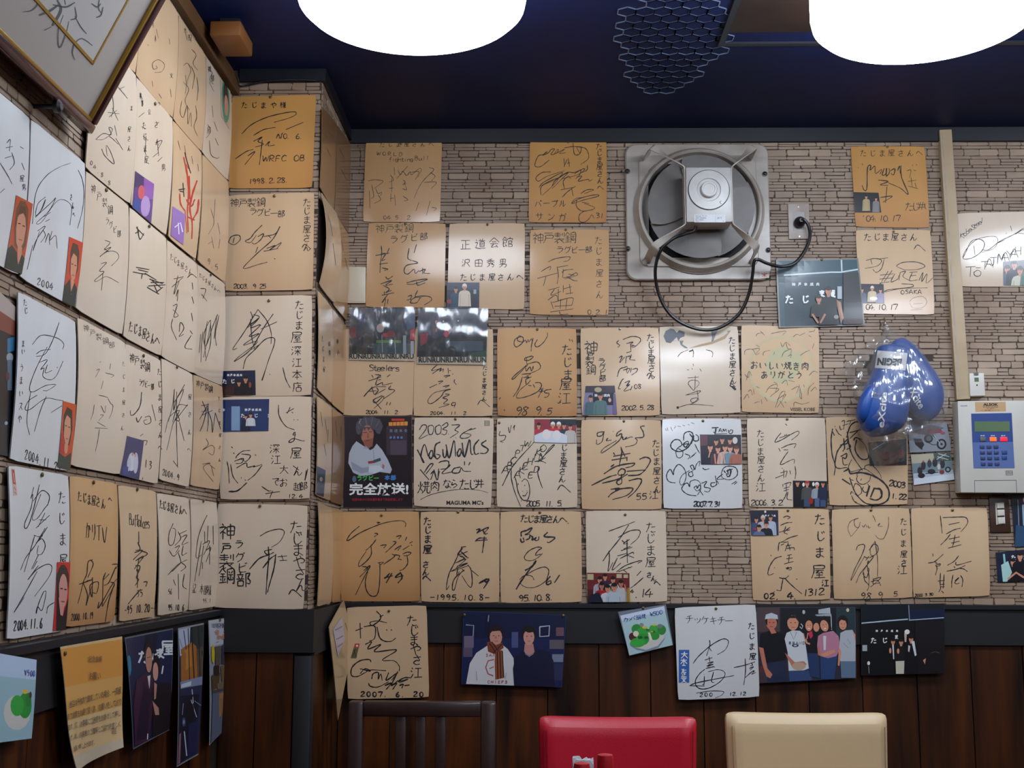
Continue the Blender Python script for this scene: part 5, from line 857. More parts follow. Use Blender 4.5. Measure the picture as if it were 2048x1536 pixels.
Lb('Z4', '548 -40 960 30 935 1205 515 1258', OR, 'board turning brown towards its foot with a long surname signature, dated 2000.10.19', 'w2/620 890 740 850 690 860; 740 680 700 700 690 800 660 870 640 960 615 1055; 720 680 745 720 700 830; 660 880 700 980 690 1070 720 960 750 870; 740 830 740 1000 720 900 790 870 780 960 740 960; 850 790 830 850 880 800; 830 840 830 1080; 900 720 945 720 930 760; 930 740 880 870 840 900; 800 1040 800 1090 900 900 945 840; 890 870 920 900 830 1080; 910 930 880 1040 860 1210', [('たじま屋さん', 615, 95, 92, 40, 12, 1.8), ('へ', 880, 140, 50, 0, 0, 1.8), ('かりTV', 680, 350, 150, 48, 14, 1.9), ('2000.10.19', 560, 1140, 66, 20, -2, 1.7)], pin=(755, 20), age=.75, bh=.003)
Lb('Z4', '965 40 1295 95 1275 1165 978 1210', TN, 'tan board dated 95 10.20 between dashes with a tight vertical signature, lowest row', 'w2.2/1130 530 1150 590 1110 600; 1100 620 1170 600 1090 680; 1150 600 1210 630 1130 680; 1110 690 1180 650 1100 760; 1140 680 1120 780; 1110 730 1150 740 1120 830 1140 850 1110 900; 1130 760 1130 920; 1160 930 1100 1000 1050 1060; 1140 540 1140 440; 1180 870 1210 870 1200 910', [('Buffaloes', 1055, 280, 110, 19, 4, 1.6), ('35', 1125, 935, 66, 28, 0, 1.5), ('-95 10.20-', 1020, 1070, 76, 25, -2, 2)], pin=(1132, 80), age=.2)
Lb('Z4', '1300 110 1580 155 1570 1115 1310 1160', CR, 'cream board dated 95.10.6 with a dense two column signature, lowest row', 'w1.6/1440 370 1400 460 1400 550 1440 540 1460 430 1430 410; 1480 440 1500 500 1450 560; 1490 460 1550 430; 1500 490 1550 470 1510 550 1560 530; 1450 580 1490 560 1460 620; 1520 560 1510 640 1550 620; 1400 600 1440 650 1490 600; 1480 620 1500 700 1470 740; 1390 810 1480 720 1550 680; 1430 780 1480 730; 1500 700 1540 740 1500 780; 1480 800 1490 1020; 1530 800 1520 900 1550 930; 1440 850 1460 900', [('たじま屋さんへ', 1320, 165, 82, 34, 10, 1.8), ('56', 1395, 925, 54, 20, 0, 1.3), ('95.10.6', 1400, 1060, 58, 20, 0, 1.8)], pin=(1440, 115), age=.1)
Lb('Z4', '1590 160 1820 190 1810 1080 1575 1115', CR, 'cream board with one long steep stroke beside a dense signature, lowest row against the pillar', 'w1.7/1735 300 1690 390 1650 500 1630 660 1680 640; 1680 520 1640 740 1620 865; 1700 560 1660 820; 1710 440 1710 540; 1740 390 1730 540; 1780 390 1780 550; 1690 550 1750 520 1700 640; 1720 600 1760 580 1720 700; 1750 560 1750 720; 1690 700 1690 760', [('記念本部様', 1600, 880, 90, 34, 4, 1.3), ('95.1', 1700, 1010, 40, 18, 0, 1)], pin=(1703, 180), age=.1)

# ---------------------------------------------------------------- printed marks on boards
mat('ink_red', '#b8392a', rough=.5)
mat('ink_grey', '#7f8a94', rough=.6)
mat('ink_blue', '#3d4a8c', rough=.5)
mat('lettering_white', '#e4e4e2', rough=.5)
mat('lettering_black', '#141416', rough=.5)
FONT_CACHE = {}
def text_mesh(string, bold=0):
    key = (string, bold)
    if key not in FONT_CACHE:
        cu = bpy.data.curves.new('lettering', 'FONT'); cu.body = string; cu.size = 1; cu.offset = bold; cu.resolution_u = 2
        ob = bpy.data.objects.new('lettering', cu); COL.objects.link(ob)
        dg = bpy.context.evaluated_depsgraph_get(); dg.update()
        me = bpy.data.meshes.new_from_object(ob.evaluated_get(dg))
        V = np.zeros(len(me.vertices)*3); me.vertices.foreach_get('co', V); V = V.reshape(-1, 3)
        Fc = [tuple(p.vertices) for p in me.polygons]
        bpy.data.objects.remove(ob); bpy.data.curves.remove(cu); bpy.data.meshes.remove(me)
        FONT_CACHE[key] = (V, Fc)
    return FONT_CACHE[key]
def printed(sh, parent, string, x0, y0, x1, y1, z=None, m='lettering_black', bold=0, name='lettering', n=.0005, rot=0):
    """printed lettering fitted into the zoom-pixel box of the sheet (x0 y0 top left, x1 y1 bottom right)"""
    V, Fc = text_mesh(string, bold)
    if not len(V): return
    mn, mx = V.min(0), V.max(0); out = []
    zz = sh.z
    if z: sh.z = z
    for v in V:
        s_, t_ = (v[0]-mn[0])/(mx[0]-mn[0]), 1-(v[1]-mn[1])/(mx[1]-mn[1])
        if rot == 180: s_, t_ = 1-s_, 1-t_
        a, b = sh.ab(x0+(x1-x0)*s_, y0+(y1-y0)*t_); out.append(sh.pt(a, b, sh.top+n))
    sh.z = zz
    return mesh_obj(name, out, Fc, MATS[m], parent)
def obj_of(label_part):
    return next(o for o in bpy.data.objects if o.get('category') == 'autograph board' and label_part in o['label'])
o = obj_of('team autographs')
emblem.picture(o, ['E #bcb08a 1480 560 370 380', 'E #ccac88 1480 560 345 355', 'E #b9b18c 1500 520 190 210', 'E #c5ae88 1480 560 120 110', 'E #bab08a 1660 480 60 140 20'], n0=.00008, name='emblem_print', m='matte_print')
printed(emblem, o, 'VISSEL KOBE', 1588, 1000, 1872, 1040, bold=.02)
o = obj_of('printed black capitals')
printed(maguma, o, "MAGUMA MC's", 1385, 1125, 1845, 1178, bold=.03)
maguma.picture(o, ['R #6f675c 1855 135 1920 200', 'L #c8b494 6 1862 150 1912 150', 'L #c8b494 6 1862 168 1912 168', 'L #c8b494 6 1862 186 1912 186', 'L #c8b494 5 1878 140 1878 196', 'L #c8b494 5 1900 140 1900 196'], name='stamp_print', n0=.0002, m='matte_print')
o = obj_of('tiny seal sticker')
yoji.picture(o, ['P #5c5636 362 368 398 368 372 482 328 480', 'P #b03a34 362 368 398 368 392 402 354 402', 'E #d8c8b8 378 385 9 8', 'L #201c14 5 352 415 372 470', 'L #201c14 5 365 412 345 468'], name='seal_sticker', n0=.0003, m='matte_print')
o = obj_of('blue name strip')
daiki.picture(o, ['R #2c5aa8 930 648 1055 1040'], name='name_strip', n0=.0003, m='matte_print')
daiki.ink(o, '', [('大', 950, 668, 88, 0, 0, 2.2), ('木', 950, 745, 84, 0, 0, 2.2), ('こ', 950, 820, 84, 0, 0, 2.2), ('ん', 955, 870, 66, 0, 0, 2), ('正', 955, 905, 70, 0, 0, 1.8), ('文', 955, 965, 76, 0, 0, 1.8)], name='name_strip_lettering', m='lettering_white').location.y -= .0008
o = obj_of('smeared ink drops')
sm = next(s for s in BOARDS if s.z == 'Y7' and s is not emblem)
sm.picture(o, ['P #6d7278 150 190 175 130 230 100 270 110 300 150 330 120 390 140 390 190 340 210 320 250 300 200 270 230 230 270 180 260', 'P #868a8c 330 240 380 240 360 280 410 310 430 330 390 325 345 290', 'P #868a8c 690 130 770 120 740 180 720 240 690 280 700 200', 'P #9c9484 870 130 910 120 890 160', 'P #b09878 430 330 560 285 700 250 830 190 920 120 850 220 700 280 560 310'], name='ink_smear', n0=.00008, m='matte_print')
o = obj_of('red ink drawing')
redcard.ink(o, 'w3.4/1530 1340 1560 1500 1570 1650 1560 1800 1570 1980; 1640 1540 1600 1660 1580 1780 1600 1900 1600 2040; 1490 1650 1500 1740 1540 1800; 1650 1700 1640 1800 1600 1880; 1550 1700 1590 1760 1620 1700; 1560 1850 1620 1880; 1575 1500 1580 1700; /w2/1550 1400 1570 1440; 1540 1800 1560 1990', name='red_drawing', m='ink_red')
redcard.ink(o, 'w2.6/1480 1620 1540 1610; 1490 1630 1530 1640; 1520 1560 1530 1680; 1590 1760 1610 1740; 1540 1300 1570 1420; 1560 1380 1590 1480', name='dark_drawing')
o = obj_of('portrait photo on red')
sticker.picture(o, ['P #c8a89c 45 -100 75 -95 90 130 55 135', 'P #b04838 50 -90 72 -88 78 40 52 30', 'L #e0ccc0 4 60 -60 66 20', 'L #a84030 5 62 60 76 90', 'L #a84030 5 62 100 80 120'], name='red_sticker', n0=.0003, m='matte_print')

# ---------------------------------------------------------------- photographs, posters and papers pinned to the walls
PG = 'photographs pinned to the walls'
PH('B', 'X1', '105 80 955 75 965 1210 105 1215', 'dark poster of a grey-haired man with folded arms in a white shirt', [
  'P #241824 105 80 300 75 240 500 105 600', 'R #3a2834 640 200 900 560', 'R #4b3f4c 690 380 890 560', 'P #1a1118 480 300 560 250 640 400 600 560 500 420',
  'P #4c4852 275 300 262 230 268 160 300 130 296 105 340 112 370 82 420 96 470 80 520 108 560 112 580 160 600 200 580 250 560 300 520 290 500 250 440 225 380 230 330 250 310 310', 'L #77747e 7 300 140 330 200', 'L #77747e 7 380 100 400 190', 'L #6a6772 7 470 100 450 190', 'L #6a6772 7 550 140 510 210', 'L #6a6772 6 280 200 310 240', 'L #a8a8b0 5 330 110 300 170', 'E #a86c58 405 310 80 120', 'P #8c5444 350 380 480 350 470 450 420 480 370 450', 'P #3c383f 320 240 350 230 340 330 322 320', 'P #4c4852 330 250 345 225 370 262 395 222 420 258 445 225 470 262 490 240 480 215 340 212',
  'L #3c241e 8 355 285 400 280', 'L #3c241e 8 425 275 465 270', 'P #8a5242 405 290 400 350 425 352 420 290', 'L #6c3430 8 380 385 435 378',
  'P #aeb3c0 270 390 330 430 440 500 480 480 520 420 590 500 660 620 710 740 690 790 560 770 440 810 320 820 230 780 170 660 180 540 220 450', 'P #969cac 340 480 390 450 450 510 400 480', 'P #8f96a8 200 640 340 720 560 690 600 720 500 760 330 790 220 740', 'P #c2c7d2 430 690 560 690 600 740 500 790 420 770', 'L #7d8496 6 480 500 490 660', 'P #b06a58 590 670 620 690 610 740 590 720', 'P #8b3a3c 410 640 480 630 490 660 420 670', 'P #3e4d4c 480 625 565 595 575 630 490 660',
  'R #c0392c 705 110 865 138', 'P #d88a3c 670 155 905 145 905 195 670 200', 'L #3c2420 6 720 150 720 196', 'L #3c2420 6 765 150 765 196', 'L #3c2420 6 810 150 810 196', 'L #3c2420 6 860 148 860 194', 'T #6f8090 6 40 60 680 240 放送本会', 'T #5a7cb0 8 30 45 680 330 部男会田',
  'T #4cae5c 13 66 70 275 815 ラグビー', 'T #3f7ac0 13 66 75 620 810 本部', 'E #4a6a80 245 860 25 40'], '#1a1018', pins=(), name='poster', cat='poster', border='#6a5a58', inset=.004)
shp, op = BOARDS[-1], obj_of and bpy.data.objects['poster']
printed(shp, op, '完全放送!', 180, 905, 915, 1062, m='lettering_white', bold=.03, n=.0022)
mat('lettering_red', '#a82430', rough=.5)
printed(shp, op, '全国大会から日本選手権まで完全放送します', 215, 1095, 845, 1130, m='lettering_red', bold=.01, n=.0022)
# photo in lamination by the fan
PH('B', 'PX', '1550 521 1715 518 1728 652 1556 657', 'laminated photo of two people in black shirts before a shop sign, below the socket', [
  'R #1f4450 1565 520 1715 545', 'R #16323e 1568 556 1716 580', 'R #132c36 1568 580 1680 655', 'L #b8c8c8 3 1566 552 1660 546 1680 546 1716 540', 'L #b8c8c8 3 1681 518 1682 546', 'T #c8d0d0 1.4 7 12 1582 567 神戸本焼肉', 'T #e4e8e6 3 17 32 1568 592 たじ', 'T #e4e8e6 3 15 20 1634 582 ま屋', 'R #2b2a2c 1684 548 1726 650', 'R #3a2420 1690 640 1720 652', 'R #a8b0b8 1672 575 1681 600', 'P #8a6c5c 1669 600 1676 605 1684 640 1679 650',
  'M #b07a62 #181210 #13191c 1654 584 17 652', 'L #b07a62 5 1676 606 1683 640', 'M #a8745c #241814 #14181a 1635 600 15 636', 'L #a8745c 4 1622 630 1634 648', 'L #a8745c 4 1648 630 1638 648', 'E #8c8478 1670 636 5 4'], '#1c3c48', pins=((1642, 521),), border='#75736c', inset=.02, off=.008, bv=.002, group=PG, curl=(.006, 0, 0, .004))
PH('B', 'W1', '1190 120 1980 150 1945 705 1175 680', 'photo of two young men, one in a white hooded top with a striped scarf', [
  'R #10183a 1175 120 1990 330', 'R #0c1230 1360 150 1400 300', 'L #7a8498 8 1385 150 1380 200', 'L #8a94a8 8 1210 225 1270 230 1265 320', 'R #6a6274 1195 310 1270 400', 'R #564c60 1190 400 1260 470', 'R #6a4a54 1900 245 1960 310', 'R #5c545c 1850 340 1960 410', 'L #aeb4c0 9 1775 240 1850 232 1845 310 1775 315 1775 240', 'R #48507c 1560 280 1610 400', 'R #707a90 1870 450 1960 510', 'R #2a3050 1860 520 1950 650',
  'P #c9c6c8 1380 380 1290 440 1240 520 1210 685 1585 695 1575 480 1530 410 1480 370', 'E #1a1218 1438 300 62 78', 'E #c08878 1440 320 48 66', 'P #20161a 1390 300 1400 250 1440 235 1480 250 1490 300 1470 270 1410 275', 'E #281618 1422 308 7 3', 'E #281618 1462 308 7 3', 'L #9c5c54 5 1425 350 1458 350', 'P #a86c60 1434 310 1428 330 1450 330 1444 310',
  'P #7a3a28 1370 360 1400 350 1440 380 1490 360 1500 400 1430 450 1380 430', 'P #8c4a2c 1440 420 1490 420 1505 630 1435 645 1430 500', 'L #1c1620 7 1450 430 1455 640', 'L #1c1620 7 1470 425 1478 635', 'L #1c1620 7 1490 425 1498 625', 'L #1c1620 6 1390 365 1440 440', 'L #1c1620 6 1410 355 1460 430', 'L #1c1620 6 1490 370 1420 440',
  'L #b0544c 9 1425 490 1380 500 1362 550 1380 600 1420 615', 'L #b0544c 7 1390 560 1425 545', 'T #a84848 5 24 27 1360 445 SAN', 'T #a84848 5 24 27 1372 650 CHIEFS', 'L #98949c 5 1290 580 1295 650', 'L #98949c 5 1520 590 1510 640',
  'P #141a34 1660 410 1590 470 1570 560 1580 700 1890 705 1880 500 1840 430 1730 400', 'P #b88078 1660 370 1655 430 1695 460 1735 430 1725 370', 'E #1c1416 1692 290 54 64', 'E #c48c80 1692 318 42 62', 'P #1c1416 1645 310 1655 260 1700 240 1745 270 1740 330 1725 280 1690 285 1665 275', 'E #281618 1677 312 6 3', 'E #281618 1712 312 6 3', 'L #a05c54 5 1680 350 1705 350', 'P #7c7c8c 1658 430 1695 462 1736 428 1725 450 1695 470 1665 450'], '#16204a', pins=((1200, 150), (1955, 155)), off=OFF, border='#20305c', inset=.006, group=PG)
PH('B', 'W3', '95 120 1070 115 1080 820 110 870', 'group photo of six friends, the left man in a black polo shirt and white cap', [
  'R #4a3a3c 95 115 320 360', 'R #141820 330 120 880 420', 'R #23343a 885 115 1080 420', 'E #c8b48c 995 145 15 18', 'P #a8aeb4 705 140 820 120 825 180 705 180', 'P #98a0a8 670 190 830 180 835 205 690 205', 'L #b8bcc0 8 830 200 835 340', 'E #a8b0ac 560 165 14 20', 'L #c0c4c4 8 530 280 550 300 540 330 520 310', 'R #54282c 115 700 170 760', 'P #3a3038 110 760 200 760 220 860 110 870',
  'P #1e2744 200 640 380 640 400 860 200 860', f'P #0d0f18 130 380 240 340 340 370 380 450 390 570 380 640 190 670 120 510', f'P {SK2} 115 510 160 520 200 720 250 780 230 820 190 800 150 680', f'P {SK2} 205 310 260 320 290 370 240 380', f'E {SK2} 240 275 54 62', 'P #141012 180 240 200 230 200 300 185 280', 'P #141012 290 235 305 240 298 290', 'P #b4bcc4 175 235 185 190 240 172 300 195 305 235 240 228', 'E #281814 222 268 8 4', 'E #281814 262 268 8 4', 'L #7c3c34 6 225 310 258 310',
  f'P #32466e 410 740 630 740 640 840 420 850', 'P #c5c8cc 390 370 450 345 520 350 570 390 590 560 615 720 560 740 410 745 400 560 370 430', f'P {SK2} 370 565 410 600 470 660 560 650 590 680 500 740 440 700', 'E #b49880 510 700 70 40', f'E {SK} 452 270 56 76', 'P #2a1c1a 395 250 410 205 460 195 505 220 508 260 480 225 420 225', 'E #281814 432 270 8 4', 'E #281814 475 270 8 4', 'L #8a4a40 6 435 315 470 315', 'T #2c3040 5 30 34 410 455 BRAND', 'E #2c3448 475 495 34 16', 'E #b0b8c0 475 495 16 8', 'L #3a3a44 4 425 360 460 435 490 360',
  'P #24365c 590 570 700 560 720 820 620 800', 'P #14141c 560 370 610 340 690 370 710 570 590 570', 'P #c02c48 600 370 640 350 650 400 625 430', 'E #1c1414 612 290 48 64', f'E {SK} 610 300 36 54', 'E #281814 598 295 6 3', 'E #281814 624 295 6 3', 'L #f0e0dc 6 598 328 622 328', f'L {SK} 18 575 430 590 470 620 480', f'L {SK} 9 570 430 555 375', f'L {SK} 9 590 430 600 370',
  'E #1c1414 685 300 40 50', f'E {SK} 683 315 30 44', 'P #28406a 720 610 890 600 860 830 730 830', 'P #b0768c 700 400 750 370 850 350 900 400 925 520 880 600 800 620 720 600 690 500', 'P #c8c4c4 750 400 780 400 775 540 755 540', 'P #1c1414 720 240 760 200 810 230 835 330 810 360 790 300 740 260 720 330 705 290', f'E {SK} 762 300 40 58 -15', 'E #281814 750 292 6 3', 'E #281814 780 285 6 3', 'L #f0e0dc 6 758 330 780 325', f'P {SK} 720 580 860 530 870 560 760 610', f'P {SK2} 690 500 710 510 730 600 700 590',
  'P #5c7088 920 650 1070 650 1070 815 930 815', 'P #a9acb4 920 370 970 345 1040 340 1070 400 1070 650 920 650 910 500', f'P {SK} 1040 350 1080 400 1075 480 1060 420', f'P {SK} 905 500 930 560 910 700 895 690', 'E #1c1416 945 260 52 66', f'E {SK} 945 285 38 56', 'P #1c1416 895 270 920 210 960 200 995 240 990 310 970 250 930 240', 'E #281814 930 280 6 3', 'E #281814 960 280 6 3', 'L #8a4a44 5 932 318 955 318', 'L #7c828c 4 950 470 1000 520', 'L #7c828c 4 990 430 1020 480', 'T #c83434 5 22 26 835 772 07 7 07'][:-1], '#2c2c38', off=OFF, pins=((120, 200),)[:0], border='#4a4a54', inset=.005, group=PG)
PH('B', 'W3', '1125 90 1955 80 1955 775 1130 790', 'dark night photo of men in suits under a shop curtain, far right below the rail', [
  'R #06101c 1125 85 1600 250', 'R #0a1a38 1605 130 1955 240', 'R #10181c 1605 80 1955 140', 'L #a8b8c4 12 1130 275 1400 250 1590 235', 'L #a8b8c4 8 1600 245 1945 220', 'L #8090a0 8 1598 95 1605 240', 'T #d4d8d8 5 22 50 1270 340 神戸本焼肉', 'T #dcdcd8 9 58 110 1220 415 たじ', 'T #dcdcd8 8 40 80 1455 390 ま', 'E #e0dcd0 1580 360 26 24', 'R #9ca4a8 1138 490 1185 550', 'E #d8d4c8 1200 670 14 20', 'L #a0a4a0 5 1200 700 1205 770', 'R #141014 1660 260 1955 780', 'L #5a4c40 5 1815 570 1860 555 1900 570',
  f'M {SK} {HB} #0c0c12 1440 455 56 640', 'P #c8c8cc 1432 490 1448 490 1452 630 1442 630', f'M {SK} {HB} #14141a 1520 460 58 650', 'P #c0b8a8 1465 650 1580 645 1575 775 1470 775', f'M {SK} {HB} #0c0c14 1618 430 62 780', 'P #c8c8cc 1620 450 1650 450 1672 590 1655 600', f'P {SK} 1735 640 1765 620 1755 680', 'P #c0a898 1550 370 1575 380 1570 460 1555 460', f'E {SK} 1412 545 11 28', f'E {SK} 1490 550 12 26', 'P #c8c0b8 1590 490 1610 500 1600 560 1588 550'], '#0a0b10', off=OFF, border='#1c242c', inset=.006, group=PG)
PH('B', 'W2', '205 195 775 105 862 590 340 718', 'small tilted price card with a green dish on a white plate', [
  'P #c4cfe0 232 240 755 125 765 180 248 300', 'P #a8c4c8 245 300 765 180 855 590 340 712', 'P #7d8a98 340 560 420 620 540 650 680 600 760 500 770 460 760 520 690 620 560 670 430 650 350 600', 'P #c8c4bc 335 480 420 400 600 380 760 440 755 510 680 595 540 640 420 620 345 560',
  'E #2c8a3a 430 400 66 60', 'E #8a8488 485 350 26 24', 'E #37a040 500 440 80 70', 'E #d8b23c 522 380 30 16', 'E #3ba244 632 410 62 66', 'E #d8b23c 635 350 28 12', 'E #2f8438 725 410 52 60', 'E #77777c 705 365 34 26', 'E #4a2424 380 490 46 50', 'E #d8cfb8 418 455 34 34', 'E #2c9438 500 520 76 70', 'E #36a43e 440 560 90 56', 'E #2f9038 640 480 60 50', 'P #e0dccc 560 440 585 440 612 520 590 540', 'E #1c5a28 470 500 30 18', 'E #1c5a28 620 430 26 12', 'E #d8a02c 610 430 16 8', 'E #206428 560 410 24 10', 'E #1c5a28 540 500 26 16'], '#6d7683', off=OFF+.006, border='#59636d', pins=((505, 150),), name='menu_card', cat='price card', inset=.0)
kp = BOARDS[-1]; ko = bpy.data.objects['menu_card']
kp.ink(ko, '', [('カッパ', 268, 262, 56, 44, -10, 1.4), ('鍋焼', 420, 232, 58, 60, -14, 1.2), ('¥500', 575, 198, 54, 38, -9, 1.4)], name='price_lettering', m='ink_blue'); 
bpy.data.objects['price_lettering'].location.y -= .0008
# motorcycle photos by the gloves
PH('B', 'X4', '875 150 1265 130 1310 410 895 430', 'faded photo of a chopper motorcycle beside the bag of gloves', [
  'P #8d929c 875 150 1265 130 1310 410 895 430', 'P #6a5a60 900 230 1100 150 1240 180 1100 260', 'P #2b2226 930 290 1010 290 1040 350 1010 400 950 350', 'E #23262a 1080 290 46 44', 'E #676c70 1085 290 26 24', 'E #201e22 1212 345 50 54', 'E #8d929c 1212 345 32 36', 'E #2a2a2e 1212 345 12 12', 'L #23262a 9 1120 250 1160 290 1212 345', 'L #c4c8cc 5 1130 250 1200 340', 'P #8c3a44 1060 200 1200 190 1230 230 1100 240', 'L #1c1c20 8 1000 340 1020 400', 'L #2a2a30 7 1060 320 1120 350 1160 350', 'E #9c5058 1225 235 26 16'], '#80858f', name='photograph', group=PG, border='#a8a8aa', inset=0, off=.005)
PH('B', 'X4', '905 450 1300 425 1342 700 935 755', 'photo of bikers lined up on a snowy roadside, lower of the two motorcycle photos', [
  'P #b0a890 905 450 1130 440 1140 530 910 540', 'P #3c4a44 1130 435 1300 425 1310 520 1150 530', 'L #c0c8c8 7 1180 440 1290 470', 'L #c0c8c8 7 1170 470 1280 500', 'L #c0c8c8 6 1160 500 1260 440', 'P #6d8088 910 540 1310 510 1330 610 930 640', 'P #a8b4c0 930 640 1335 600 1342 700 935 755', 'P #c8ced6 940 690 1340 640 1342 700 935 755',
  'E #241a20 1030 560 24 44', 'E #8c5a50 1028 518 9 11', 'E #20202a 995 610 26 40', 'E #7c544c 995 570 9 10', 'E #2a3040 1090 540 22 40', 'E #7c544c 1090 500 8 10', 'E #1c1c26 1145 530 26 44', 'E #7c544c 1135 495 8 10', 'E #22242c 1220 545 26 44', 'E #7c544c 1220 500 9 11', 'E #c0bcb0 1185 570 16 30', 'E #17181e 1010 660 36 26', 'E #1c1e26 1110 620 40 26', 'E #7c2c34 1215 625 26 22', 'E #20242a 1275 600 30 30', 'E #8d9aa4 1275 600 16 16', 'L #17181e 8 1050 640 1180 625'], '#7d8a92', group=PG, border='#b8b8ba', inset=0, off=.005)
# photos at the right edge
PH('B', 'PX', '2020 990 2075 984 2085 1090 2028 1094', 'dark photo at the right edge of the view, beside the light switches', ['R #131c2e 2020 984 2085 1095', 'L #70809a 2 2034 1000 2036 1060', 'P #8aa0b4 2042 1010 2075 1000 2080 1085 2044 1050', 'P #2a4a6a 2030 1050 2085 1060 2085 1094 2028 1094', 'E #b08070 2050 1000 6 7'], '#1a2438', off=.005, group=PG, border='#3a3a40')
PH('B', 'PX', '1990 1105 2078 1096 2082 1160 1994 1164', 'photo of laughing friends in black at the right edge, lower than the switches', ['R #0f1830 1990 1096 2082 1130', 'L #8cc0c0 4 2006 1108 2008 1130', 'T #d8d4d0 2 10 12 2020 1110 たじま', f'M {SK} {HB} #14141c 2024 1124 14 1164', f'M {SK} {HB} #10121c 2038 1112 15 1164', 'P #a8ccc8 2000 1130 2014 1122 2022 1145 2012 1164 2004 1164', f'M {SK} {HB} #1c1c2c 2060 1115 15 1164', f'L {SK} 4 2014 1158 2030 1145 2046 1155'], '#16203c', off=.005, group=PG, border='#2a3040')
# left wall papers below the rail
OFL = .036
PH('L', 'Z5', '328 400 880 310 855 1255 410 1470', 'orange notice sheet with lines of small print, curling at its foot', [
  'P #c98a3c 330 420 875 335 878 640 330 750', 'P #cc9a56 330 750 878 640 866 900 345 1040', 'P #cfae7e 345 1040 866 900 858 1180 385 1350', 'P #bfae96 385 1350 858 1180 855 1255 410 1470'], '#c9a878', off=OFL, pins=((362, 455),), name='notice_sheet', cat='notice', border='#cfcabf', bh=.003, curl=(0, 0, .008, .014), thick=.0005)
ns = BOARDS[-1]; no = bpy.data.objects['notice_sheet']
mat('print_brown', '#3a3034', rough=.6)
rows = [('記念会場', 570, 475, 690, 530, .0), ('お願い', 578, 615, 675, 680, 0)]
for t, x0, y0, x1, y1, b in rows: printed(ns, no, t, x0, y0, x1, y1, m='print_brown', n=.003)
for k, (t, x0, y0, x1, h) in enumerate([('当店は予約席で満席している場合、一部屋', 385, 860, 850, 60), ('までお席をお譲り頂く為、お願いをしており', 365, 965, 850, 60), ('ます。又、お客様にご迷惑をお掛けして申し', 370, 1060, 845, 58), ('ず。尚、お客様のご理解とご協力を宜しく', 385, 1150, 840, 54), ('お願い申し上げます。', 405, 1245, 625, 50)]):
    V, Fc = text_mesh(t); mn, mx = V.min(0), V.max(0); out = []
    for v in V:
        s_ = (v[0]-mn[0])/(mx[0]-mn[0]); t_ = 1-(v[1]-mn[1])/(mx[1]-mn[1])
        a, b = ns.ab(x0+(x1-x0)*s_, y0+h*t_-.27*(x1-x0)*s_); out.append(ns.pt(a, b, ns.top+.003))
    mesh_obj('lettering', out, Fc, MATS['print_brown'], no)
printed(ns, no, '店主', 775, 1085, 810, 1140, m='print_brown', n=.003)
PH('L', 'Z5', '905 320 1335 240 1300 1110 980 1275', 'photo of a couple in front of a blue curtain with white brush lettering', [
  'P #101c40 905 320 1335 240 1320 700 940 760', 'P #0a1028 1080 290 1200 270 1180 500 1080 520', 'E #2a7a98 935 560 20 90', 'T #c9ccd0 17 110 0 1015 430 た', 'T #c9ccd0 14 70 0 1130 450 じ', 'T #c9ccd0 16 90 0 1170 410 ま', 'T #c9ccd0 16 130 0 1215 340 屋', 'L #c9ccd0 12 1240 560 1228 630',
  'P #3a1c34 1000 680 1080 620 1150 640 1160 820 1140 1000 1110 1200 990 1240 970 900', 'P #24142c 1060 700 1140 800 1100 1180 1000 1200', 'P #141018 1140 760 1210 700 1300 720 1320 900 1300 1110 1150 1170', 'E #181014 1112 440 40 90', 'E #b07c6c 1114 510 30 110', 'P #c8c4c0 1100 650 1128 640 1118 760', 'E #1a1014 1180 560 34 90', 'E #c08c7c 1172 610 24 80', 'P #b07c70 1160 700 1185 720 1175 840 1160 850', 'P #b07c70 1145 860 1200 920 1205 980 1170 980', 'E #201418 1105 490 5 5', 'E #201418 1122 486 5 5', 'L #d8d4d0 8 1105 1140 1103 1190'], '#141a34', off=OFL, group=PG, border='#5c6068', inset=.012, bh=.002, pins=((912, 330),)[:0])
PH('L', 'Z5', '1380 240 1610 195 1560 1320 1370 1425', 'tall photo of motorcycles on a street lined with autumn trees', [
  'P #a8b0c4 1380 250 1490 230 1480 430 1390 480', 'P #9c6430 1400 420 1500 360 1570 420 1590 700 1400 700', 'P #b87a3c 1430 430 1490 400 1500 560 1440 600', 'P #2e3430 1490 225 1610 195 1600 480 1550 440', 'P #55483c 1540 420 1610 380 1600 700 1550 690', 'L #241c18 7 1470 240 1480 700', 'L #241c18 9 1500 230 1520 680', 'L #241c18 6 1430 260 1450 420', 'L #241c18 6 1560 220 1570 690', 'L #8a8c94 8 1390 330 1420 420', 'P #7c84a0 1390 700 1590 650 1590 730 1395 760', 'P #c0c8d4 1400 720 1500 690 1490 730 1400 750', 'P #232c48 1385 760 1595 720 1570 1320 1370 1420', 'P #141a2c 1390 820 1560 800 1540 1300 1380 1400', 'L #a8b4c8 8 1500 760 1510 880', 'L #a8b4c8 6 1490 850 1540 1000', 'L #8090a8 6 1420 880 1410 980', 'L #a8b4c8 6 1450 1000 1470 940', 'E #3a4a70 1425 1040 18 40', 'E #8894ac 1425 1040 8 18', 'E #141820 1480 960 40 90', 'P #8a6068 1380 1150 1400 1130 1395 1390 1375 1400', 'L #b8c0cc 10 1430 1120 1455 1330', 'P #1c2448 1470 1060 1550 1020 1530 1300 1460 1340', 'L #6a7c90 6 1520 860 1575 900'], '#2c3040', off=OFL, group=PG, border='#8a8c92', inset=.012, bh=.002)
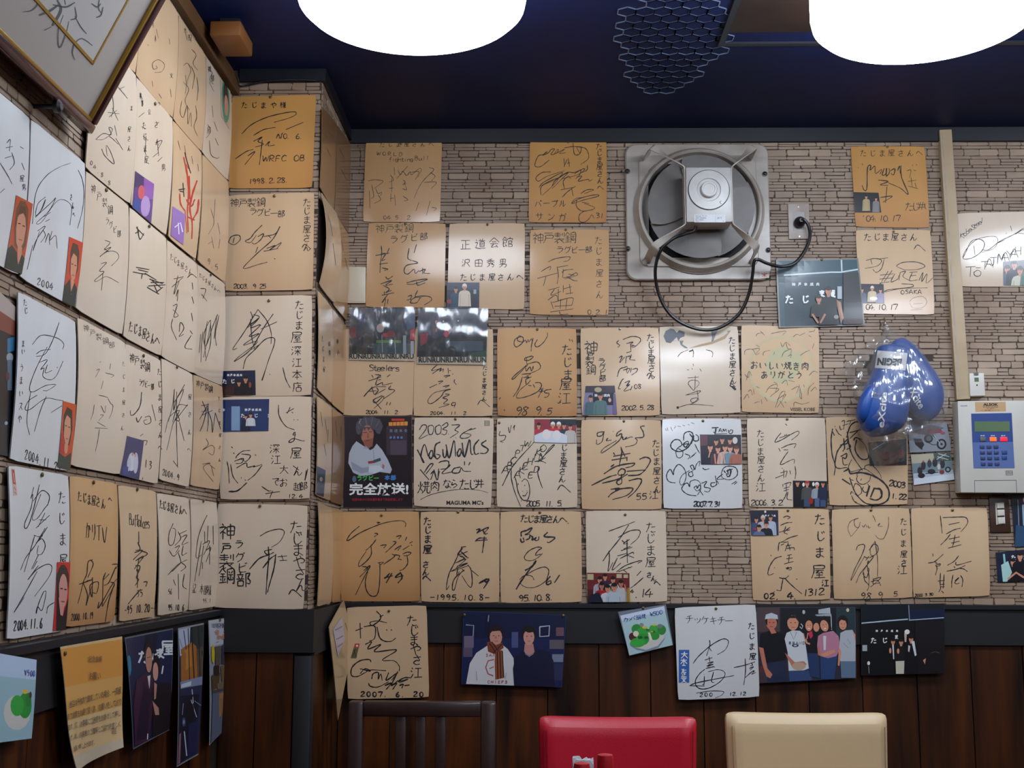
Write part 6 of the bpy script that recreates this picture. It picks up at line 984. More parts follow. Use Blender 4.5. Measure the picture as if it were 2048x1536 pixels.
PH('L', 'Z5', '1652 175 1848 148 1815 1090 1660 1240', 'narrow flyer with orange headline and small pictures, nearest to the pillar below the rail', [
  'P #b8bac4 1655 180 1848 150 1840 360 1660 400', 'T #60606c 4 44 36 1675 195 御客様会場', 'T #c8845c 6 46 38 1700 250 会場大', 'T #c8845c 6 40 36 1720 295 本会', 'L #b04040 5 1715 360 1735 355', 'L #b04040 5 1785 350 1810 345', 'E #c8b030 1682 460 16 80', 'E #c8b030 1826 400 14 60', 'P #5a5048 1700 400 1755 390 1755 550 1705 560', 'P #3c3848 1762 385 1810 375 1810 540 1762 550', 'P #54402c 1665 640 1745 620 1740 740 1670 770', 'P #6a5840 1750 560 1838 540 1830 740 1760 720', 'P #2a2420 1690 560 1740 560 1740 640 1690 650', 'P #74604c 1720 710 1780 700 1775 760 1725 770', 'P #4c4440 1670 770 1840 740 1835 800 1672 800', 'P #5d6478 1675 800 1835 760 1820 1080 1665 1230', 'P #a87848 1735 800 1780 790 1770 960 1740 1000', 'P #8c6c48 1740 840 1770 830 1760 1000'], '#8c90a0', off=OFL, name='flyer', cat='flyer', border='#b8b4ac', inset=.01, bh=.002, pins=((1750, 170),))
PH('L', 'Z5', '-300 440 120 510 75 1180 -330 1230', 'blue price card with green food, cut by the left edge of the view', [
  'P #aebfd6 -300 440 120 510 110 680 -300 640', 'P #93b2bc -300 640 110 680 78 1180 -330 1230', 'E #c4c0b8 -60 960 120 150', 'E #2e8c3a 10 900 60 110', 'E #d8b23c 10 780 24 20', 'E #2a7a34 40 850 26 60', 'E #4a3430 58 810 12 30', 'E #36a040 -60 900 60 90'], '#9cb0bc', off=OFL, name='menu_card', cat='price card', border='#5a6a70', inset=0)
k2 = BOARDS[-1]; k2.ink(bpy.data.objects['menu_card.001'], '', [('¥500', 4, 590, 54, 25, 3, 1.4)], name='price_lettering', m='ink_blue')
bpy.data.objects['price_lettering.001'].location.x += .0008
PH('L', 'Z2', '-200 880 95 1170 60 2450 -230 2390', 'dark blue and red photo at the far left edge, beside the looping signature board', ['P #a89890 -200 880 95 1170 90 1290 -200 1100', 'P #7c4030 -200 1100 90 1290 85 1420 -200 1300', 'P #10141c -200 1300 85 1420 80 2450 -230 2390', 'P #2a6a90 20 1440 85 1420 80 1540 20 1560', 'E #8c98a0 40 1600 30 40', 'R #586a78 20 1620 60 1880', 'E #5a3030 20 1760 16 40', 'E #8aa0b0 10 2160 14 16'], '#1a1c24', off=.006, group=PG, border='#3a3c40')
BOARDS[:] = [b for b in BOARDS]

# ---------------------------------------------------------------- exhaust fan
mat('fan_enamel', '#b3aba2', rough=.35, spec=.5, noise_amt=.55, noise_scale=9, noise_col='#6d5844', bump=.0001, bump_scale=60)
mat('fan_grey', '#a19b97', rough=.42, noise_amt=.4, noise_scale=12, noise_col='#6f6862')
mat('fan_box', '#bdbab6', rough=.32, noise_amt=.25, noise_scale=20, noise_col='#82756a')
mat('duct_shade_black', '#0a0909', rough=.7)
mat('rubber_black', '#0c0c0e', rough=.38)
mat('steel', '#8e8c88', rough=.35, metal=.8)
mat('dark_hole', '#0b0a0a', rough=.6)
def BP_(px, py, n): return on_y(px, py, BACK_Y-n)
def quad_prism(name, face, z, quad, n0, n1, m, parent=None, bevel=0):
    """a flat block whose face outline is measured on the given wall face"""
    x0, y0, k = ZO[z]; pts = [face_uv(face, x0+x/k, y0+y/k) for x, y in pairs(quad)]
    bm = bmesh.new(); add_prism(bm, pts, n0, n1, lambda u, v, n: face_pt(face, u, v, n))
    if bevel: bmesh.ops.bevel(bm, geom=bm.edges[:], offset=bevel, segments=2, affect='EDGES', profile=.6)
    return bm_obj(name, bm, MATS[m], parent, bevel > 0)
fc = face_uv('B', 1394, 426)
fan = empty('exhaust_fan', face_pt('B', fc[0], fc[1], 0)); tag(fan, 'large square industrial exhaust fan with four motor arms, greasy off-white enamel', 'fan')
FI = fan.matrix_basis.inverted() if False else Matrix.Translation(-Vector(fan.location))
def fan_part(name, bm, m, smooth=True):
    bmesh.ops.transform(bm, matrix=FI, verts=bm.verts[:]); return bm_obj(name, bm, MATS[m], fan, smooth)
def FP(x, z, n): return face_pt('B', fc[0]+x, fc[1]+z, n)
bm = bmesh.new(); hw, hh = .2265, .2215
def ring_face(bm, loops):
    vs_ = [[bm.verts.new(p) for p in l] for l in loops]
    for a, b in zip(vs_, vs_[1:]):
        n = len(a)
        for i in range(n): bm.faces.new((a[i], a[(i+1) % n], b[(i+1) % n], b[i]))
    return vs_
rr0 = rrect(-hw, -hh, hw, hh, .032, 7)
def scl(pts, k): return [(x*k, y*k) for x, y in pts]
NR = len(rr0)
def radial(rad, cx=0, cz=0):   # circle sampled at the same angles as the rounded square
    return [(cx+rad*math.cos(math.atan2(y, x)), cz+rad*math.sin(math.atan2(y, x))) for x, y in rr0]
RCX, RCZ = (BP_(1402, 416, .05).x-fc[0]), (BP_(1402, 416, .05).z-fc[1])
L3 = lambda pts, n: [FP(x, y, n) for x, y in pts]
loops = [L3(rr0, .001), L3(rr0, .016), L3(scl(rr0, .985), .02), L3(scl(rr0, .90), .02)]
def lobed(k):   # pressed step line: corners pulled in, like the stamped plate
    out = []
    for x, y in rr0:
        a = math.atan2(y, x); f = abs(math.sin(2*a))
        out.append((x*k*(1-.075*f**6), y*k*(1-.075*f**6)))
    return out
loops += [L3(lobed(.885), .021), L3(lobed(.87), .026), L3(radial(.203), .027)]
ring_face(bm, loops); fan_part('mounting_plate', bm, 'fan_enamel')
bm = bmesh.new(); M = Matrix.Translation(FP(RCX*.6, RCZ*.6, 0)) @ Vector((0, -1, 0)).to_track_quat('Z', 'Y').to_matrix().to_4x4()
add_lathe(bm, [(.206, .024), (.2, .030), (.196, .046), (.192, .052), (.187, .053), (.183, .050), (.181, .04), (.18, .012)], M, 72, False, False)
fan_part('orifice_ring', bm, 'fan_enamel')
bm = bmesh.new(); add_lathe(bm, [(.181, .010), (.181, .012)], M, 64); fan_part('duct_shade_disc', bm, 'duct_shade_black', False)  # flat black disc, the shade inside the duct put into its colour
MB = Matrix.Translation(FP(RCX*.6, RCZ*.6, 0)) @ Vector((0, -1, 0)).to_track_quat('Z', 'Y').to_matrix().to_4x4()
for q in range(4):
    bm = bmesh.new(); a0 = math.radians(90*q+18); span = math.radians(104); g = []
    for i in range(9):
        rr = .03+(.166-.03)*i/8; row = []
        for j in range(13):
            t = j/12; sp = span*(1-.12*(i/8)**3*(1 if t > .5 else 0))
            row.append(bm.verts.new(MB @ Vector((rr*math.cos(a0+sp*t), rr*math.sin(a0+sp*t), .068+(t-.5)*.016*(rr/.166)+.01*(1-i/8)))))
        g.append(row)
    for i in range(8):
        for j in range(12): bm.faces.new((g[i][j], g[i][j+1], g[i+1][j+1], g[i+1][j]))
    ex = bmesh.ops.solidify(bm, geom=bm.faces[:], thickness=.0015)
    fan_part('blade', bm, 'fan_grey')
bm = bmesh.new(); add_lathe(bm, [(.05, .05), (.05, .085), (.042, .09)], MB, 32); fan_part('hub', bm, 'fan_grey')
mc = BP_(1418, 389, .172); mx, mz = mc.x-fc[0], mc.z-fc[1]
bm = bmesh.new()
a, b = FP(mx-.069, mz-.086, .172), FP(mx+.069, mz+.086, .085); add_box(bm, a, b, .004, 2); fan_part('motor_box', bm, 'fan_box')
kc = BP_(1417.5, 380, .172); MK = Matrix.Translation(kc) @ Vector((0, -1, 0)).to_track_quat('Z', 'Y').to_matrix().to_4x4()
bm = bmesh.new(); add_lathe(bm, [(.0635, -.001), (.0635, .0006), (.0615, .0006), (.0615, -.001)], MK, 56); fan_part('cover_groove', bm, 'dark_hole', False)
bm = bmesh.new(); add_lathe(bm, [(.0612, 0), (.0608, .004), (.0365, .0045), (.034, .001), (.0255, .001), (.025, .011), (.0225, .0135), (.0175, .0135), (.0165, .0125), (.004, .0125)], MK, 56); fan_part('motor_cover', bm, 'fan_box')
bm = bmesh.new(); sc_ = BP_(1220+832/3.746, 260+541/3.746, .176); add_lathe(bm, [(.004, -.001), (.0038, .0018), (.002, .0022)], Matrix.Translation(sc_) @ MK.to_3x3().to_4x4(), 14); fan_part('screw', bm, 'steel')
st = Sheet('M', 'Y3', '630 635 863 635 865 692 632 692', .0002); so = st.board('rating_label', '#cfd0d4', thick=.0004, mat_='matte_print', round_=False, nx=2, ny=2)
lb = st.picture(so, ['L #8890a4 1.5 790 637 790 690', 'E #9aa4b4 850 684 7 3', 'R #c0c4cc 796 642 858 648'], name='label_print', m='matte_print')
for t, x0, y0, x1, y1 in (('National', 640, 640, 680, 650), ('FY-30', 690, 641, 725, 649), ('100V 50/60Hz', 640, 655, 720, 665), ('82/118W', 640, 670, 700, 680), ('0.5m', 640, 683, 668, 689), ('JET', 800, 655, 840, 668)):
    printed(st, so, t, x0, y0, x1, y1, n=.0006, m='print_brown')
so.parent = fan; so.matrix_parent_inverse = FI
# arms
def strip(bm, path, widths, wid, th):
    pts = smooth_pts(path, 4); n = len(pts); W = []
    for i in range(n):
        t = i/(n-1)*(len(widths)-1); k = min(int(t), len(widths)-2); W.append(widths[k].lerp(widths[k+1], t-k).normalized())
    prev = None
    for i, p in enumerate(pts):
        d = (pts[min(i+1, n-1)]-pts[max(i-1, 0)]).normalized(); w_ = W[i]; w_ = (w_-d*w_.dot(d)).normalized(); t_ = d.cross(w_)
        ring = [bm.verts.new(p+w_*wid/2*sx+t_*th/2*sy) for sx, sy in ((-1, -1), (1, -1), (1, 1), (-1, 1))]
        if prev:
            for k in range(4): bm.faces.new((prev[k], prev[(k+1) % 4], ring[(k+1) % 4], ring[k]))
        else: bm.faces.new(ring[::-1])
        prev = ring
    bm.faces.new(prev)
for sx in (-1, 1):
    for sz in (-1, 1):
        bm = bmesh.new(); nn = Vector((0, -1, 0)); pp = Vector((sx, 0, -sz)).normalized(); ex, ez = sx*.15, sz*(.158 if sz > 0 else .15)
        path = [FP(mx+sx*.0715, mz+sz*.0, .15), FP(mx+sx*.0715, mz+sz*.078, .152), FP(mx+sx*.078, mz+sz*.095, .154), FP((mx+sx*.078+ex)/2, (mz+sz*.095+ez)/2, .158), FP(ex*.97, ez*.97, .162), FP(ex*1.04, ez*1.04, .15), FP(ex*1.07, ez*1.07, .09), FP(ex*1.08, ez*1.08, .03), FP(ex*1.13, ez*1.13, .0285)]
        strip(bm, path, [nn, nn, nn, (nn+pp*.5), (nn*.4+pp), pp, pp, pp, pp], .024, .003)
        fan_part('motor_arm', bm, 'fan_enamel')
        bm = bmesh.new(); MQ = Matrix.Translation(FP(ex*1.12, ez*1.12, .029)) @ MK.to_3x3().to_4x4(); add_lathe(bm, [(.009, 0), (.009, .002), (.006, .0025), (.006, .006), (.003, .007)], MQ, 12); fan_part('bolt', bm, 'fan_enamel')
for zx, zy in ((130, 310), (1160, 330), (135, 890), (1185, 900)):
    p = BP_(1220+zx/3.746, 260+zy/3.746, .021); bm = bmesh.new(); add_lathe(bm, [(.0085, -.001), (.0085, .0015), (.0055, .002), (.005, .007), (.003, .008)], Matrix.Translation(p) @ MK.to_3x3().to_4x4(), 12); fan_part('mounting_nut', bm, 'rubber_black')
stk = Sheet('B', 'Y3', '1112 1075 1182 1075 1182 1120 1112 1120', .0205); so = stk.board('inspection_sticker', '#c8bcb4', thick=.0003, mat_='matte_print', round_=False, nx=1, ny=1)
stk.ink(so, 'w1.6/1125 1085 1165 1112; 1168 1085 1128 1112; 1145 1080 1148 1115', m='ink_red', name='mark'); so.parent = fan; so.matrix_parent_inverse = FI
cordpts = [(1392, 452, .14), (1388, 462, .135), (1370, 468, .13), (1345, 478, .12), (1322, 500, .105), (1311, 535, .085), (1314, 575, .06), (1330, 615, .045), (1358, 643, .038), (1400, 659, .034), (1440, 655, .034), (1478, 628, .038), (1497, 590, .05), (1505, 550, .07), (1508, 524, .085), (1516, 519, .088), (1535, 527, .075), (1562, 533, .05), (1588, 527, .034), (1607, 506, .03), (1619, 478, .034), (1618, 455, .042), (1609, 440, .045), (1600, 441, .04)]
bm = bmesh.new(); add_tube(bm, smooth_pts([BP_(*p) for p in cordpts], 5), .0052, 8); fan_part('power_cord', bm, 'rubber_black')
bm = bmesh.new(); pc = BP_(1598, 446, .012); add_lathe(bm, [(.012, -.004), (.0165, .0), (.0175, .012), (.015, .022), (.009, .03), (.006, .034)], Matrix.Translation(pc) @ MK.to_3x3().to_4x4(), 18); fan_part('plug', bm, 'rubber_black')
# wall socket
mat('socket_plate', '#a89a90', rough=.4, noise_amt=.4, noise_scale=25, noise_col='#5d4c3e')
sk = quad_prism('wall_socket', 'B', 'Y3', '1328 560 1485 558 1490 820 1337 823', .0005, .009, 'socket_plate', None, .0015); tag(sk, 'small grey wall socket plate with the black fan plug in it', 'socket')
quad_prism('socket_inset', 'B', 'Y3', '1365 620 1450 619 1452 762 1368 763', .0085, .0098, 'fan_grey', sk)
quad_prism('screw', 'B', 'Y3', '1400 578 1412 578 1412 590 1400 590', .009, .0102, 'steel', sk); quad_prism('screw', 'B', 'Y3', '1408 798 1420 798 1420 810 1408 810', .009, .0102, 'steel', sk)

# ---------------------------------------------------------------- conduit, alarm panel, switches, plates
mat('conduit_beige', '#b59f80', rough=.45, noise_amt=.25, noise_scale=12, noise_col='#8a7350')
cq = Sheet('B', 'PX', '1875 264 1899 263 1936 799 1909 801')
cn = tag(quad_prism('conduit', 'B', 'PX', '1875 264 1899 263 1936 799 1909 801', .0005, .02, 'conduit_beige', None, .0015), 'beige plastic cable conduit running from the ceiling down to the alarm panel', 'conduit')
quad_prism('conduit_lid_line', 'B', 'PX', '1879 270 1881 270 1915 796 1913 796', .0195, .0204, 'socket_plate', cn)
mat('white_plastic', '#c9c4ba', rough=.4); mat('panel_white', '#bdb8ae', rough=.42, noise_amt=.12, noise_scale=15, noise_col='#9a9284')
mat('panel_navy', '#1f3b7c', rough=.4); mat('panel_blue', '#4d6296', rough=.4); mat('lcd', '#5c7356', rough=.12, coat=.6); mat('key_blue', '#2a3866', rough=.4); mat('key_grey', '#55595c', rough=.4)
mat('led_orange', '#ff5a1c', rough=.4, emit=('#ff4a14', 1.6)); mat('led_red', '#ff1c2c', rough=.4, emit=('#ff1424', 1.6)); mat('sticker_tan', '#b89468', rough=.5)
ap = empty('alarm_panel', BP_(1985, 985, 0)); tag(ap, 'white security alarm keypad with blue face and two red lit buttons', 'alarm panel')
API = Matrix.Translation(-Vector(ap.location))
def apart(o): o.parent = ap; o.matrix_parent_inverse = API; return o
x0, y0, k = ZO['Y8']
f_uv = [face_uv('A', x0+x/k, y0+y/k) for x, y in pairs('1112 655 1680 650 1715 1398 1138 1395')]
bm = bmesh.new(); add_prism(bm, f_uv, -.0515, 0, lambda u, v, n: face_pt('A', u, v, n)); bmesh.ops.bevel(bm, geom=bm.edges[:], offset=.003, segments=2, affect='EDGES', profile=.6)
apart(bm_obj('case', bm, MATS['panel_white'], None, True))
def AQ(name, quad, n0, n1, m, bevel=0): return apart(quad_prism(name, 'A', 'Y8', quad, n0, n1, m, None, bevel))
AQ('upper_face', '1222 757 1548 752 1560 985 1232 990', 0, .0012, 'panel_navy'); AQ('lower_face', '1232 990 1560 985 1572 1196 1242 1198', 0, .0012, 'panel_blue')
AQ('display', '1245 820 1530 820 1532 902 1248 904', .0012, .002, 'lcd')
AQ('status_key', '1290 948 1336 948 1337 980 1291 980', .0012, .004, 'key_grey', .0006); AQ('status_key', '1370 948 1422 948 1424 980 1372 980', .0012, .004, 'led_orange', .0006); AQ('status_key', '1454 948 1508 948 1510 980 1456 980', .0012, .004, 'led_red', .0006)
for r_ in range(4):
    for c_ in range(3):
        X, Y = 1290+c_*56+r_*3, 1012+r_*46
        AQ('key', f'{X} {Y} {X+36} {Y} {X+37} {Y+26} {X+1} {Y+26}', .0012, .0042, 'key_blue', .0008)
for Y in (1055, 1098): AQ('key', f'1468 {Y} 1508 {Y} 1509 {Y+30} 1469 {Y+30}', .0012, .0042, 'panel_navy', .0008)
AQ('key_frame', '1462 1048 1514 1048 1518 1140 1465 1140', .0011, .0016, 'panel_blue')
AQ('flap_groove', '1247 1295 1587 1292 1588 1297 1248 1300', -.001, .0003, 'key_grey'); AQ('flap_groove', '1247 1298 1251 1298 1254 1395 1250 1395', -.001, .0003, 'key_grey'); AQ('flap_groove', '1584 1296 1588 1296 1592 1395 1588 1395', -.001, .0003, 'key_grey')
sh_ = Sheet('A', 'Y8', '1253 664 1500 662 1503 738 1256 742', 0); so = apart(sh_.board('tan_sticker', '#b89468', thick=.0004, mat_='matte_print', round_=False, nx=1, ny=1))
for t, a_, b_, c_, d_, bo in (('ALSOK', 1318, 672, 1440, 695, .05), ('綜合警備保障', 1316, 700, 1438, 708, 0), ('TEL', 1345, 713, 1415, 719, 0)): apart(printed(sh_, None, t, a_, b_, c_, d_, bold=bo))
apart(printed(sh_, None, '← 警備セット', 1300, 725, 1450, 736, m='ink_red'))
cs = Sheet('A', 'Y8', '1112 655 1680 650 1715 1398 1138 1395', 0); cs.top = 0
apart(printed(cs, None, 'ALSOK', 1137, 688, 1192, 699, m='ink_blue'))
bd = Sheet('A', 'Y8', '1500 1218 1557 1217 1559 1255 1502 1256', 0); so = apart(bd.board('rating_badge', '#6d6a62', thick=.0004, mat_='matte_print', round_=False, nx=1, ny=1))
apart(printed(bd, None, 'AC100V', 1506, 1224, 1552, 1234, m='lettering_white')); apart(printed(bd, None, '50/60Hz', 1506, 1240, 1552, 1250, m='lettering_white'))
for X, t in ((1295, '警備'), (1378, '解除'), (1462, '異常')): apart(printed(cs, None, t, X, 930, X+34, 941, m='lettering_white', n=.0018))
# small receiver box over the panel
rb = tag(quad_prism('receiver_box', 'B', 'Y8', '1182 440 1300 438 1312 620 1190 624', .0005, .026, 'white_plastic', None, .0025), 'small white plastic box right above the alarm panel beside the conduit', 'sensor box')
quad_prism('window', 'B', 'Y8', '1222 476 1256 475 1258 508 1224 509', .0255, .0268, 'lcd', rb); quad_prism('hole', 'B', 'Y8', '1238 530 1249 530 1249 542 1238 542', .0255, .0266, 'dark_hole', rb); quad_prism('latch', 'B', 'Y8', '1220 436 1252 435 1253 456 1221 457', .02, .0285, 'key_grey', rb)
# switches
mat('switch_brown', '#3a2012', rough=.45); mat('switch_ivory', '#c4bdb0', rough=.4); mat('plate_ivory', '#cfc3ae', rough=.35)
sw = tag(quad_prism('light_switch', 'B', 'X8', '1125 72 1375 68 1412 540 1150 546', .0005, .008, 'switch_brown', None, .002), 'brown switch plate with three white rocker switches below the alarm panel', 'light switch')
quad_prism('switch_frame', 'B', 'X8', '1203 165 1315 160 1332 435 1218 445', .0075, .0095, 'switch_ivory', sw)
for q_ in ('1218 172 1308 168 1312 232 1224 238', '1224 256 1316 252 1320 326 1230 332', '1232 352 1322 348 1326 428 1236 436'): quad_prism('rocker', 'B', 'X8', q_, .0095, .0135, 'white_plastic', sw, .001)
for q_ in ('1222 240 1318 236 1319 250 1223 254', '1228 336 1320 332 1321 346 1229 350'): quad_prism('gap', 'B', 'X8', q_, .0094, .0102, 'switch_brown', sw)
bp_ = tag(quad_prism('blank_plate', 'B', 'Y1', '32 1112 172 1114 168 1405 25 1405', .0005, .012, 'plate_ivory', None, .002), 'small ivory cover plate low beside the pillar', 'cover plate')
quad_prism('plate_lip', 'B', 'Y1', '42 1125 162 1126 158 1392 36 1392', .0115, .0132, 'plate_ivory', bp_, .0008)

# ---------------------------------------------------------------- photo cards in clear plastic sleeves
def film(name, gloss, milk, bump, scale):
    m = bpy.data.materials.new(name); m.use_nodes = True; MATS[name] = m; nt = m.node_tree; N = nt.nodes; L_ = nt.links
    for n in list(N): N.remove(n)
    out = N.new('ShaderNodeOutputMaterial'); m1 = N.new('ShaderNodeMixShader'); m2 = N.new('ShaderNodeMixShader'); tr = N.new('ShaderNodeBsdfTransparent'); gl = N.new('ShaderNodeBsdfGlossy'); df = N.new('ShaderNodeBsdfDiffuse')
    tr.inputs[0].default_value = (.97, .97, .97, 1); gl.inputs['Roughness'].default_value = .16; df.inputs[0].default_value = (.8, .8, .82, 1)
    tc = N.new('ShaderNodeNewGeometry'); nz = N.new('ShaderNodeTexNoise'); nz.inputs['Scale'].default_value = scale; nz.inputs['Detail'].default_value = 2
    mp = N.new('ShaderNodeMapping'); mp.inputs['Scale'].default_value = (1.6, 1.6, .45); L_.new(tc.outputs['Position'], mp.inputs[0]); L_.new(mp.outputs[0], nz.inputs['Vector'])
    bu = N.new('ShaderNodeBump'); bu.inputs['Distance'].default_value = bump; L_.new(nz.outputs[0], bu.inputs['Height']); L_.new(bu.outputs[0], gl.inputs['Normal'])
    m1.inputs[0].default_value = milk; m2.inputs[0].default_value = gloss
    L_.new(tr.outputs[0], m1.inputs[1]); L_.new(df.outputs[0], m1.inputs[2]); L_.new(m1.outputs[0], m2.inputs[1]); L_.new(gl.outputs[0], m2.inputs[2]); L_.new(m2.outputs[0], out.inputs[0])
film('bag_film', .12, .06, .005, 26)
film('clear_film', .10, .02, .006, 14)
def sleeve(quad, label, items, base, words):
    sh, o = PH('B', 'Y5', quad, label, items, base, off=.011, name='sleeved_photo', cat='photo card', border='#c2b8a4', inset=0, bv=.002, group='photo cards in clear plastic sleeves')
    V, Fc = [], []; nx = ny = 26
    for j in range(ny+1):
        for i in range(nx+1):
            a, b = -.012+1.024*i/nx, -.02+1.05*j/ny; p = sh.pt(a, b, 0)
            k_ = noise.noise(p*32)*.005+noise.noise(Vector((p.x*90, p.y, p.z*30)))*.0012
            V.append(p+Vector((0, -.0055+k_*.6 if b < .8 else -.004+k_*.4, 0)))
    for j in range(ny):
        for i in range(nx): q = j*(nx+1)+i; Fc.append((q, q+nx+1, q+nx+2, q+1))
    mesh_obj('clear_sleeve', V, Fc, MATS['clear_film'], o, True)
    printed(sh, o, words[0], *words[1:], m='lettering_black', bold=.03, n=.0025)
sleeve('195 112 1000 108 990 765 182 752', 'left of two plastic-sleeved rugby photo cards with a strip of capital letters', ['R #1b2134 185 100 1000 420', 'R #10141c 185 420 1000 680', 'E #5c5c66 345 150 36 40', 'R #26345c 310 200 380 300', 'E #86603c 340 110 20 14', 'R #17181c 580 100 640 400', 'E #aa9c98 570 360 48 55', 'E #c09080 575 330 20 24', 'R #9c2c3c 600 420 740 470', 'E #7c2430 700 430 50 40', 'P #30486c 880 200 1000 180 1000 360 900 380', 'P #b02c34 945 380 1000 360 995 510 935 500', 'R #5a7a44 520 510 830 545', 'R #33474c 480 550 990 680', 'R #8c9aa4 850 450 890 680', 'R #a8a8ac 945 520 985 680', 'R #70242c 195 350 270 480', 'L #8c98a0 8 590 440 595 660', 'E #2a2c3a 690 290 50 90', 'R #202838 780 180 830 500', 'L #98a8b4 8 750 540 760 690', 'R #c3b69e 180 682 1000 765'], '#1a1e2a', ('RUNRUNRUNRUNRU', 185, 680, 985, 740))
sleeve('1040 120 1895 125 1880 812 1022 800', 'right of two plastic-sleeved rugby photo cards with a strip of capital letters', ['R #262a40 1035 110 1900 450', 'R #14181e 1035 450 1900 715', 'E #30324a 1250 330 90 160', 'E #b06a5c 1262 285 14 26', 'E #b06a5c 1262 385 12 24', 'E #a08c90 1410 380 44 50', 'E #b03040 1385 430 34 40', 'P #8c2a38 1060 430 1160 420 1140 540 1070 580', 'R #b0a8b0 1660 350 1720 400', 'E #b02c34 1830 420 26 30', 'E #e8e0c0 1350 275 9 9', 'E #e8e0c0 1533 270 9 9', 'P #3c4c58 1370 520 1840 520 1840 640 1520 650 1380 600', 'E #15181c 1450 640 60 60', 'P #2a4a34 1700 660 1880 640 1880 715 1700 715', 'R #191c20 1160 560 1360 715', 'R #c3b69e 1020 716 1900 815'], '#1c2030', ('RUNRUNRUNRUNRUN', 1045, 718, 1880, 785))

# ---------------------------------------------------------------- blue boxing gloves in a clear bag
mat('glove_blue', '#184894', rough=.45, coat=.15, coat_rough=.3, noise_amt=.3, noise_scale=8, noise_col='#123676'); mat('glove_dark', '#0f2a66', rough=.4); mat('patch_white', '#c9c9c9', rough=.45)
from mathutils.bvhtree import BVHTree
def loft(bm, secs, n, seg=22, z='Y8'):
    """secs: (x, y, half width in zoom px, half depth in m, distance from wall)"""
    x0, y0, k = ZO[z]; C_ = [BP_(x0+s[0]/k, y0+s[1]/k, s[4]) for s in secs]; rings = []
    for i, s in enumerate(secs):
        d = C_[min(i+1, len(C_)-1)]-C_[max(i-1, 0)]; d.y = 0; d.normalize(); lat = Vector((d.z, 0, -d.x)); wd = s[2]/k*(BACK_Y-s[4])/F
        rings.append([bm.verts.new(C_[i]+lat*wd*math.copysign(abs(math.cos(t))**.85, math.cos(t))+Vector((0, -1, 0))*s[3]*math.copysign(abs(math.sin(t))**.85, math.sin(t))) for t in [2*math.pi*q/seg for q in range(seg)]])
    for a, b in zip(rings, rings[1:]):
        for q in range(seg): bm.faces.new((a[q], a[(q+1) % seg], b[(q+1) % seg], b[q]))
    bm.faces.new(rings[0][::-1]); bm.faces.new(rings[-1])
def subdiv(o, lv=2):
    m_ = o.modifiers.new('smooth', 'SUBSURF'); m_.levels = lv; m_.render_levels = lv; return o
def cast(ob, pts, z, off):
    dg = bpy.context.evaluated_depsgraph_get(); dg.update(); bv = BVHTree.FromObject(ob, dg); x0, y0, k = ZO[z]; out = []; last = None
    Mi = ob.matrix_world.inverted()
    for x, y in pts:
        d = ray(x0+x/k, y0+y/k).normalized(); h_, nrm, _, _ = bv.ray_cast(Mi @ EYE, d)
        if h_ is None: h_ = last if last else Mi @ BP_(x0+x/k, y0+y/k, .08); nrm = Vector((0, -1, 0))
        last = h_; out.append(h_+nrm*off)
    return out
GL1 = [(600, 205, 60, 0.03, 0.105), (600, 225, 146, 0.042, 0.105), (592, 300, 140, 0.044, 0.108), (580, 390, 138, 0.046, 0.11), (570, 450, 150, 0.05, 0.112), (555, 540, 172, 0.056, 0.115), (525, 640, 196, 0.06, 0.118), (505, 740, 204, 0.06, 0.118), (500, 830, 190, 0.056, 0.115), (505, 900, 150, 0.046, 0.11), (510, 940, 80, 0.028, 0.105)]
GL2 = [(620, 150, 40, 0.016, 0.048), (640, 200, 90, 0.026, 0.048), (690, 300, 120, 0.033, 0.049), (745, 400, 140, 0.037, 0.052), (800, 500, 160, 0.041, 0.055), (838, 590, 168, 0.043, 0.057), (850, 680, 150, 0.041, 0.057), (840, 760, 110, 0.033, 0.053), (820, 810, 50, 0.018, 0.048)]
def glove(secs, label, thumb):
    bm = bmesh.new(); loft(bm, secs, 0)
    if thumb: loft(bm, thumb, 0, 14)
    o = subdiv(bm_obj('boxing_glove', bm, MATS['glove_blue'], None, True), 1); tag(o, label, 'boxing glove', 'pair of boxing gloves')
    return o
g1 = glove(GL1, 'front blue boxing glove with a white cuff patch, hanging in the clear bag', [(450, 520, 30, .018, .14), (410, 570, 50, .024, .142), (375, 650, 62, .028, .142), (352, 740, 62, .028, .14), (345, 800, 50, .024, .132), (350, 840, 24, .014, .125)])
g2 = glove(GL2, 'rear blue boxing glove leaning right behind the front one', None)
def decal(ob, name, quad, z, m, off=.0012, n=10):
    q = pairs(quad); pts = []
    for j in range(n+1):
        for i in range(n+1):
            a, b = i/n, j/n; pts.append(tuple(q[0][t]*(1-a)*(1-b)+q[1][t]*a*(1-b)+q[2][t]*a*b+q[3][t]*(1-a)*b for t in (0, 1)))
    V = cast(ob, pts, z, off); Fc = [(j*(n+1)+i, (j+1)*(n+1)+i, (j+1)*(n+1)+i+1, j*(n+1)+i+1) for j in range(n) for i in range(n)]
    return mesh_obj(name, V, Fc, MATS[m], ob, True)
def decal_text(ob, string, o0, ex, ey, z, m, off=.0018, bold=.02):
    """text laid on the object: o0 = baseline start, ex = full width vector, ey = height vector (zoom px)"""
    V, Fc = text_mesh(string, bold); mn, mx_ = V.min(0), V.max(0)
    pts = [(o0[0]+ex[0]*s_+ey[0]*t_, o0[1]+ex[1]*s_+ey[1]*t_) for s_, t_ in (((v[0]-mn[0])/(mx_[0]-mn[0]), (v[1]-mn[1])/(mx_[1]-mn[1])) for v in V)]
    return mesh_obj('lettering', cast(ob, pts, z, off), Fc, MATS[m], ob)
decal(g1, 'cuff_patch', '468 246 706 268 688 408 445 388', 'Y8', 'patch_white')
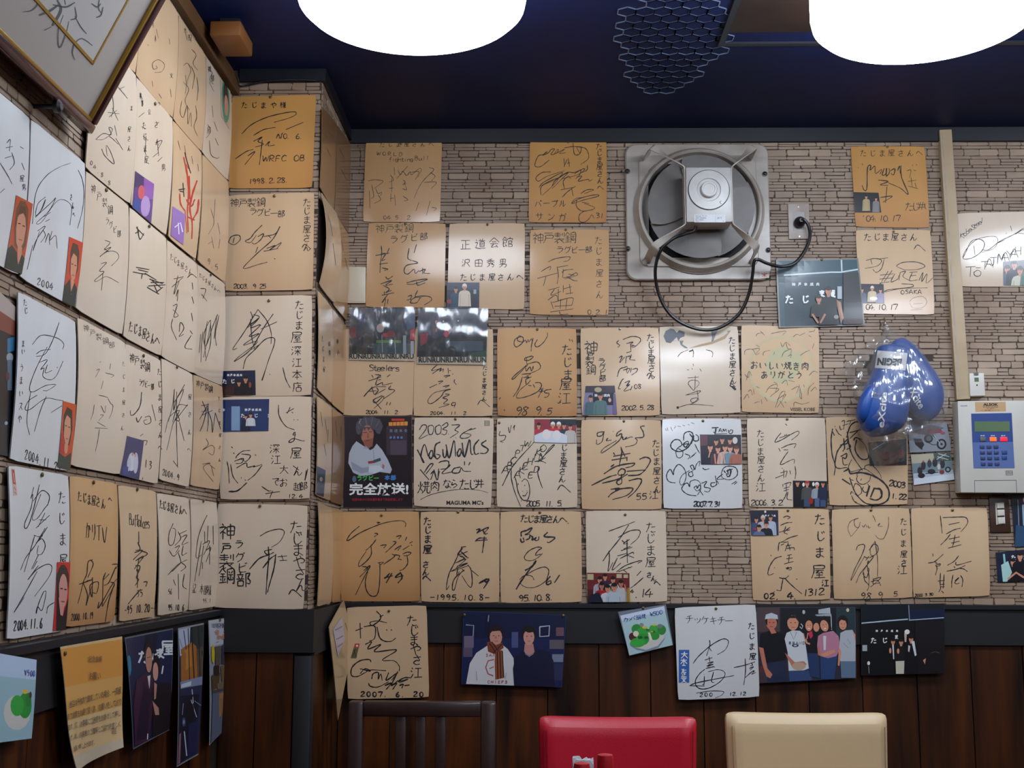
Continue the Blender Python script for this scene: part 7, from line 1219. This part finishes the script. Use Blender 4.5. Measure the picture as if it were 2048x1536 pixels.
decal_text(g1, 'BEGIN', (662, 312), (-190, -6), (-8, 62), 'Y8', 'lettering_black', .0022, .05)
decal_text(g1, 'eXcite', (515, 872), (30, -285), (-52, -8), 'Y8', 'lettering_white', .0018, .02)
decal_text(g2, 'Xcite', (712, 580), (92, 145), (48, -40), 'Y8', 'lettering_white', .0018, .02)
bg = empty('plastic_bag', BP_(1640+525/4.04, 640+20/4.04, .02)); tag(bg, 'clear crumpled plastic bag hung from a hook around the boxing gloves', 'plastic bag')
BGI = Matrix.Translation(-Vector(bg.location))
BG = [(545, 92, 26, 0.014, 0.035), (560, 130, 60, 0.035, 0.047), (600, 200, 150, 0.073, 0.085), (618, 290, 190, 0.082, 0.092), (630, 380, 240, 0.087, 0.097), (640, 480, 305, 0.09, 0.1), (648, 580, 352, 0.091, 0.1), (648, 670, 360, 0.091, 0.101), (620, 760, 340, 0.091, 0.101), (560, 850, 262, 0.087, 0.099), (530, 920, 196, 0.073, 0.087), (540, 1000, 158, 0.053, 0.066), (560, 1080, 132, 0.033, 0.042), (570, 1165, 118, 0.014, 0.024)]
bm = bmesh.new()
fine = []
for a, b in zip(BG, BG[1:]):
    for t in (0, .25, .5, .75): fine.append(tuple(a[i]*(1-t)+b[i]*t for i in range(5)))
fine.append(BG[-1]); loft(bm, fine, 0, 56)
cen = BP_(1640+600/4.04, 640+600/4.04, .08)
for v in bm.verts:
    k_ = noise.noise(v.co*24)*.006+noise.noise(Vector((v.co.x*60, v.co.y*60, v.co.z*16)))*.004
    d = Vector((v.co.x-cen.x, v.co.y-cen.y, 0)); d = d.normalized() if d.length > 1e-4 else Vector((0, -1, 0)); v.co += d*(k_+.002)
    v.co.y = min(v.co.y, BACK_Y-.009)
bmesh.ops.transform(bm, matrix=BGI, verts=bm.verts[:]); bm_obj('bag_body', bm, MATS['bag_film'], bg, True)
bm = bmesh.new(); gr = []
FL = [(500, 90), (440, 150), (330, 230), (230, 330), (185, 400)]; FR = [(540, 110), (500, 240), (440, 360), (380, 470), (280, 560)]
for i in range(21):
    t = i/20*4; q = min(int(t), 3); f_ = t-q; A_ = Vector(FL[q]).lerp(Vector(FL[q+1]), f_); B__ = Vector(FR[q]).lerp(Vector(FR[q+1]), f_); row = []
    for j in range(15):
        p = A_.lerp(B__, j/14); P3 = BP_(1640+p.x/4.04, 640+p.y/4.04, .03); P3.y -= noise.noise(P3*60)*.014+noise.noise(P3*150)*.006; P3 += Vector((noise.noise(P3*80), 0, noise.noise(P3*85)))*.008; row.append(bm.verts.new(P3))
    gr.append(row)
for i in range(20):
    for j in range(14): bm.faces.new((gr[i][j], gr[i][j+1], gr[i+1][j+1], gr[i+1][j]))
bmesh.ops.transform(bm, matrix=BGI, verts=bm.verts[:]); bm_obj('bag_flap', bm, MATS['bag_film'], bg, True)
bm = bmesh.new(); add_tube(bm, smooth_pts([BP_(1640+x/4.04, 640+y/4.04, n_) for x, y, n_ in ((525, 30, .03), (540, 60, .032), (548, 95, .03))], 4), [.004, .007, .008, .009, .008, .007, .008, .01, .012], 10)
bmesh.ops.transform(bm, matrix=BGI, verts=bm.verts[:]); bm_obj('bag_knot', bm, MATS['bag_film'], bg, True)
bm = bmesh.new(); add_tube(bm, smooth_pts([BP_(1640+x/4.04, 640+y/4.04, n_) for x, y, n_ in ((522, -15, .001), (522, -12, .02), (526, 15, .03), (526, 38, .032), (520, 45, .04), (512, 32, .045))], 5), .0022, 8)
hk = bm_obj('hook', bm, MATS['steel'], None, True); tag(hk, 'small metal hook in the stone wall holding the bag', 'hook')

# ---------------------------------------------------------------- framed calligraphy leaning out from the left wall
mat('frame_maroon', '#3a1019', rough=.2, coat=.5); mat('frame_gold', '#b08a3c', rough=.3, metal=.7); mat('frame_mat', '#9c9088', rough=.7); mat('frame_paper', '#a9a29c', rough=.7); mat('frame_back', '#3a2c20', rough=.7); mat('brush_grey', '#3d3d42', rough=.6)
A0 = on_x(162, 260, LEFT_X+.02)
d_ = ray(305, 0); P_ = EYE+d_*(A0.y/d_.y); up2 = (P_-A0).normalized(); e1 = Vector((0, -1, 0)); e3 = e1.cross(up2).normalized()
if e3.x < 0: e3 = -e3
WF, HF = .62, .46
fr = empty('picture_frame', A0); tag(fr, 'maroon and gilt framed calligraphy leaning out from the left wall under the ceiling', 'picture frame')
def fpt(x, y, n): return e1*x+up2*y+e3*n
def fbox(name, x0, y0, x1, y1, n0, n1, m, bevel=0):
    bm = bmesh.new(); add_prism(bm, [(x0, y0), (x1, y0), (x1, y1), (x0, y1)], n0, n1, fpt)
    if bevel: bmesh.ops.bevel(bm, geom=bm.edges[:], offset=bevel, segments=2, affect='EDGES', profile=.5)
    return bm_obj(name, bm, MATS[m], fr, bevel > 0)
fbox('backing', .004, .004, WF-.004, HF-.004, 0, .008, 'frame_back')
for x0, y0, x1, y1 in ((0, 0, WF, .018), (0, HF-.018, WF, HF), (0, .018, .018, HF-.018), (WF-.018, .018, WF, HF-.018)):
    fbox('rail', x0, y0, x1, y1, 0, .024, 'frame_maroon', .004)
for x0, y0, x1, y1 in ((.018, .018, WF-.018, .024), (.018, HF-.024, WF-.018, HF-.018), (.018, .024, .024, HF-.024), (WF-.024, .024, WF-.018, HF-.024)):
    fbox('gilt_slip', x0, y0, x1, y1, .008, .02, 'frame_gold', .001)
fbox('mat_board', .024, .024, WF-.024, HF-.024, .008, .0125, 'frame_mat')
mw = .098
for x0, y0, x1, y1 in ((mw, mw, WF-mw, mw+.005), (mw, HF-mw-.005, WF-mw, HF-mw), (mw, mw, mw+.005, HF-mw), (WF-mw-.005, mw, WF-mw, HF-mw)):
    fbox('gilt_line', x0, y0, x1, y1, .0125, .014, 'frame_gold')
fbox('paper', mw+.005, mw+.005, WF-mw-.005, HF-mw-.005, .0125, .0131, 'frame_paper')
def on_frame(x, y):
    d = ray(x/4.2667, y/4.2667); o_ = A0+e3*.0134; return EYE+d*((o_-EYE).dot(e3)/d.dot(e3))-A0
V, Fc = [], []
for st, wd in (('200 100 270 90 320 40 330 -40', 9), ('340 130 430 90 500 40', 22), ('490 0 520 80 480 170 450 220', 24), ('450 40 560 60 640 20', 16), ('540 130 500 260 500 380 520 400 560 300 590 180', 8), ('640 140 690 230 740 290', 10), ('600 170 650 150 640 60', 12), ('640 510 620 450 640 370 690 330 740 350 790 390', 9), ('780 30 830 60 860 30', 14), ('820 150 860 130 880 60', 14), ('380 260 440 230', 10), ('860 -60 840 60 870 120', 10), ('540 -60 560 40', 14)):
    pts = smooth_pts([Vector((*p, 0)) for p in pairs(st)], 6); n = len(pts); k0 = len(V)
    for i, p in enumerate(pts):
        d = (pts[min(i+1, n-1)]-pts[max(i-1, 0)]).normalized(); q = Vector((-d.y, d.x, 0))*wd*.5*(.5+.5*math.sin(math.pi*i/(n-1)))
        V += [on_frame(p.x+q.x, p.y+q.y), on_frame(p.x-q.x, p.y-q.y)]
    Fc += [(k0+2*i, k0+2*i+1, k0+2*i+3, k0+2*i+2) for i in range(n-1)]
mesh_obj('calligraphy', V, Fc, MATS['brush_grey'], fr)['kind'] = 'stuff'
pg = on_x(430/4.2667, 850/4.2667, LEFT_X+.03)
bm = bmesh.new(); add_lathe(bm, [(.004, -.029), (.004, .005), (.011, .008), (.012, .016), (.007, .02)], Matrix.Translation(pg+Vector((0, 0, -.012))) @ Vector((1, 0, 0)).to_track_quat('Z', 'Y').to_matrix().to_4x4(), 14)
pe = bm_obj('frame_peg', bm, MATS['rubber_black'], None, True); tag(pe, 'dark peg in the left wall under the lower rail of the picture frame', 'peg')
# wooden block under the ceiling
mat('block_wood', '#7a4c22', rough=.5, noise_amt=.4, noise_scale=14, noise_col='#4a2a10')
cb = tag(box('ceiling_block', (-.812, 2.775, 2.533), (-.735, 2.905, 2.572), MATS['block_wood'], None, .004), 'small brown wooden block under the ceiling in the left corner', 'block')
box('block_bracket', (-.80, 2.82, 2.57), (-.75, 2.87, CEIL_Z), MATS['rail_dark'], cb)
bm = bmesh.new(); add_tube(bm, smooth_pts([Vector((-.83, 2.9, 2.59)), Vector((-.835, 3.0, 2.575)), Vector((-.83, 3.1, 2.565)), Vector((-.82, 3.132, 2.55)), Vector((-.75, 3.133, 2.562)), Vector((-.66, 3.133, 2.566)), Vector((-.61, 3.133, 2.563))], 5), .003, 6)
tag(bm_obj('thin_cable', bm, MATS['cornice_dark'], None, True), 'thin dark cable running along the top of the pillar', 'cable')

# ---------------------------------------------------------------- chairs, table, bottles
mat('chair_wood', '#33211e', rough=.35, coat=.2, noise_amt=.3, noise_scale=12, stretch=(3, 3, .6)); mat('vinyl_red', '#b4182e', rough=.36, spec=.5, bump=.0003, bump_scale=420); mat('vinyl_cream', '#c8ac86', rough=.42, spec=.4, bump=.0002, bump_scale=420)
mat('seam_red', '#7d0c1c', rough=.5); mat('seam_cream', '#8d744c', rough=.5); mat('leg_dark', '#1c1411', rough=.4)
wc = on_y(845, 1402, 3.25)
ch = empty('dining_chair', (wc.x, 3.25, 0)); tag(ch, 'dark wooden dining chair with a slatted back, left of the red chair', 'chair')
HT = wc.z; W_ = .199
def cpart(name, a, b, m='chair_wood', bevel=.004): return box(name, a, b, MATS[m], ch, bevel)
cpart('top_rail', (-W_+.04, -.016, HT-.04), (W_-.04, .016, HT), bevel=.006)
for s in (-1, 1): cpart('leg', (s*W_, -.018, .0), (s*(W_-.042), .018, HT), bevel=.008)
for u in (-.057, -.004, .05): cpart('slat', (u-.0135, -.008, .52), (u+.0135, .008, HT-.038), bevel=.002)
cpart('lower_rail', (-W_+.04, -.012, .49), (W_-.04, .012, .53))
cpart('seat', (-W_-.005, -.42, .42), (W_+.005, -.02, .46), bevel=.008)
for s in (-1, 1): cpart('leg', (s*W_, -.41, 0), (s*(W_-.04), -.37, .42))
for s in (-1, 1): cpart('stretcher', (s*(W_-.012), -.37, .18), (s*(W_-.03), -.018, .205), bevel=.002)
def padded(px, pyl, pyr, Y, hwid, colour, seam, label):
    c_ = on_y(px, (pyl+pyr)/2, Y); top = c_.z
    t = empty('padded_chair', (c_.x, Y, 0)); tag(t, label, 'chair', 'padded chairs along the back wall')
    bm = bmesh.new(); nx, nz, th = 18, 14, .03; z0 = .5
    def pnt(i, j, side):
        x = -1+2*i/nx; zt = j/nz
        e = max(0, abs(x)-.9)/.1; f = max(0, zt-.93)/.07
        y = .022*(1-x*x)*1.0; dz = -.006*(1-x*x)*zt
        hw_ = hwid*(.955+.045*zt)
        rad = math.sqrt(max(0, 1-e*e))*math.sqrt(max(0, 1-f*f)); tk = th*(.25+.75*rad)
        return Vector((x*hw_, y+side*tk, z0+(top+.006-z0)*zt+dz-.004*e*e*(1 if zt > .9 else 0)))
    gf = [[bm.verts.new(pnt(i, j, -1)) for i in range(nx+1)] for j in range(nz+1)]; gb = [[bm.verts.new(pnt(i, j, 1)) for i in range(nx+1)] for j in range(nz+1)]
    for j in range(nz):
        for i in range(nx): bm.faces.new((gf[j][i], gf[j][i+1], gf[j+1][i+1], gf[j+1][i])); bm.faces.new((gb[j][i], gb[j+1][i], gb[j+1][i+1], gb[j][i+1]))
    for j in range(nz): bm.faces.new((gf[j][0], gf[j+1][0], gb[j+1][0], gb[j][0])); bm.faces.new((gf[j][nx], gb[j][nx], gb[j+1][nx], gf[j+1][nx]))
    for i in range(nx): bm.faces.new((gf[nz][i], gf[nz][i+1], gb[nz][i+1], gb[nz][i])); bm.faces.new((gf[0][i], gb[0][i], gb[0][i+1], gf[0][i+1]))
    o = bm_obj('backrest', bm, MATS[colour], t, True); o.data.polygons.foreach_set('use_smooth', [True]*len(o.data.polygons)); subdiv(o, 1)
    for s in (-1, 1):
        bm = bmesh.new(); add_tube(bm, [pnt(nx/2+s*nx/2*.93, j*.98, -1)+Vector((0, -.0003, 0)) for j in range(1, nz)], .0011, 6); bm_obj('seam', bm, MATS[seam], t, True)
    bm = bmesh.new(); add_box(bm, (-hwid, -.44, .40), (hwid, -.02, .485), .03, 4); bm_obj('seat', bm, MATS[colour], t, True)
    for sx in (-1, 1):
        for y in (-.41, -.035):
            box('leg', (sx*hwid*.95-.018, y-.018, 0), (sx*hwid*.95+.018, y+.018, .41), MATS['leg_dark'], t, .003)
        box('back_post', (sx*hwid*.8-.012, -.012, .44), (sx*hwid*.8+.012, .012, .56), MATS['leg_dark'], t, .002)
    return t
padded(1235, 1437, 1434, 3.05, .2, 'vinyl_red', 'seam_red', 'red vinyl padded chair in front of the plank wall')
padded(1611, 1425, 1430, 3.05, .204, 'vinyl_cream', 'seam_cream', 'cream vinyl padded chair with stitched edges, right of the red chair')
mat('table_wood', '#3a2214', rough=.35, coat=.3, noise_amt=.4, noise_scale=8)
tb = empty('dining_table', (.3, 1.95, 0)); tag(tb, 'dark wooden dining table below the frame carrying the condiment bottles', 'table')
box('tabletop', (-.55, -.42, .67), (.75, .42, .70), MATS['table_wood'], tb, .004)
for sx in (-.49, .69):
    for sy in (-.36, .36): box('leg', (sx-.025, sy-.025, 0), (sx+.025, sy+.025, .67), MATS['leg_dark'], tb, .003)
mat('cap_red', '#b01422', rough=.4); mat('bottle_red', '#8c1018', rough=.25, coat=.4); mat('napkin', '#d6d6da', rough=.8); mat('holder_steel', '#a0a0a4', rough=.25, metal=.9)
def bottle(px, py, Y, label):
    c_ = on_y(px, py, Y); H = c_.z-.70
    t = empty('condiment_bottle', (c_.x, Y, .70)); tag(t, label, 'bottle', 'red capped condiment bottles')
    bm = bmesh.new(); add_lathe(bm, [(.0145, 0), (.0155, .004), (.0155, H*.62), (.014, H*.74), (.012, H*.82), (.011, H-.03)], seg=24); bm_obj('body', bm, MATS['bottle_red'], t, True)
    bm = bmesh.new(); add_lathe(bm, [(.0115, H-.034), (.0122, H-.032), (.0118, H-.006), (.0108, H-.001), (.007, H)], seg=24); bm_obj('cap', bm, MATS['cap_red'], t, True)
bottle(1163.5, 1525, 1.74, 'red condiment bottle in front of the napkins, its cap just in view')
bottle(1210, 1508, 1.76, 'taller red condiment bottle right of the napkins')
nc = on_y(1166, 1517, 1.84); nh = empty('napkin_holder', (nc.x, 1.84, .70)); tag(nh, 'white paper napkins standing in a steel holder behind the condiment bottles', 'napkin holder')
bm = bmesh.new()
for a, b in (((-.02, -.018, 0), (.02, .018, .003)), ((-.02, -.018, 0), (.02, -.0165, nc.z-.70-.03)), ((-.02, .0165, 0), (.02, .018, nc.z-.70-.03))): add_box(bm, a, b)
bm_obj('holder', bm, MATS['holder_steel'], nh)
for k in range(7):
    bm = bmesh.new(); y = -.013+k*.0043; hN = nc.z-.70+R.uniform(-.006, .004); tops = [(-.0155+.031*i/6, hN+R.uniform(-.004, .004)) for i in range(7)]
    add_prism(bm, [(-.0155, .004)]+[(.0155, .004)]+tops[::-1], -.0012, .0012, lambda x, z, n, y=y: Vector((x, y+n, z))); bm_obj('napkin', bm, MATS['napkin'], nh)

# ---------------------------------------------------------------- stones of the wall facing
def inside(q, u, v):
    s = 0
    for i in range(4):
        (x0, y0), (x1, y1) = q[i], q[(i+1) % 4]; c = (x1-x0)*(v-y0)-(y1-y0)*(u-x0)
        if c > 0: s += 1
    return s in (0, 4)
STONE_MESH = []
for k in range(6):
    rs = random.Random(k); bm = bmesh.new()
    def outline(ins, jit):
        out = []
        for cx, cy in ((-.5, -.5), (.5, -.5), (.5, .5), (-.5, .5)):
            rx, ry = .045, .24
            for a in ((0, 1), (1, 0)) if cx*cy > 0 else ((1, 0), (0, 1)):
                x = cx-math.copysign(rx*a[0]+ins*.25, cx); y = cy-math.copysign(ry*a[1]+ins, cy); out.append((x, y))
        return out
    o0 = outline(0, 0); jj = [(rs.uniform(-.03, .03), rs.uniform(-.07, .07)) for _ in o0]
    lo = [bm.verts.new((x+j[0], y+j[1], 0)) for (x, y), j in zip(o0, jj)]; hi = [bm.verts.new((x*.965+j[0], y*.88+j[1]*.88, 1)) for (x, y), j in zip(o0, jj)]
    n = len(lo)
    for i in range(n): bm.faces.new((lo[i], lo[(i+1) % n], hi[(i+1) % n], hi[i]))
    bm.faces.new(hi); bmesh.ops.recalc_face_normals(bm, faces=bm.faces[:])
    me = bpy.data.meshes.new('stone'); bm.to_mesh(me); bm.free(); me.materials.append(MATS['stone']); STONE_MESH.append(me)
STV = [([v.co.copy() for v in m.vertices], [tuple(p.vertices) for p in m.polygons]) for m in STONE_MESH]
COVER_EXTRA = {'B': [[(x, y) for x, y in [(fc[0]-hw, fc[1]+hh), (fc[0]+hw, fc[1]+hh), (fc[0]+hw, fc[1]-hh), (fc[0]-hw, fc[1]-hh)]],
    [face_uv('B', *p) for p in ((1910, 802), (2060, 802), (2066, 985), (1915, 985))], [face_uv('B', *p) for p in ((1875, 264), (1899, 263), (1936, 799), (1909, 801))], [face_uv('B', *p) for p in ((1720, 700), (1880, 700), (1850, 870), (1715, 870))]]}
def stones(wall, face, u0, u1, v0, v1, limit):
    rs = random.Random(sum(map(ord, face))); quads = [s.Q for s in BOARDS if s.face == face]+COVER_EXTRA.get(face, [])
    o_, U_, N_ = FACES[face]; L_ = []; v = v0
    while v < v1-.004:
        big = rs.random() < .42; hgt = rs.uniform(.018, .024) if big else rs.uniform(.0085, .0125); hgt = min(hgt, v1-v); u = u0-rs.uniform(0, .05)
        while u < u1:
            wd = rs.uniform(.03, .075) if big else rs.uniform(.035, .1); a, b = max(u, u0), min(u+wd, u1); u += wd
            if b-a < .008: continue
            parts = [(v, hgt)] if not (big and rs.random() < .18) else [(v, hgt*.48), (v+hgt*.5, hgt*.5)]
            for vv, hg in parts:
                cov = sum(any(inside(q, a+(b-a)*i, vv+hg*j) for q in quads) for i in (.05, .35, .65, .95) for j in (.1, .5, .9))/12
                L_.append((a, b, vv, hg, cov))
        v += hgt
    L_.sort(key=lambda t: -(t[1]-t[0])*t[3]*(1-t[4]))
    Bm = Matrix(((U_.x, 0, N_.x), (U_.y, 0, N_.y), (U_.z, 1, N_.z)))
    V, Fc = [], []
    for i, (a, b, vv, hg, cov) in enumerate(L_):
        k = rs.randrange(6); w_, h_ = (b-a)-.0012, hg-.0012; dp = rs.uniform(.0012, .0026); c_ = face_pt(face, (a+b)/2, vv+hg/2, 0)
        flip = -1 if rs.random() < .5 else 1
        if cov > .97: continue
        if i < limit:
            ob = bpy.data.objects.new('stone', STONE_MESH[k]); COL.objects.link(ob)
            M3 = Bm @ Matrix.Diagonal((w_, h_, dp)); M4 = M3.to_4x4(); M4.translation = c_; ob.matrix_world = M4; ob.parent = wall
        else:
            k0 = len(V); vs_, fs_ = STV[k]
            V += [c_+Bm @ Vector((p.x*w_*flip, p.y*h_, p.z*dp)) for p in vs_]; Fc += [tuple(k0+t for t in (f if flip > 0 else f[::-1])) for f in fs_]
    o = mesh_obj('stone_field', V, Fc, MATS['stone_far'], wall); o['kind'] = 'stuff'; o['label'] = 'smaller stones of the wall facing'
m2 = MATS['stone'].copy(); MATS['stone_far'] = m2
stones(wall_back, 'B', SIDE_X+.002, RIGHT_X-.002, RAIL_TOP+.002, CEIL_Z-.046, 300)
stones(wall_pillar, 'P', LEFT_X+.002, SIDE_X-.001, RAIL_TOP+.005, CEIL_Z-.036, 60)
stones(wall_pillar, 'S', PILLAR_Y+.001, BACK_Y-.003, RAIL_TOP+.002, CEIL_Z-.036, 40)
stones(wall_left, 'L', 1.5, PILLAR_Y-.003, RAIL_TOP+.003, CEIL_Z-.076, 160)
